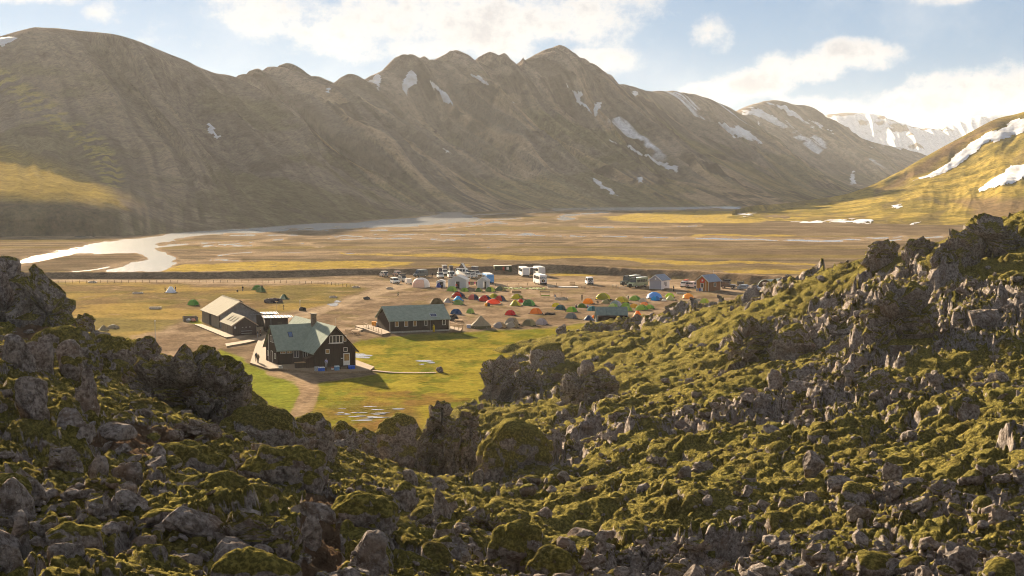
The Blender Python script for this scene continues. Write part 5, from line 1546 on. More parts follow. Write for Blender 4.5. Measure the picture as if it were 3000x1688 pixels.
TENTS = [
 ("lime green dome tent in front of the white marquee's left corner", 1324, 855, 31, 'dome', LG, (.20, .32, .07), -30),
 ("lime green dome tent before the white marquee's right corner", 1361, 856, 24, 'dome', LG, (.18, .30, .06), -40),
 ("olive tent with a dark front before the narrow white marquee", 1403, 856, 23, 'dome', (.32, .30, .08), DG, -20),
 ("bright lime tent with a dark green side right of the narrow marquee", 1436, 856, 29, 'dome', (.46, .52, .06), DG, -35),
 ("patchwork olive and tan tent at the right end of the green row", 1466, 854, 30, 'tunnel', (.30, .26, .10), (.08, .11, .07), -25),
 ("wide navy tent with a red skirt behind the bright blue tent", 1343, 874, 37, 'tunnel', NAVY, RED, -20),
 ("bright blue tent next to the pale green one", 1342, 883, 31, 'ridge', (.02, .30, .62), (.05, .40, .70), -30),
 ("navy dome with a pale red wing, alone between the rows", 1387, 879, 32, 'dome', NAVY, (.70, .16, .12), -40),
 ("navy tent with a red base left of the flat red-orange tent", 1421, 884, 37, 'tunnel', NAVY, RED, -20),
 ("yellow-olive tent behind the navy and red pair", 1446, 874, 27, 'dome', OLV, YEL, -50),
 ("navy and red tent above the flat red-orange tent", 1465, 883, 33, 'dome', NAVY, RED, -30),
 ("long flat red-orange tunnel tent", 1445, 893, 43, 'tunnel', (.78, .09, .03), (.80, .13, .05), 8, .34, .5),
 ("yellow tent with an olive back left of the laundry racks", 1515, 877, 31, 'tunnel', OLV, YEL, -25),
 ("small red tent squeezed between a yellow and a green tent", 1525, 888, 22, 'ridge', (.50, .04, .04), RED, 0),
 ("large two-tone green dome with bright pole lines", 1549, 897, 38, 'dome', (.16, .36, .10), (.05, .16, .06), -25),
 ("yellow pointed tent beside the large two-tone green dome", 1510, 898, 35, 'ridge', (.62, .50, .03), OLV, -15),
 ("pale green dome in front of the bright blue tent", 1343, 894, 31, 'dome', (.26, .34, .12), (.18, .28, .08), -30),
 ("sand and grey pointed tent behind the pale green dome", 1313, 888, 29, 'ridge', TAN, GREY, -20),
 ("brown dome tent just behind the long hut's roof", 1280, 892, 36, 'dome', BRN, (.10, .075, .03), -20),
 ("dark blue dome at the long hut's right corner", 1336, 922, 33, 'dome', (.02, .06, .16), (.03, .09, .20), -30),
 ("light green upright dome right of the dark blue dome", 1378, 920, 24, 'dome', (.30, .40, .10), (.22, .33, .08), -45, .6),
 ("crimson dome alone in the stony middle of the camp", 1495, 925, 31, 'dome', (.48, .02, .03), (.60, .05, .04), -30),
 ("orange dome with a pale rib beside a heap of stones", 1570, 921, 36, 'dome', (.62, .20, .03), (.70, .26, .05), -30),
 ("yellow dome half hidden by the dark teal tent", 1629, 901, 25, 'dome', (.66, .60, .05), YEL, -40),
 ("dark teal tent in front of the yellow dome", 1642, 909, 31, 'dome', (.02, .07, .08), TEAL, -30),
 ("tan dome with a grey mesh end right of the bell tent", 1464, 962, 37, 'tunnel', (.36, .26, .14), GREY, -25),
 ("tan and grey dome second right of the bell tent", 1500, 961, 37, 'tunnel', (.30, .24, .14), (.36, .33, .28), -25),
 ("grey-tan dome behind the second tan dome", 1499, 952, 42, 'dome', (.28, .22, .14), (.30, .28, .25), -25),
 ("khaki dome with a dark door near the meadow", 1550, 955, 40, 'dome', (.30, .26, .13), (.18, .16, .10), -40),
 ("lilac-grey dome with dark arches at the meadow's edge", 1586, 952, 37, 'dome', (.34, .30, .32), (.40, .36, .38), -30),
 ("slate grey dome left of the blue-grey pointed tent", 1673, 934, 34, 'dome', (.13, .14, .15), (.20, .21, .20), -30),
 ("bright green dome with a yellow corner above the slate dome", 1675, 915, 32, 'dome', (.13, .34, .03), (.40, .50, .05), -40),
 ("vivid orange dome behind two crouching campers", 1723, 891, 32, 'dome', (.85, .33, .02), (.85, .36, .03), -30),
 ("dark green tent between two crouching campers", 1704, 903, 26, 'dome', (.08, .17, .03), (.14, .20, .04), -20),
 ("teal dome at the grey sheet roof's left edge", 1734, 912, 30, 'dome', TEAL, (.10, .28, .28), -50),
 ("yellow twin-peak tunnel tent at the back of the camp", 1767, 879, 41, 'tunnel', (.52, .48, .03), OLV, -15),
 ("olive-brown tent right of the kneeling camper in black", 1777, 891, 27, 'tunnel', (.12, .11, .04), (.30, .27, .12), -20),
 ("mustard tunnel tent with a dark olive end", 1821, 888, 37, 'tunnel', (.38, .34, .03), (.58, .46, .05), -30),
 ("silver-grey dome rising above the sheet roof", 1804, 899, 36, 'dome', (.40, .38, .42), (.26, .33, .30), -30),
 ("pale green tent peeping over the sheet roof's middle", 1796, 905, 30, 'dome', (.28, .40, .08), (.48, .52, .20), -30),
 ("two-tone green tunnel tent beside the man in white", 1860, 882, 31, 'tunnel', (.09, .25, .05), (.30, .42, .08), -25),
 ("cream dome with a dark doorway behind the orange one", 1883, 886, 23, 'dome', (.56, .48, .38), (.44, .38, .30), -30),
 ("mid-green dome behind the sheet roof's right end", 1833, 901, 27, 'dome', (.18, .34, .06), LG, -30),
 ("lime tent at the sheet roof's right end", 1838, 913, 31, 'dome', (.24, .38, .08), LG, -30),
 ("amber tent with a folded top among green tents", 1857, 903, 25, 'dome', (.66, .36, .03), (.70, .42, .05), -40),
 ("salmon orange dome behind the green tunnel tents", 1887, 898, 25, 'dome', (.78, .28, .08), (.80, .34, .10), -30),
 ("green tunnel tent in front of the salmon orange dome", 1880, 910, 34, 'tunnel', (.14, .30, .04), (.38, .48, .08), -25),
 ("green tent half buried behind the mossy slope", 1903, 906, 26, 'tunnel', (.20, .36, .06), (.42, .50, .10), -30),
 ("orange tent with a pale rib on the edge of the mossy slope", 1868, 931, 30, 'ridge', (.85, .25, .03), (.88, .38, .12), -25, .6),
 ("blue-grey pointed tent left of the sheet roof", 1725, 940, 31, 'ridge', (.16, .20, .26), (.05, .08, .16), -20),
 ("orange tent glimpsed at the sheet roof's left wall", 1742, 933, 18, 'dome', (.80, .24, .04), ORG, -20),
 ("big light blue family tent beside the deep blue dome", 1917, 876, 44, 'tunnel', (.20, .42, .78), (.14, .34, .72), 5, .42),
 ("deep blue dome in front of the light blue family tent", 1920, 882, 27, 'dome', (.01, .16, .42), (.02, .34, .66), -40),
 ("neon lime arch tent behind the cream ridge tent", 1962, 873, 27, 'dome', (.42, .60, .03), (.55, .66, .05), -30),
 ("cream ridge tent in front of the neon lime tent", 1964, 881, 29, 'ridge', (.52, .50, .26), (.44, .44, .20), -15),
 ("apricot orange dome below the brown cabin", 2016, 876, 32, 'tunnel', (.82, .38, .06), (.85, .42, .08), 0),
 ("lemon green dome nearest the right-hand slope", 2064, 889, 27, 'dome', (.56, .58, .08), (.36, .44, .08), -40),
 ("small white tent top behind the mossy crest", 1945, 884, 15, 'dome', WHT, WHT, 0),
 ("pale blue-white tent with two people on the left field", 501, 859, 32, 'ridge', (.62, .66, .72), (.55, .60, .68), -10, .55),
 ("lone green dome on the field left of the wash house", 566, 896, 33, 'dome', (.09, .26, .04), (.16, .34, .06), -30, .5),
 ("green dome at the back of a pair on the field", 754, 851, 30, 'dome', (.10, .20, .04), (.14, .26, .06), -20),
 ("dark green dome at the front of a pair on the field", 764, 858, 28, 'dome', (.05, .11, .03), (.22, .28, .10), -30, .55),
 ("green and grey tent right of the dark tarpaulin", 832, 878, 28, 'ridge', (.06, .09, .04), (.26, .32, .22), -20, .5),
 ("weathered tan tent at the lava's foot, left one", 304, 969, 30, 'ridge', (.30, .25, .16), (.26, .22, .14), -10),
 ("weathered tan tent at the lava's foot, right one", 332, 964, 32, 'tunnel', (.32, .26, .17), (.28, .23, .15), -20, .35),
 ("royal blue pup tent in front of the small white marquee", 1285, 844, 19, 'ridge', (.03, .06, .28), (.04, .07, .32), -30, .75),
]
def all_tents():
    for t in TENTS:
        tent(*t[:8], *(t[8:] if len(t) > 8 else ()))
    # the bell tent
    g = G(1408.7, 961)
    s = F / g.y; w = 62 / s; h = 37 / s
    t = thing("bell_tent", "big khaki bell tent by the long hut", "tent", g, 0, "large tents")
    CAN = M((.34, .29, .20), .8, .15, 2, kind='cloth')
    n = 12
    roof, wall = MB(), MB()
    ring = [(w / 2 * math.cos(2 * math.pi * i / n), w / 2 * math.sin(2 * math.pi * i / n), .62) for i in range(n)]
    midr = [(x * .46, y * .46, .62 + (h - .62) * .50) for x, y, z in ring]
    tip = [(x * .04, y * .04, h) for x, y, z in ring]
    for a, b in ((ring, midr), (midr, tip)):
        for i in range(n):
            j = (i + 1) % n
            roof.add([a[i], a[j], b[j], b[i]], [(0, 1, 2, 3)])
    for i in range(n):
        j = (i + 1) % n
        a, b = ring[i], ring[j]
        wall.add([(a[0] * .95, a[1] * .95, 0), (b[0] * .95, b[1] * .95, 0), (b[0] * .95, b[1] * .95, .66), (a[0] * .95, a[1] * .95, .66)], [(0, 1, 2, 3)])
    roof.build("roof", CAN, t); wall.build("wall", M((.16, .15, .09), .85, .2, kind='cloth'), t)
    MB().cyl((0, 0, 0), (0, 0, h + .12), .05).build("pole", TIMBER, t)
    hood = MB().cyl((0, 0, h - .55), (0, 0, h + .02), .36, 10, .05); hood.build("peak_cap", M((.26, .22, .15), .8, .1), t)
    for i in range(0, n, 2):
        a = ring[i]
        MB().cyl((a[0], a[1], .62), (a[0] * 1.3, a[1] * 1.3, 0), .012, 4).build("guy_line", WHITE, t)
    # big geodesic mess tent
    g = G(1233.6, 841)
    s = F / g.y; w = 53 / s; h = 27 / s
    t = thing("dome_tent", "big white and pink geodesic mess tent by the road", "tent", g, 0, "large tents")
    n, k = 28, 10
    def pt(i, j):
        a = 2 * math.pi * i / n; e = math.pi / 2 * j / k
        r = math.cos(e) ** .75
        return (w / 2 * r * math.cos(a), w / 2 * .9 * r * math.sin(a), h * math.sin(e) ** .85)
    white, pink = MB(), MB()
    for i in range(n):
        for j in range(k):
            q = [pt(i, j), pt(i + 1, j), pt(i + 1, j + 1), pt(i, j + 1)]
            (pink if (14 <= i < 23 and j < 6) else white).add(q, [(0, 1, 2, 3)])
    white.build("shell", M((.66, .64, .64), .5, .08, kind='cloth'), t, True)
    pink.build("front_panel", M((.62, .42, .34), .55, .1, kind='cloth'), t, True)
    for i in (3, 8, 14, 18, 23):
        p = MB()
        for j in range(k):
            p.cyl([c * 1.006 for c in pt(i, j)], [c * 1.006 for c in pt(i, j + 1)], .035, 5)
        p.build("pole", STEEL, t)
all_tents()

def marquee(label, px0, px1, py, ph_eave, ph_ridge, depth, rz, doorside):
    g = G((px0 + px1) / 2, py)
    s = F / g.y
    w = (px1 - px0) / s; e = ph_eave / s; r = ph_ridge / s
    t = thing("marquee", label, "marquee tent", g, math.radians(rz), "white marquee tents")
    CAN = M((.66, .65, .66), .6, .06, kind='cloth')
    W = MB()
    d0, d1 = doorside
    W.prism([(-w / 2, 0), (d0, 0), (d0, min(2.1, e - .1)), (d1, min(2.1, e - .1)), (d1, 0), (w / 2, 0), (w / 2, e), (0, r), (-w / 2, e)], 0, .05)
    W.box((-w / 2 + .03, depth / 2, e / 2), (.05, depth - .12, e)); W.box((w / 2 - .03, depth / 2, e / 2), (.05, depth - .12, e))
    W.prism([(-w / 2, 0), (w / 2, 0), (w / 2, e), (0, r), (-w / 2, e)], depth - .05, depth)
    W.build("wall", CAN, t)
    R = MB()
    R.prism([(-w / 2 - .12, e - .22), (-w / 2 - .12, e + .05), (0, r + .08), (w / 2 + .12, e + .05), (w / 2 + .12, e - .22), (w / 2 + .04, e - .22), (w / 2 + .04, e), (0, r + .02), (-w / 2 - .04, e), (-w / 2 - .04, e - .22)], -.12, depth + .12)
    R.build("roof", M((.72, .70, .68), .6, .05, kind='cloth'), t)
    D = MB().box(((d0 + d1) / 2, 1.2, min(2.1, e - .1) / 2), (d1 - d0, .04, min(2.1, e - .1))); D.build("door_backing", M((.05, .045, .05), .9), t)  # dark sheet the size of the door opening, set behind it
    fl = MB().slab([(d1, -.02, 0), (d1 + .9, -.25, 0), (d1 + .35, -.06, 1.6), (d1, -.02, 2.0)], .03); fl.build("door_flap", CAN, t)
    for x in (-w / 2, w / 2):
        MB().cyl((x * 1.01, -.06, 0), (x * 1.01, -.06, e), .04, 6).build("frame_post", WHITE, t)
    return t
marquee("largest white marquee with someone in red at its door", 1312.5, 1366, 845, 25, 37, 6, -8, (-.55, .75))
marquee("narrow white marquee right of the washing line", 1398, 1426, 845, 22, 32, 4, -14, (.45, 1.35))
marquee("small white marquee with a dark window beside the geodesic tent", 1279, 1302, 842, 17, 22, 3, -5, (-.55, .75))
# ================================================================ buildings
def main_hut():
    th = math.radians(27)
    t = thing("mountain_hut", "dark brown two-storey mountain hut with green T-shaped roof and chimney", "hut", (-35.0, 259.0, 0), th, "dark timber buildings")
    gable(t, 0, 7.6, 0, 22, 3.25, 7.45, 'y', BROWN, ROOFG, .5, .45, trim=DARKW)
    gable(t, -4.6, 3.8, 7.2, 14.3, 3.25, 7.05, 'x', BROWN, ROOFG, .5, .45, trim=DARKW)
    MB().box((3.8, 11, .14), (7.66, 22.06, .28)).build("plinth", CONC, t)
    ch = MB().box((3.3, 10.2, 7.6), (.85, .85, 2.6)); cho = ch.build("chimney", M((.16, .12, .09), .9, .4, 4), t)
    MB().box((3.3, 10.2, 8.96), (1.0, 1.0, .14)).build("chimney_cap", M((.10, .085, .07), .9), cho)
    # front gable
    window(t, '-y', 0, 2.6, 5.2, 4.55, 5.95, 4, GLASS, t=.12)
    window(t, '-y', 0, 5.28, 5.85, 4.75, 5.85, 1, AMBER, t=.1)
    sill = MB().box((3.9, -.08, 4.5), (2.9, .16, .08)); sill.build("window_sill", WHITE, t)
    window(t, '-y', 0, 1.9, 2.65, 2.72, 3.55, 1, AMBER)
    window(t, '-y', 0, 5.3, 6.05, 2.9, 3.7, 1, GLASS)
    door(t, '-y', 0, 5.25, 6.5, .45, 2.65, M((.62, .60, .56), .5, .08), AMBER)
    MB().box((4.95, -.03, 1.75), (.32, .04, .14)).build("sign_plate", WHITE, t)
    # left wing front and end
    window(t, '-y', 7.2, -4.2, -3.15, 2.25, 2.72, 2, AMBER)
    window(t, '-y', 7.2, -2.95, -1.9, 2.25, 2.72, 2, AMBER)
    window(t, '-y', 7.2, -1.65, -.62, 1.4, 2.78, 2, GLASS)
    window(t, '-x', -4.6, 9.6, 11.6, 4.05, 5.3, 3, GLASS)
    window(t, '-x', -4.6, 12.7, 13.4, 1.35, 2.3, 1, GLASS)
    window(t, '-x', -4.6, 8.3, 9.2, 1.2, 2.2, 1, GLASS)
    door(t, '-x', -4.6, 10.1, 11.2, .4, 2.5, DARKW, None)
    window(t, '-x', 0, 4.2, 6.6, 1.0, 2.8, 2, GLASS)
    MB().cyl((-4.72, 12.2, .2), (-4.72, 12.2, 5.4), .06).build("downpipe", WHITE, t)
    sk = MB()
    # roof light on the front slope of the left wing
    def on_slope(x, f):
        y = 7.2 + 3.55 * f; z = 3.25 + 3.8 * f
        return (x, y, z + .20)
    sk.slab([on_slope(-2.0, .42), on_slope(-1.15, .42), on_slope(-1.15, .66), on_slope(-2.0, .66)], .14)
    so = sk.build("roof_light", BLACK, t)
    pn = MB().slab([(a[0] * 1, a[1], a[2] + .02) for a in (on_slope(-1.9, .44), on_slope(-1.25, .44), on_slope(-1.25, .64), on_slope(-1.9, .64))], .05)
    pn.build("pane", M((.05, .10, .22), .08, .2, spec=.7), so)
    lean = MB().prism([(-1.55, 0), (0, 0), (0, 2.35), (-1.55, 1.95)], .5, 2.6); lean.build("entrance_box", M((.06, .035, .024), .85, .3, kind='boards'), t)
    for (x, y, z) in ((-4.7, 10.75, 7.1), (3.8, -.3, 7.55)):
        MB().cyl((x, y, z), (x, y, z + 1.5), .025, 5).build("aerial", STEEL, t)
    # the deck all round
    dk = [(733, 1068), (788, 1086), (815, 1084), (953, 1098.5), (1083, 1091), (1097, 1080), (1040, 1058), (1000, 1020), (860, 1000), (775, 985), (760, 992), (748, 1020)]
    poly = [(G(a, b).x, G(a, b).y) for a, b in dk]
    d = MB().plate(poly, .04, .34).build("wooden_deck", DECK)
    tag(d, "pale wooden deck running round the two-storey hut", "deck")
    # boardwalk into the meadow
    bw = thing("boardwalk", "narrow plank walkway from the hut's deck into the meadow", "boardwalk", (0, 0, 0))
    pts = [G(1092, 1088), G(1150, 1094), G(1215, 1095), G(1278, 1094)]
    for a, b in zip(pts[:-1], pts[1:]):
        d_ = (b - a); L = d_.length; n = max(2, int(L / .28))
        rz = math.atan2(d_.y, d_.x)
        for i in range(n):
            c = a + d_ * ((i + .5) / n)
            MB().box((c.x, c.y, .16), (.24, 1.0, .06), rz).build("plank", DECK, bw)
    for k, (a, b) in enumerate((((1100, 1327 - 240), (1288, 1089)),)):
        g = G(1288, 1091)
        q, f = rock_verts(3, .55, .5, .8, 'crag', 91)
        me = np_mesh("lava_boulder", q + np.array([0, 0, .35]), f); add_attr(me, 'mossb', np.full(len(q), -.6))
        o = link("lava_boulder", me, M_LAVA); o.location = g
        tag(o, "small dark stone at the far end of the plank walkway", "boulder", "lava rocks and crags in front")
main_hut()

def long_hut():
    g = G(1142.9, 977)
    t = thing("long_hut", "long low dark brown hut with a green roof and five white windows", "hut", g, math.radians(22), "dark timber buildings")
    L, W = 13.6, 9.6
    gable(t, 0, L, 0, W, 2.85, 5.45, 'x', BROWN, ROOFG, .5, .45, trim=ROOFG)
    MB().box((L / 2, W / 2, .2), (L + .08, W + .08, .4)).build("plinth", CONC, t)
    for a, b in ((.08, .145), (.239, .305), (.387, .452), (.581, .632), (.886, .949)):
        window(t, '-y', 0, a * L, b * L, 1.35, 2.62, 1, AMBER if a < .5 else GLASS, t=.11)
    def sl(x, f):
        return (x, W / 2 * f, 2.85 + 2.6 * f + .2)
    so = MB().slab([sl(9.6, .10), sl(11.1, .10), sl(11.1, .32), sl(9.6, .32)], .08).build("solar_panel", STEEL, t)
    MB().slab([(p[0], p[1], p[2] + .02) for p in (sl(9.7, .12), sl(11.0, .12), sl(11.0, .30), sl(9.7, .30))], .04).build("solar_cells", M((.02, .03, .07), .15, .2, spec=.6), so)
    for x in (-.08, L + .08):
        MB().cyl((x, -.12, .1), (x, -.12, 2.7), .06).build("downpipe", WHITE, t)
    MB().cyl((9.3, -.1, .3), (9.3, -.1, 2.6), .03, 5).build("cable_duct", STEEL, t)
    for x in (.9, 3.0, 5.0, 10.2):
        MB().box((x, -.1, 2.62), (.12, .16, .14)).build("wall_lamp", WHITE, t)
    y = tag(MB().cyl((0, 0, 0), (0, 0, 1.35), .24, 12).cyl((0, 0, 1.35), (0, 0, 1.6), .16, 10, .08).build("gas_bottle", M((.62, .42, .03), .5, .15), None, True), "yellow gas bottle against the long hut's front wall", "gas bottle")
    y.location = t.matrix_basis @ Vector((9.95, -.4, 0)) if False else Vector((g.x + 9.95 * math.cos(.384) + .4 * math.sin(.384), g.y + 9.95 * math.sin(.384) - .4 * math.cos(.384), 0))
    # left deck with railing
    dk = [(1040, 955), (1046, 953), (1092, 951), (1144, 974), (1118, 980)]
    p = [G(a, b, .5) for a, b in dk]
    dt = thing("wooden_terrace", "raised wooden terrace with a railing at the long hut's left end", "terrace", (0, 0, 0))
    MB().plate([(q.x, q.y) for q in p], .05, .5).build("floor", DECK, dt)
    a, b = G(1066, 958, .5), G(1117, 978, .5)
    rail = MB().cyl(a + Vector((0, 0, .95)), b + Vector((0, 0, .95)), .05, 6); rail.cyl(a + Vector((0, 0, .5)), b + Vector((0, 0, .5)), .035, 6); rail.build("rail", TIMBER, dt)
    for i in range(8):
        c = a + (b - a) * (i / 7)
        MB().box((c.x, c.y, .95), (.09, .09, .95)).build("post", TIMBER, dt)
    st = [G(q[0], q[1], .25) for q in ((1040, 962), (1052, 958), (1066, 964), (1056, 969))]
    MB().plate([(q.x, q.y) for q in st], .02, .28).build("step", DECK, dt)
    for i, (px, py, c, lab) in enumerate(((1096, 954, (.70, .30, .05), "orange crate on the raised terrace"), (1109, 957, (.30, .30, .31), "grey crate on the raised terrace"))):
        q = G(px, py, .5)
        o = MB().box((0, 0, .42), (1.0, .8, .78)).box((0, 0, .84), (1.06, .86, .08)).build("crate", M(c, .6), None)
        o.location = (q.x, q.y, .5 if False else .5); tag(o, lab, "crate")
    # right deck
    dk = [(1316, 968), (1318, 955), (1354, 962), (1350, 969)]
    dt = thing("wooden_terrace", "small wooden terrace with a bench rail at the long hut's right end", "terrace", (0, 0, 0))
    p = [G(a, b, .45) for a, b in dk]
    MB().plate([(q.x, q.y) for q in p], .05, .45).build("floor", DECK, dt)
    a, b = G(1331, 968, .45), G(1355, 966, .45); c = G(1318, 955, .45)
    MB().cyl(a + Vector((0, 0, .95)), b + Vector((0, 0, .95)), .06, 6).cyl(b + Vector((0, 0, .95)), c + Vector((0, 0, .95)), .06, 6).build("rail", TIMBER, dt)
    for q in (a, b, (a + b) / 2):
        MB().box((q.x, q.y, .9), (.09, .09, .95)).build("post", TIMBER, dt)
long_hut()

def wash_house():
    g = G(641.4, 923.8, 3.0); g.z = 0
    t = thing("wash_house", "large open-gabled shelter with a pale sheet roof", "shelter", g, math.radians(25), "dark timber buildings")
    W, L = 9.6, 16.5
    ROOFT = M((.17, .145, .098), .9, .12, kind='sheet', spec=.02); GREYB = M((.20, .165, .125), .85, .2, kind='boards')
    r = MB()
    e, h = 3.0, 5.85
    # walls: long side in two leaves with a dark gap, glazed gable
    MB().box((.06, L * .22, 1.35), (.12, L * .44, 2.7)).box((.06, L * .79, 1.35), (.12, L * .42, 2.7)).build("wall", GREYB, t)
    MB().box((.06, L / 2, 2.86), (.14, L, .22)).build("eave_beam", M((.40, .34, .26), .7, .1), t)
    MB().box((W - .06, L / 2, 1.4), (.12, L, 2.8)).build("wall", GREYB, t)
    MB().prism([(.15, 0), (W - .15, 0), (W - .15, e - .1), (W / 2, h - .15), (.15, e - .1)], L - .2, L - .08).build("wall", GREYB, t)
    MB().box((1.2, L * .5, 1.3), (2.0, 5.0, 2.6)).build("gap_backing", BLACK, t)  # black block behind the gap between the wall leaves
    pan = M((.16, .16, .165), .35, .25, 1.0, spec=.5)
    n = 6
    for i in range(n):
        a, b = .2 + (W - .4) * i / n, .2 + (W - .4) * (i + 1) / n
        za, zb = [e - .15 + (h - e) * (1 - abs(x - W / 2) / (W / 2)) for x in (a, b)]
        q = MB()
        top = [(a + .05, za - .1), ((a + b) / 2, max(za, zb) - .1 if (a < W / 2 < b) else (za + zb) / 2 - .1), (b - .05, zb - .1)]
        q.prism([(a + .05, 0.0), (b - .05, 0.0), top[2], top[1], top[0]], .06, .10)
        q.build("gable_panel", pan, t)
        MB().box((b - .0 if i < n - 1 else b - .05, .05, zb / 2 - .05), (.1, .12, max(.3, zb - .15))).build("gable_post", M((.20, .21, .23), .6), t)
    e0 = -.45; ez = e - (h - e) / (W / 2) * .45
    r.prism([(e0, ez), (W / 2, h), (W - e0, ez), (W - e0, ez + .12), (W / 2, h + .15), (e0, ez + .12)], -.5, L + .4)
    ro = r.build("roof", ROOFT, t)
    MB().prism([(W / 2 - .1, h + .12), (W / 2 + .75, h - .2), (W / 2 + .75, h + .12), (W / 2 + .05, h + .42)], .4, L - .2).build("ridge_vent", ROOFT, ro)
    for (p, q) in (((e0, ez), (W / 2, h)), ((W / 2, h), (W - e0, ez))):
        tr = MB().slab([(p[0], -.52, p[1] - .12), (q[0], -.52, q[1] - .12), (q[0], -.52, q[1] + .18), (p[0], -.52, p[1] + .16)], .06)
        tr.build("barge_board", M((.45, .35, .25), .8, .1), ro)
    # small building in front
    g2 = G(682.4, 954.2, 2.2); g2.z = 0
    t = thing("washroom", "small brown washroom with roof lights beside the open shelter", "washroom", g2, math.radians(25), "dark timber buildings")
    W, L = 5.1, 10.0
    ro = gable(t, 0, W, 0, L, 2.3, 3.95, 'y', M((.055, .036, .032), .85, .3, kind='boards'), ROOFT, .4, .3, trim=M((.42, .32, .22), .7, .1))
    MB().box((-.05, L * .5, 1.12), (.1, L * .96, 2.2)).build("side_cladding", GREYB, t)
    for i in range(4):
        window(t, '-x', -.1, 4.6 + i * .75, 5.25 + i * .75, .15, 2.05, 1, M((.22, .20, .14), .3, .2), GREYB)
    s = (3.95 - 2.3) / (W / 2)
    for i in range(3):
        y = 2.0 + i * 2.4
        MB().slab([(.5, y, 2.3 + s * .5 + .19), (1.9, y, 2.3 + s * 1.9 + .19), (1.9, y + .5, 2.3 + s * 1.9 + .19), (.5, y + .5, 2.3 + s * .5 + .19)][::-1], .05).build("roof_light", M((.30, .27, .22), .9, .05, spec=.0), ro)
    MB().box((.45, -.03, 1.75), (.4, .04, .45)).build("sign_plate", WHITE, t)
    MB().box((2.9, -.3, .95), (2.4, .5, .12)).box((2.9, -.25, .45), (2.2, .35, .08)).build("wash_trough", STEEL, t)
    for i in range(3):
        MB().box((2.1 + i * .8, -.04, 1.75), (.3, .05, .12)).build("tap_panel", WHITE, t)
    # dark toilet sheds with glazed pergola roofs
    for (px, py, w, d, h, lab) in ((734, 958, 5.2, 5, 2.7, "dark shed with a glazed slatted roof right of the open shelter"), (777, 972, 5.0, 5, 2.9, "second dark shed with a glazed slatted roof behind the hut")):
        g3 = G(px, py)
        t = thing("toilet_shed", lab, "shed", g3, math.radians(14), "dark timber buildings")
        MB().box((w / 2, d / 2, h / 2), (w, d, h)).build("wall", M((.035, .022, .018), .85, .3, kind='boards'), t)
        ro = MB().box((w / 2 + .4, d / 2, h + .16), (w + 1.6, d + .6, .06)).build("roof_glazing", M((.34, .36, .38), .5, .05, spec=.2), t)
        for i in range(9):
            MB().box((-.3 + i * (w + 1.2) / 8, d / 2, h + .24), (.1, d + .9, .1)).build("slat", DARKW, ro)
        MB().box((w / 2, -.1, h + .06), (w + .5, .12, .14)).build("fascia", DARKW, t)
        door(t, '-y', 0, w * .55, w * .55 + .95, .05, 2.1, DARKW, None, DARKW)
    # wooden path beside the washroom, low walls, clutter
    for (pts, lab) in ((((568, 953), (590, 952), (690, 988), (662, 992)), "plank path along the washroom's left side"), (((664, 1018), (720, 1008), (762, 998), (758, 992), (712, 1002), (660, 1010)), "low timber edge between the washroom and the deck")):
        q = [G(a, b) for a, b in pts]
        tag(MB().plate([(v_.x, v_.y) for v_ in q], .03, .26).build("timber_path", DECK), lab, "path")
    g4 = G(560, 942)
    t = thing("waste_enclosure", "low open timber pen with bags left of the open shelter", "pen", g4, math.radians(25))
    MB().box((0, 1.4, .6), (3.4, .1, 1.2)).build("back_board", GREYB, t); MB().box((-1.65, .7, .5), (.1, 1.3, 1.0)).build("side_board", GREYB, t); MB().box((1.65, .7, .5), (.1, 1.3, 1.0)).build("side_board", GREYB, t)
    for i, (x, c) in enumerate(((-.7, (.62, .58, .55)), (.5, (.55, .25, .18)))):
        q, f = rock_verts(3, .5, .4, .42, 'moss', 70 + i)
        o = link("bag", np_mesh("bag", q, f), M(c, .6)); o.location = (g4.x + x, g4.y + .1, .3)
        tag(o, ("white refuse bag in the timber pen", "reddish refuse bag in the timber pen")[i], "bag")
wash_house()

def roof_building():
    # grey-green sheet roof of a building hidden behind the lava knoll
    g = G(1742, 955)
    a, b = P(1743.5, 898.5, g.y + 5), P(1838, 899.5, g.y + 5)
    w = b.x - a.x
    t = thing("low_building", "low building showing only its grey-green sheet roof behind the lava knoll", "building", (a.x, g.y, 0), 0)
    MB().box((w / 2, 5.2, 1.1), (w - .6, 9.0, 2.2)).build("wall", BROWN, t)
    z = a.z
    r = MB()
    n = 3
    for i in range(n):
        x0, x1 = w * i / n + .02, w * (i + 1) / n - .02
        MB().slab([(x0, .2, z - 3.4), (x1, .2, z - 3.4), (x1, 5, z), (x0, 5, z)], .1).build("roof_sheet", M((.15, .185, .165), .9, .12, kind='sheet', spec=.02), t)
        MB().slab([(x0, 5.02, z), (x1, 5.02, z), (x1, 9.8, z - 3.3), (x0, 9.8, z - 3.3)], .1).build("roof_sheet", M((.15, .185, .165), .9, .12, kind='sheet', spec=.02), t)
roof_building()

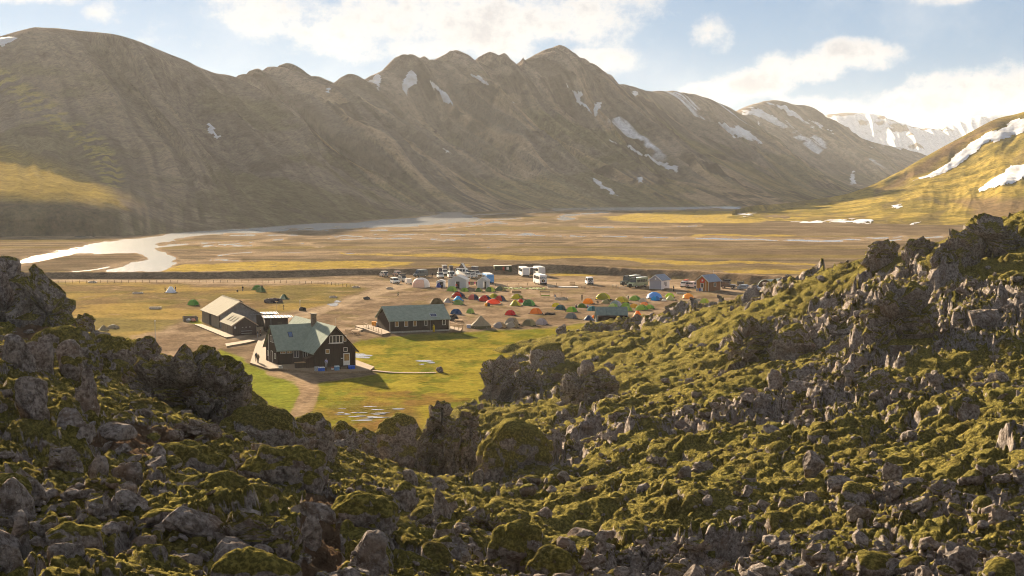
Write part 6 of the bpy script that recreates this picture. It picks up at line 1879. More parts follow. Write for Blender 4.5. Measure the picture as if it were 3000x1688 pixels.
def cabin(name, label, cat, px, py, rz, W, L, e, h, wall, side, roof, trimc, extra=None, group=None):
    g = G(px, py)
    t = thing(name, label, cat, g, rz, group)
    gable(t, 0, W, 0, L, e, h, 'y', wall, roof, .35, .35, trim=trimc)
    if side:
        MB().box((W + .02, L / 2, (e - .3) / 2), (.05, L - .05, e - .3)).build("side_cladding", side, t)
    if extra:
        extra(t)
    return t
def cabins():
    METR = M((.22, .25, .30), .8, .1, kind='sheet', spec=.05); LILAC = M((.36, .34, .37), .8, .12, 8); WTR = M((.72, .70, .68), .5, .06)
    def ex(t):
        window(t, '+x', 4.05, 1.4, 1.9, 1.2, 2.3, 1, GLASS); door(t, '+x', 4.05, 2.3, 3.2, .1, 2.2, WTR, GLASS)
        MB().cyl((2.0, -.02, 3.15), (2.0, -.08, 3.15), .28, 14).build("round_vent", WTR, t)
        MB().prism([(.05, 2.55), (3.95, 2.55), (3.95, 2.72), (.05, 2.72)], -.05, -.003).build("gable_band", M((.40, .36, .34), .7), t)
        MB().box((5.0, 2.4, .1), (1.8, 1.6, .2)).build("doorstep", DECK, t)
        for x in (.02, 3.98):
            MB().box((x, -.02, 1.3), (.14, .06, 2.6)).build("corner_board", WTR, t)
    cabin("white_shed", "small pale shed with a blue-grey metal roof and round vent", "shed", 1903.5, 846.5, math.radians(-34), 4.0, 5.2, 2.85, 4.25, LILAC, WTR, METR, WTR, ex)
    ORW = M((.34, .145, .035), .75, .2, kind='boards'); ORS = M((.22, .105, .052), .8, .25, kind='boards'); CRM = M((.60, .52, .42), .6, .08)
    def ex2(t):
        window(t, '-y', 0, 1.5, 2.6, 1.0, 2.35, 2, GLASS, CRM, .1)
        window(t, '+x', 4.45, 2.6, 3.9, 1.2, 2.4, 2, GLASS, CRM, .1)
        p = MB(); p.prism([(1.45, 2.5), (2.85, 2.5), (3.0, 3.3), (2.2, 4.0), (1.4, 3.3)], -.06, -.004)
        po = p.build("emblem_panel", M((.55, .05, .03), .6, .1), t)
        star = MB()
        for i in range(8):
            a = math.pi / 4 * i
            star.prism([(2.2 + .12 * math.cos(a + .5), 3.15 + .12 * math.sin(a + .5)), (2.2 + .5 * math.cos(a), 3.15 + .5 * math.sin(a)), (2.2 + .12 * math.cos(a - .5), 3.15 + .12 * math.sin(a - .5))], -.09, -.062)
        star.prism([(2.2 + .2 * math.cos(k), 3.15 + .2 * math.sin(k)) for k in [i * math.pi / 5 for i in range(10)]], -.10, -.065)
        star.build("emblem", CRM, po)
        for x in (.0, 3.45, 4.4):
            MB().box((x, -.03, 1.5), (.13, .06, 3.0)).build("corner_board", CRM, t)
        MB().box((4.48, 6.2, 1.4), (.08, .12, 2.8)).build("corner_board", CRM, t)
        MB().cyl((2.2, 5.8, 4.6), (2.2, 5.8, 6.0), .02, 4).build("aerial", STEEL, t)
    cabin("brown_cabin", "orange-brown timber cabin with a red emblem and grey metal roof", "cabin", 2040, 851.5, math.radians(-42), 4.4, 6.2, 2.95, 4.65, ORW, ORS, METR, CRM, ex2)
    # container
    g = G(1449, 801.5)
    t = thing("container", "dark green shipping container with a red door by the gravel bank", "container", g, math.radians(12))
    GRN = M((.040, .048, .028), .7, .2)
    MB().box((3.1, 1.25, 1.4), (6.1, 2.4, 2.6)).build("body", GRN, t)
    for i in range(16):
        MB().box((.3 + i * .375, .02, 1.4), (.16, .06, 2.35)).build("rib", GRN, t)
    MB().box((3.1, 1.25, 2.74), (6.2, 2.5, .08)).build("roof", M((.60, .55, .47), .6, .1), t)
    door(t, '-y', -.012, 2.75, 3.65, .2, 2.45, M((.30, .045, .03), .7), None, GRN)
    window(t, '-y', -.012, 4.3, 5.1, 1.3, 2.3, 1, M((.62, .58, .50), .4), WHITE)
    for i in range(5):
        for x in (.5, 1.7):
            MB().prism([(x, .4 + i * .42), (x + .5, .4 + i * .42), (x + .7, .6 + i * .42), (x + .2, .6 + i * .42)], -.012 - .03, -.012, 'x').build("hazard_stripe", M((.62, .55, .08), .6), t)
    # curved store shed beyond the crest
    g = G(2243, 848)
    t = thing("barrel_shed", "dark barrel-roofed shed with a pale sign on the right", "shed", g, math.radians(-50))
    pr = [(math.cos(a) * 3.2, math.sin(a) * 2.9) for a in [math.pi * i / 14 for i in range(15)]]
    MB().prism(pr, 0, .15).build("front_wall", M((.07, .05, .035), .8), t)
    MB().prism([(x * 1.03, z * 1.03) for x, z in pr] + [(x * .98, z * .98) for x, z in pr[::-1]], -.1, 9).build("roof", M((.30, .36, .33), .5, .1, kind='sheet'), t, True)
    MB().box((-.6, -.04, 1.8), (1.1, .06, .8)).build("sign", M((.60, .50, .44), .6), t); MB().box((.8, -.04, 1.8), (.9, .06, .8)).build("sign", M((.60, .48, .42), .6), t)
cabins()

# ================================================================ vehicles
def ring_body(mb, prof, W, belt, top=.86):
    """side profile (y, z) swept across the width, narrower above the belt line"""
    n = len(prof)
    def xw(z, hmax):
        return W / 2 * (1 if z <= belt else 1 - (1 - top) * (z - belt) / max(.01, hmax - belt))
    hm = max(z for y, z in prof)
    L_ = [(-xw(z, hm), y, z) for y, z in prof]; R_ = [(xw(z, hm), y, z) for y, z in prof]
    mb.add(L_ + R_, [tuple(range(n)), tuple(reversed(range(n, 2 * n)))] + [(i, i + n, (i + 1) % n + n, (i + 1) % n) for i in range(n)])
    return lambda z: xw(z, hm)
def wheel(t, x, y, r, w=.24):
    o = MB().cyl((x - w / 2, y, r), (x + w / 2, y, r), r, 14).build("wheel", TYRE, t)
    s = 1 if x > 0 else -1
    MB().cyl((x + s * w / 2 - s * .03, y, r), (x + s * w / 2 + s * .015, y, r), r * .55, 10).build("rim", STEEL, o)
def vehicle(name, label, px, py, head, kind, col, group="vehicles parked in the camp", col2=None, extra=None, scale=1.0):
    g = G(px, py)
    hx, hy = math.sin(math.radians(head)), -math.cos(math.radians(head))      # 0 = nose towards the camera
    t = thing(name, label, {'bus': 'bus', 'oldbus': 'bus', 'suv': 'car', 'van': 'van', 'jeep': 'car', 'truck': 'truck', 'trailer': 'trailer', 'car': 'car'}[kind], g, math.atan2(hx, -hy), group)
    t.scale = (scale,) * 3
    paint = M(col, .35, .06, 2, spec=.5)
    S = {'bus': (9.5, 2.5, 3.25, .48), 'oldbus': (8.4, 2.45, 3.0, .5), 'suv': (4.7, 1.9, 1.95, .40), 'jeep': (4.3, 1.85, 2.0, .40), 'van': (5.2, 2.0, 2.35, .35), 'truck': (6.0, 2.3, 2.9, .45), 'trailer': (2.6, 1.7, 1.7, .32), 'car': (4.3, 1.8, 1.5, .33)}[kind]
    L, W, Hh, wr = S
    a = -L / 2; b = L / 2; u = wr * .9
    prof = {
     'bus': [(a, u), (a - .05, 1.2), (a + .12, 2.6), (a + .45, Hh), (b - .25, Hh), (b, Hh - .25), (b, u)],
     'oldbus': [(a, .6), (a, 1.25), (a + .15, 1.45), (a + 1.45, 1.6), (a + 1.6, 2.75), (a + 1.9, Hh), (b - .4, Hh), (b, Hh - .4), (b, .7)],
     'suv': [(a, u), (a, .95), (a + 1.25, 1.12), (a + 1.85, Hh - .05), (a + 2.2, Hh), (b - .3, Hh), (b, 1.3), (b, u)],
     'jeep': [(a, u), (a, 1.02), (a + 1.25, 1.1), (a + 1.45, 1.15), (a + 1.75, Hh), (b - .08, Hh), (b, 1.2), (b, u)],
     'van': [(a, u), (a, .95), (a + .6, 1.2), (a + 1.35, Hh - .1), (a + 1.8, Hh), (b - .15, Hh), (b, 1.4), (b, u)],
     'truck': [(a, u), (a, 1.9), (a + .1, 2.6), (a + .3, Hh), (b, Hh), (b, u)],
     'trailer': [(a, u), (a, 1.2), (a + .3, Hh), (b - .1, Hh), (b, 1.3), (b, u)],
     'car': [(a, u), (a, .75), (a + 1.1, .92), (a + 1.75, Hh), (b - .9, Hh), (b - .1, 1.0), (b, .9), (b, u)],
    }[kind]
    belt = {'bus': 1.7, 'oldbus': 1.6, 'suv': 1.12, 'jeep': 1.15, 'van': 1.2, 'truck': 1.4, 'trailer': 1.2, 'car': .92}[kind]
    bm_ = MB(); xw = ring_body(bm_, prof, W, belt, {'bus': .95, 'oldbus': .93, 'truck': .98, 'trailer': .94}.get(kind, .84))
    bm_.build("body", paint, t)
    # side windows
    zt = Hh - (.28 if kind not in ('bus', 'oldbus') else .5)
    z0 = belt + .05
    if kind != 'trailer':
        ys = {'bus': [(a + .7 + i * 1.42, a + 1.98 + i * 1.42) for i in range(6)], 'oldbus': [(a + 2.1 + i * 1.0, a + 2.95 + i * 1.0) for i in range(6)],
              'suv': [(a + 1.75, a + 2.65), (a + 2.72, a + 3.55), (a + 3.62, b - .25)], 'jeep': [(a + 1.8, a + 2.6), (a + 2.7, a + 3.4), (a + 3.5, b - .2)],
              'van': [(a + 1.35, a + 2.2), (a + 2.3, a + 3.6), (a + 3.7, b - .25)], 'truck': [(a + .45, a + 1.3)], 'car': [(a + 1.6, a + 2.4), (a + 2.48, b - .95)]}[kind]
        for s in (-1, 1):
            for (y0, y1) in ys:
                q = [(s * (xw(z0) + .004), y0, z0), (s * (xw(z0) + .004), y1, z0), (s * (xw(zt) + .004), y1, zt), (s * (xw(zt) + .004), y0, zt)]
                MB().slab(q if s > 0 else q[::-1], -.015).build("side_window", GLASS, t)
        # windscreen and rear window
        fr = {'bus': ((a - .0, 1.35), (a + .2, 2.75)), 'oldbus': ((a + 1.47, 1.72), (a + 1.58, 2.65)), 'suv': ((a + 1.28, 1.15), (a + 1.83, Hh - .12)), 'jeep': ((a + 1.47, 1.2), (a + 1.73, Hh - .1)),
              'van': ((a + .63, 1.25), (a + 1.32, Hh - .2)), 'truck': ((a + .0, 1.55), (a + .1, 2.4)), 'car': ((a + 1.13, .95), (a + 1.72, Hh - .06))}[kind]
        rr = {'bus': ((b, 2.1), (b - .05, 2.85)), 'oldbus': ((b, 1.8), (b, 2.5)), 'suv': ((b - .03, 1.35), (b - .26, Hh - .12)), 'jeep': ((b - .01, 1.3), (b - .07, Hh - .15)), 'van': ((b - .01, 1.4), (b - .13, Hh - .25)), 'truck': ((b, .9), (b, 1.0)), 'car': ((b - .2, 1.02), (b - .85, Hh - .06))}[kind]
        for nm, ((y0, za), (y1, zb)), sg in (("windscreen", fr, -1), ("rear_window", rr, 1)):
            k = .9
            q = [(-xw(za) * k, y0 + sg * .012, za), (xw(za) * k, y0 + sg * .012, za), (xw(zb) * k, y1 + sg * .012, zb), (-xw(zb) * k, y1 + sg * .012, zb)]
            MB().slab(q if sg < 0 else q[::-1], -.015).build(nm, GLASS, t)
        for s in (-1, 1):
            MB().box((s * W * .36, a - .02, .78 if kind not in ('oldbus',) else 1.05), (.34, .08, .2)).build("headlight", LAMP, t)
            MB().box((s * W * .40, b + .015, .9), (.16, .05, .3)).build("tail_light", REDL, t)
        for y, nm in ((a - .06, "front_bumper"), (b + .05, "rear_bumper")):
            MB().box((0, y, u + .08), (W * .96, .14, .22)).build(nm, BLACK, t)
    for y in ((a + L * .19, b - L * .22) if kind != 'trailer' else (0.25,)):
        for s in (-1, 1):
            wheel(t, s * (W / 2 - .10), y, wr)
    if kind == 'trailer':
        MB().cyl((0, a, .5), (0, a - 1.2, .45), .05, 6).build("drawbar", BLACK, t)
    if extra:
        extra(t, L, W, Hh)
    return t
def spare(t, L, W, Hh):
    o = MB().cyl((0, L / 2 + .02, 1.1), (0, L / 2 + .22, 1.1), .38, 14).build("spare_wheel", TYRE, t)
    MB().cyl((0, L / 2 + .2, 1.1), (0, L / 2 + .235, 1.1), .2, 10).build("hub", STEEL, o)
def bus_spare(t, L, W, Hh):
    o = MB().cyl((0, L / 2 + .02, 1.35), (0, L / 2 + .25, 1.35), .5, 16).build("spare_wheel", TYRE, t)
    MB().cyl((0, L / 2 + .23, 1.35), (0, L / 2 + .27, 1.35), .24, 10).build("hub", TIMBER, o)
    MB().box((0, L / 2 + .03, 2.45), (1.7, .03, .5)).build("name_panel", M((.50, .52, .56), .5), t)
    for i, (x, w) in enumerate(((-.45, .4), (.25, .75))):
        MB().box((x, L / 2 + .055, 2.5), (w, .02, .18)).build("lettering", M((.10, .12, .18), .6), t)
def roof_tent(flip):
    def fn(t, L, W, Hh):
        y0, y1 = -.6, 1.6
        if flip == 'wedge':
            MB().prism([(y0, Hh + .15), (y1, Hh + .15), (y1, Hh + .3), (y0 + .1, Hh + 1.45), (y0 - .02, Hh + 1.4)], -.62, .62, 'x').build("roof_tent", M((.09, .08, .085), .8), t)
            MB().slab([(-.66, y1, Hh + .32), (.66, y1, Hh + .32), (.66, y0 + .05, Hh + 1.5), (-.66, y0 + .05, Hh + 1.5)], .08).build("tent_lid", M((.62, .60, .58), .5), t)
        elif flip == 'box':
            MB().box((0, .5, Hh + .75), (1.35, 2.1, 1.15)).build("roof_tent", M((.10, .09, .10), .85), t)
            MB().box((0, .5, Hh + 1.38), (1.45, 2.25, .12)).build("tent_lid", M((.60, .58, .56), .5), t)
            ld = MB()
            for s in (-.2, .2):
                ld.cyl((-.75 + 0, .4 + s, Hh + .2), (-1.7, .4 + s, 0), .03, 5)
            ld.build("ladder", TIMBER, t)
        elif flip == 'peak':
            MB().prism([(y0 - .2, Hh + .15), (y1, Hh + .15), ((y0 + y1) / 2 - .1, Hh + 1.75)], -.62, .62, 'x').build("roof_tent", M((.10, .085, .08), .85), t)
            MB().slab([(-.66, y0 - .25, Hh + .15), (-.66, (y0 + y1) / 2 - .1, Hh + 1.82), (.66, (y0 + y1) / 2 - .1, Hh + 1.82), (.66, y0 - .25, Hh + .15)], .07).build("tent_lid", M((.64, .60, .54), .5), t)
        elif flip == 'low':
            MB().box((0, .3, Hh + .3), (1.3, 2.0, .5)).build("roof_box", M((.03, .03, .035), .7), t)
        elif flip == 'rack':
            MB().box((0, .3, Hh + .16), (1.5, 2.4, .08)).build("roof_rack", STEEL, t)
            MB().box((0, .2, Hh + .3), (1.1, 1.8, .2)).build("rescue_board", M((.55, .10, .05), .5), t)
    return fn
def both(*fs):
    def fn(*a):
        for f in fs:
            f(*a)
    return fn
WV = (.66, .63, .58)
def vehicles():
    vehicle("jeep", "cream off-roader with a spare wheel, leftmost of the parked vehicles", 1124, 811, 205, 'jeep', (.60, .52, .42), extra=spare)
    vehicle("jeep", "small peach off-roader right of the cream one", 1162, 809, 208, 'jeep', (.58, .40, .30), extra=spare, scale=.9)
    vehicle("suv", "white estate car facing the camp below the peach off-roader", 1157, 831, 22, 'suv', WV)
    vehicle("jeep", "white pickup hitched in front of the white box trailer", 1181, 826, 30, 'jeep', (.50, .46, .40), extra=roof_tent('low'))
    vehicle("box_trailer", "white box trailer beside the estate car", 1196, 832, 200, 'trailer', (.62, .54, .46))
    vehicle("minivan", "dark green minivan with a silver roof by the gravel bank", 1232, 811, -42, 'van', (.035, .05, .055), extra=lambda t, L, W, Hh: MB().box((0, .5, Hh + .1), (1.5, 3.2, .18)).build("pop_top", STEEL, t))
    vehicle("camper_truck", "white camper with a dark raised roof tent and ladder", 1290, 815, 12, 'jeep', WV, extra=roof_tent('wedge'))
    vehicle("camper_truck", "white camper with a boxy roof tent at the very back", 1303, 806, 15, 'jeep', WV, extra=roof_tent('box'))
    vehicle("camper_truck", "white camper seen from behind under a peaked roof tent", 1321, 814, 190, 'van', WV, extra=both(roof_tent('peak'), spare))
    vehicle("camper_truck", "white camper with the tallest peaked roof tent behind the sail awning", 1357, 806, 60, 'van', WV, extra=roof_tent('peak'))
    vehicle("camper_truck", "white pickup with black boxes on its roof left of the blue bus", 1382, 815, 150, 'suv', WV, extra=roof_tent('low'))
    vehicle("camper_truck", "dark-loaded white off-roader behind the pickup with black boxes", 1394, 809, 40, 'suv', (.55, .52, .47), extra=roof_tent('box'))
    vehicle("coach", "blue and white bus facing the camp", 1430, 830, 10, 'bus', (.05, .22, .50), extra=lambda t, L, W, Hh: (MB().box((0, .15, Hh + .03), (2.3, 8.9, .12)).build("roof_panel", M((.62, .58, .52), .5), t), MB().box((0, 1.2, Hh + .14), (.9, .9, .12)).build("roof_hatch", STEEL, t)), scale=.95)
    vehicle("coach", "white bus with a blue windscreen next to the container", 1535, 809, 8, 'bus', (.62, .58, .54), scale=.98)
    vehicle("box_truck", "grey box truck between the two white buses", 1557, 804, 190, 'truck', (.13, .125, .13), scale=.85)
    vehicle("coach", "white bus half hidden behind the one with a spare wheel", 1580, 808, 10, 'bus', (.60, .54, .48), scale=.98)
    vehicle("coach", "white bus seen from behind with a spare wheel", 1582, 832, 192, 'bus', (.64, .60, .58), extra=bus_spare, scale=.96)
    vehicle("minivan", "white high-roof van seen from behind beside the road", 1726, 833, 186, 'van', (.60, .60, .60), extra=spare)
    def mall(t, L, W, Hh):
        MB().box((0, -L / 2 + 1.7, Hh + .12), (1.9, .1, .55)).build("sign_board", BLACK, t)
        for z, w in ((Hh + .24, 1.6), (Hh + .04, 1.0)):
            MB().box((0, -L / 2 + 1.64, z), (w, .03, .12)).build("lettering", WHITE, t)
        MB().box((0, .9, Hh + .04), (2.1, 6.6, .1)).build("roof_panel", M((.58, .57, .52), .5), t)
        MB().box((0, 2.2, Hh + .2), (.9, 1.1, .26)).build("roof_hatch", STEEL, t)
        MB().box((0, -L / 2 - .02, 1.0), (1.2, .06, .7)).build("radiator_grille", BLACK, t)
    vehicle("vintage_bus", "sage green vintage bus with a bonnet, left of the pale shed", 1868, 842, -37, 'oldbus', (.17, .20, .11), extra=mall)
    vehicle("vintage_bus", "dark green vintage bus half hidden beside the sage one", 1848, 836, -37, 'oldbus', (.030, .045, .028), extra=mall)
    vehicle("suv", "white rescue car with a red roof load left of the brown cabin", 2010, 842, 150, 'suv', (.62, .60, .58), extra=roof_tent('rack'))
    vehicle("suv", "white and red rescue car touching the brown cabin", 2032, 844, 40, 'suv', (.66, .50, .44))
    vehicle("jeep", "dark big-wheeled off-roader behind the brown cabin", 2133, 845, 70, 'jeep', (.05, .055, .06), extra=roof_tent('low'), scale=1.1)
    vehicle("car", "silver-blue car peeping over the mossy crest", 2183, 849, 60, 'car', (.22, .25, .28), scale=1.05)
    vehicle("car", "white and red car right of the silver-blue one", 2212, 851, 60, 'car', (.55, .50, .48), scale=1.05)
    def tank(t, L, W, Hh):
        MB().cyl((0, -1.0, 1.2), (0, 1.0, 1.2), .55, 14).build("tank", M((.60, .40, .04), .5), t)
    vehicle("tank_trailer", "small trailer with a yellow tank behind the brown cabin", 2170, 836, 60, 'trailer', (.06, .05, .04), extra=tank, scale=.75)
vehicles()
# ================================================================ small things in the camp
def awning():
    # white sail stretched between the campers
    a = [G(1328, 812), G(1345, 808), G(1372, 811)]
    top = P(1341, 790, G(1341, 809).y)
    t = thing("sail_awning", "white sail awning stretched between the campers", "awning", G(1345, 810), 0)
    o = t.location
    c = M((.64, .61, .58), .6, .08, kind='cloth')
    q = MB()
    L_ = [Vector(p) - o for p in (a[0], a[1], a[2])]; tp = top - o
    q.add([L_[0] + Vector((0, 0, .9)), L_[1] + Vector((0, -1, .5)), tp, L_[2] + Vector((0, -1.2, .2))], [(0, 1, 2), (1, 3, 2)])
    q.build("sail", c, t)
    MB().cyl(tp - Vector((0, 0, tp.z)), tp, .04, 6).build("pole", STEEL, t)
awning()
def picnic(label, px, py, rz, mat=TIMBER, s=1.0, group="picnic tables"):
    t = thing("picnic_table", label, "picnic table", G(px, py), math.radians(rz), group)
    t.scale = (s, s, s)
    for i in range(4):
        MB().box((0, -.3 + i * .2, .74), (1.8, .17, .05)).build("top_board", mat, t)
    for y in (-.72, .72):
        MB().box((0, y, .45), (1.8, .28, .05)).build("bench_board", mat, t)
    for x in (-.65, .65):
        MB().cyl((x, -.25, .72), (x, -.75, 0), .05, 5).build("leg", mat, t); MB().cyl((x, .25, .72), (x, .75, 0), .05, 5).build("leg", mat, t)
        MB().box((x, 0, .42), (.06, 1.6, .08)).build("crossbar", mat, t)
picnic("left picnic table of the pair beside the raised terrace", 1022, 974, 20)
picnic("right picnic table of the pair beside the raised terrace", 1042, 979, 20)
picnic("small plain table against the raised terrace", 1072, 970, 20, DARKW, .9)
picnic("dark picnic table with blue boxes on the deck", 966, 1090, 12, DARKW)
picnic("dark picnic table on the deck below the white door", 1008, 1086, 12, DARKW)
picnic("picnic table on the gravel right of the long hut", 1344, 946, 15)
picnic("pale picnic table left of the vintage buses, first", 1800, 842, -10, M((.34, .29, .22), .8))
picnic("grey picnic table touching the vintage bus shadow", 1822, 848, -10, M((.22, .19, .15), .8))
picnic("pale picnic table near the white high-roof van", 1734, 846, -15)
picnic("dark chair-like bench near the white high-roof van", 1709, 845, -15, DARKW, .8)
for z, (px, py) in enumerate(((966, 1090), (1008, 1086))):
    pass
def box_on(label, px, py, z, size, col, col2=None, name="cool_box"):
    g = G(px, py, z)
    t = thing(name, label, "box", (g.x, g.y, z), math.radians(20), "boxes on the hut's deck")
    MB().box((0, 0, size[2] * .4), (size[0], size[1], size[2] * .8)).build("tub", M(col, .5), t)
    MB().box((0, 0, size[2] * .9), (size[0] * 1.04, size[1] * 1.04, size[2] * .2)).build("lid", M(col2 or col, .5), t)
box_on("grey storage box left of the blue cool box", 929, 1087, .34, (.8, .6, .75), (.32, .33, .34))
box_on("blue cool box with a white lid left of the picnic tables", 941, 1087, .34, (1.1, .7, .7), (.03, .10, .48), (.62, .64, .68))
box_on("blue and grey tub between the two dark picnic tables", 987, 1085, .34, (.8, .6, .8), (.12, .25, .42), (.45, .55, .62))
box_on("royal blue cool box under the white door's right side", 1030, 1081, .34, (1.1, .6, .6), (.03, .09, .45), (.10, .18, .55))
box_on("small white jar box on the deck table", 974, 1083, 1.12, (.35, .3, .35), (.66, .60, .55), (.50, .08, .06))
box_on("round grey kettle box at the hut's left wing wall", 822, 1079, .34, (.7, .7, .5), (.42, .40, .34), (.14, .13, .12))
def bench_dark():
    t = thing("wood_store", "dark wood store under the left wing's large window", "wood store", G(883, 1077, .34), math.radians(27))
    MB().box((0, 0, .45), (2.2, .9, .9)).build("stack", DARKW, t); MB().box((0, 0, .95), (2.4, 1.1, .08)).build("cover_board", TIMBER, t)
bench_dark()

def low_frame(label, px, py, w, d, h, rz, mat, fill=None):
    t = thing("stone_bin", label, "bin", G(px, py), math.radians(rz), "low timber bins holding anchor stones")
    for y in (-d / 2, d / 2):
        MB().box((0, y, h / 2), (w, .12, h)).build("side_board", mat, t)
    for x in (-w / 2, w / 2):
        MB().box((x, 0, h / 2), (.12, d - .13, h)).build("end_board", mat, t)
    if fill:
        q, f = rock_verts(3, w * .4, d * .4, h * .8, 'crag', int(px))
        o = link("stone_heap", np_mesh("stone_heap", q + np.array([0, 0, h * .5]), f), STONE, t)
PALE = M((.44, .37, .29), .8, .2)
low_frame("low pale bin near the fence at the field's left end", 271, 829, 2.6, 1.6, .45, 5, PALE, 1)
low_frame("low pale bin with a dark heap left of the blue-white tent", 404, 861, 2.7, 1.8, .5, 5, PALE, 1)
low_frame("low pale bin beside a puddle in the left field", 455, 905, 2.8, 1.8, .5, 5, PALE)
low_frame("low pale bin beside the track at the field's right end", 976, 872, 2.0, 1.4, .4, 5, PALE, 1)
low_frame("low pale bin in the fork of the track", 1043, 844, 2.2, 1.4, .4, 5, PALE, 1)
low_frame("low pale bin right of the walking person's head", 1142, 847, 2.0, 1.6, .45, 5, PALE, 1)
low_frame("long timber bin below the green sheeting", 1512, 858, 2.6, 1.4, .6, 4, TIMBER)
low_frame("long pale bin behind the seated camper at the rack", 1644, 878, 3.4, 1.6, .6, -8, PALE, 1)
low_frame("pair of pale troughs in front of the brown cabin", 1996, 861, 2.8, 1.0, .5, -4, PALE)
low_frame("pale trough right of the apricot dome", 2036, 881, 2.8, 1.0, .5, -4, PALE, 1)
low_frame("white-edged bin left of the pale picnic table", 1615, 841, 2.4, 1.2, .6, 0, PALE, 1)

def fence(label, pts, step, h):
    t = thing("wire_fence", label, "fence", (0, 0, 0))
    P3 = [G(*p) for p in pts]
    tops = []
    rs = random.Random(2)
    pm = MB().cyl((0, 0, 0), (0, 0, h), .06, 6).mesh("post"); pm.materials.append(DARKW)
    for a, b in zip(P3[:-1], P3[1:]):
        n = max(1, int((b - a).length / step))
        for i in range(n):
            c = a + (b - a) * (i / n)
            o = link("post", pm, None, t); o.location = c; o.rotation_euler = (rs.uniform(-.06, .06), rs.uniform(-.06, .06), 0)
            tops.append(c)
    w = MB()
    for a, b in zip(tops[:-1], tops[1:]):
        for z in (.45, .85):
            w.cyl(a + Vector((0, 0, z * h)), b + Vector((0, 0, z * h)), .012, 3)
    w.build("wire", STEEL, t)
fence("long low post and wire fence along the track on the left field", [(150, 831), (500, 829), (750, 828), (950, 833), (1060, 846)], 2.1, .95)
fence("short row of fence posts behind the green sheeting", [(1452, 839), (1520, 837), (1570, 836), (1660, 836)], 2.6, .8)

def sheeting(label, px, py, w, d, seed):
    t = thing("tent_sheeting", label, "sheeting", G(px, py), 0, "green sheeting laid out to dry")
    rs = random.Random(seed)
    mats = [M((.34, .36, .10), .7), M((.20, .26, .06), .7), M((.52, .50, .34), .7), M((.10, .13, .04), .8)]
    for i in range(46):
        x, y = rs.gauss(0, w * .27), rs.gauss(0, d * .27)
        q, f = ICO[2]
        v = q * np.array([rs.uniform(.25, .6), rs.uniform(.3, .8), rs.uniform(.06, .18)]) * (1 + .5 * (noise3(q[:, 0] * 2 + i, q[:, 1] * 2, q[:, 2] * 2, 3) - .5))[:, None]
        o = link("fold", np_mesh("fold", v, f), mats[rs.randrange(4)], t); o.location = (x, y, .06)
sheeting("left spread of crumpled green sheeting", 1505, 845, 6.5, 6.0, 1)
sheeting("right spread of crumpled green sheeting", 1568, 846, 6.5, 6.0, 2)
def tarp():
    g = G(800, 887)
    q, f = rock_verts(4, 2.6, 1.3, 1.0, 'moss', 33)
    o = link("dark_tarpaulin", np_mesh("dark_tarpaulin", q + np.array([0, 0, .2]), f), M((.045, .03, .035), .8, .3)); o.location = g
    tag(o, "dark crumpled tarpaulin heap on the left field", "tarpaulin")
    g = G(886, 910)
    q, f = rock_verts(4, .9, .6, .6, 'moss', 34)
    o = link("kit_bag", np_mesh("kit_bag", q + np.array([0, 0, .3]), f), M((.03, .025, .02), .85)); o.location = g
    tag(o, "dark kit bag beside the white field post", "bag")
    g = G(1074, 877)
    q, f = rock_verts(4, .9, .6, .45, 'crag', 35)
    o = link("kit_pile", np_mesh("kit_pile", q + np.array([0, 0, .25]), f), M((.03, .03, .035), .85)); o.location = g
    tag(o, "dark pile of kit beside the track", "pile")
    g = G(1588, 922)
    q, f = rock_verts(4, 1.3, .8, .5, 'crag', 36)
    o = link("stone_heap", np_mesh("stone_heap", q, f), STONE); o.location = (g.x + 2.0, g.y, 0)
    tag(o, "heap of dark stones right of the orange dome", "stones")
    g = G(1327, 938)
    q, f = rock_verts(4, 1.4, 1.0, 1.4, 'crag', 37)
    o = link("stone_heap", np_mesh("stone_heap", q, f), STONE); o.location = g
    tag(o, "dark lava heap behind the long hut's right corner", "stones")
    g = G(1425, 897)
    t = thing("camp_pack", "orange and black rucksack below the red-orange tent", "rucksack", g)
    q, f = rock_verts(3, .45, .4, .5, 'moss', 38)
    link("bag", np_mesh("bag", q + np.array([0, 0, .4]), f), M((.75, .34, .03), .7), t)
    q, f = rock_verts(3, .42, .38, .5, 'moss', 39)
    link("side_bag", np_mesh("side_bag", q + np.array([.6, 0, .4]), f), M((.03, .03, .05), .7), t)
tarp()
def posts():
    for (px, py, h, lab, c) in ((811, 912, 2.4, "wooden post with a cross arm left in the field", TIMBER), (831, 909, 1.1, "short dark post in the field", DARKW), (879, 909, 2.3, "thin white-topped post beside the kit bag", STEEL), (455, 1000, 4.2, "pale lamp post behind the dark lava crest", STEEL), (1164, 836, .9, "short sign post at the track fork's corner", DARKW)):
        t = thing("sign_post", lab, "post", G(px, py), 0)
        MB().cyl((0, 0, 0), (0, 0, h), .07, 6).build("shaft", c, t)
        MB().box((0, 0, h + .08), (.7 if 'cross' in lab else .35, .12, .18)).build("head_board", WHITE if 'white' in lab or 'lamp' in lab else c, t)
posts()
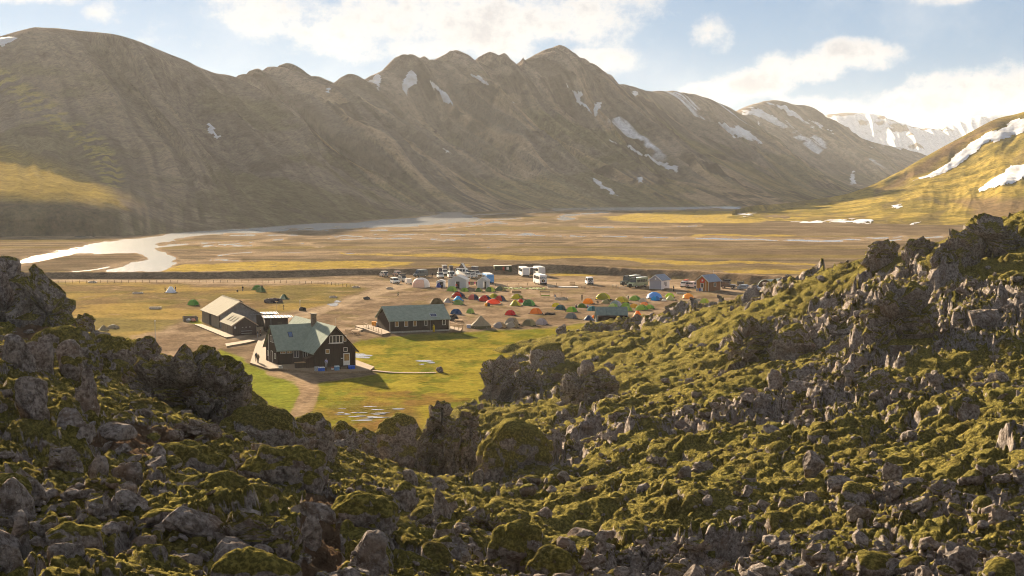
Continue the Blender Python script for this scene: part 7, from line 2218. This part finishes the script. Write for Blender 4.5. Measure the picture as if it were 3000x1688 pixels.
def racks():
    t = thing("washing_line", "washing line with red and dark clothes between two marquees", "washing line", G(1384, 843), 0)
    s = 9.6
    for x in (-1.5, 1.5):
        MB().cyl((x, 0, 0), (x, 0, 1.9), .04, 6).build("pole", TIMBER, t)
    MB().cyl((-1.5, 0, 1.85), (1.5, 0, 1.85), .015, 4).build("line", WHITE, t)
    for i, (c, l) in enumerate((((.45, .03, .03), .9), ((.03, .03, .035), 1.1), ((.05, .04, .05), 1.0), ((.35, .04, .12), .8), ((.04, .04, .05), 1.2))):
        x = -1.25 + i * .58
        MB().add([(x, .02, 1.84), (x + .5, .0, 1.84), (x + .46, .06, 1.84 - l), (x + .05, -.04, 1.84 - l)], [(0, 1, 2, 3)]).build("garment", M(c, .9), t)
    for k, (px, py, lab) in enumerate(((1597, 871, "drying rack with a dark board on posts"), (1634, 873, "tall thin pole frame beside the seated camper"))):
        t = thing("drying_rack", lab, "rack", G(px, py), math.radians(-12))
        for x in (-1.3, 1.2):
            MB().cyl((x, 0, 0), (x, 0, 1.7), .05, 5).build("post", TIMBER, t)
        if k == 0:
            MB().box((0, 0, 1.55), (2.8, .5, .22)).build("board", DARKW, t); MB().box((.1, .1, .45), (2.4, .6, .35)).build("green_bundle", M((.18, .24, .04), .8), t)
        else:
            MB().cyl((-1.3, 0, 1.68), (1.2, 0, 1.68), .05, 5).build("crossbar", TIMBER, t)
    t = thing("pallet_stack", "upright pallet beside the road right of the spare-wheel bus", "pallet", G(1677, 836), 0)
    for i in range(6):
        MB().box((-.75 + i * .3, 0, .55), (.16, .08, 1.1)).build("slat", TIMBER, t)
    for z in (.15, .95):
        MB().box((0, .07, z), (1.8, .06, .12)).build("bearer", TIMBER, t)
    g = G(1662, 842)
    tag(MB().plate([(g.x - 2.8, g.y - 1), (g.x + 3.2, g.y - 1.2), (g.x + 3.4, g.y + .6), (g.x - 2.6, g.y + .7)], .02, .22).build("ground_sheet", M((.52, .50, .47), .8, .25, 1.0)), "pale ground sheet laid out by the upright pallet", "sheet")
    t = thing("barrels", "blue and white drums by the brown cabin's corner", "drums", G(2049, 853), 0)
    for i, (x, c) in enumerate(((0, (.08, .12, .30)), (.7, (.60, .58, .55)), (-.8, (.25, .24, .23)))):
        MB().cyl((x, -.6, 0), (x, -.6, .85), .3, 12).build("drum", M(c, .6), t)
    t = thing("cool_box", "blue and white cool box left of the bell tent", "box", G(1373, 961), 0)
    MB().box((0, 0, .3), (.9, .6, .6)).build("tub", M((.45, .52, .66), .5), t); MB().box((0, 0, .66), (.94, .64, .12)).build("lid", M((.60, .62, .66), .5), t)
racks()

def people():
    B, N_, G_ = (.02, .02, .022), (.03, .04, .08), (.09, .10, .05)
    g = lambda a, b: G(a, b)
    def d(px, py):
        q = G(px, py, .34); return (q.x, q.y, .34)
    person("person in an olive jacket walking across the open gravel", g(1166, 870), 60, 'walk', (.13, .13, .06), B, (.30, .20, .10))
    person("person in black standing by the royal blue pup tent", g(1295, 848), 150, 'stand', B, B)
    person("person in black by the campers' left end", g(1266, 813), 30, 'stand', (.05, .04, .04), B)
    person("person in a red jacket at the largest marquee's door", g(1337, 847), 10, 'stand', (.60, .05, .03), B)
    person("person in black taking a photo behind the tents", g(1705, 881), 170, 'camera', B, B)
    person("crouching person in a pale hat left of the dark green tent", g(1690, 904), -70, 'crouch', N_, B, (.40, .42, .48))
    person("crouching person in blue right of the dark green tent", g(1720, 904), 80, 'crouch', (.06, .12, .42), B, (.04, .03, .03))
    person("kneeling person in black left of the olive-brown tent", g(1752, 890), -60, 'crouch', B, B)
    person("bending person in a white shirt and black trousers", g(1840, 878), -80, 'bend', (.66, .62, .58), B)
    person("person in black standing right of the pale shed", g(1973, 853), 60, 'stand', B, B)
    person("dark figure crouching below the apricot dome", g(2014, 893), -60, 'crouch', B, (.40, .40, .46), (.05, .03, .02))
    person("person left of the blue-white tent on the field", g(484, 857), -90, 'stand', B, B)
    person("person right of the blue-white tent on the field", g(514, 855), 90, 'stand', B, N_)
    person("person crouching over kit left of the green tent pair", g(697, 857), -60, 'crouch', B, B)
    person("person standing beside the crouching one on the field", g(711, 854), 40, 'stand', B, N_)
    person("person behind the green tent pair on the field", g(768, 850), 0, 'stand', B, B, h=.95)
    person("person sitting at the dark tarpaulin's left end", g(789, 884), -60, 'crouch', (.03, .02, .03), B)
    person("hiker with a rucksack on the hut's deck, front one", d(756, 1064), 200, 'stand', (.06, .05, .05), (.05, .045, .04), pack=(.16, .12, .07))
    person("hiker with a tall rucksack on the hut's deck, rear one", d(751, 1060), 190, 'stand', (.05, .055, .06), (.06, .05, .045), pack=(.05, .05, .06))
    person("person in a white and violet shirt before the hut's front wall", d(956, 1078), 170, 'stand', (.42, .40, .62), (.26, .25, .27))
    person("person in black and grey trousers at the washroom corner", g(755, 991), 100, 'stand', B, (.22, .22, .24))
    person("person with reddish hair and brown jacket at the washroom corner", g(763, 987), -60, 'stand', (.16, .07, .04), B, (.28, .10, .04))
    person("camper in dark clothes sitting by the drying rack", g(1627, 872), -40, 'crouch', (.06, .09, .16), (.18, .24, .36))
people()
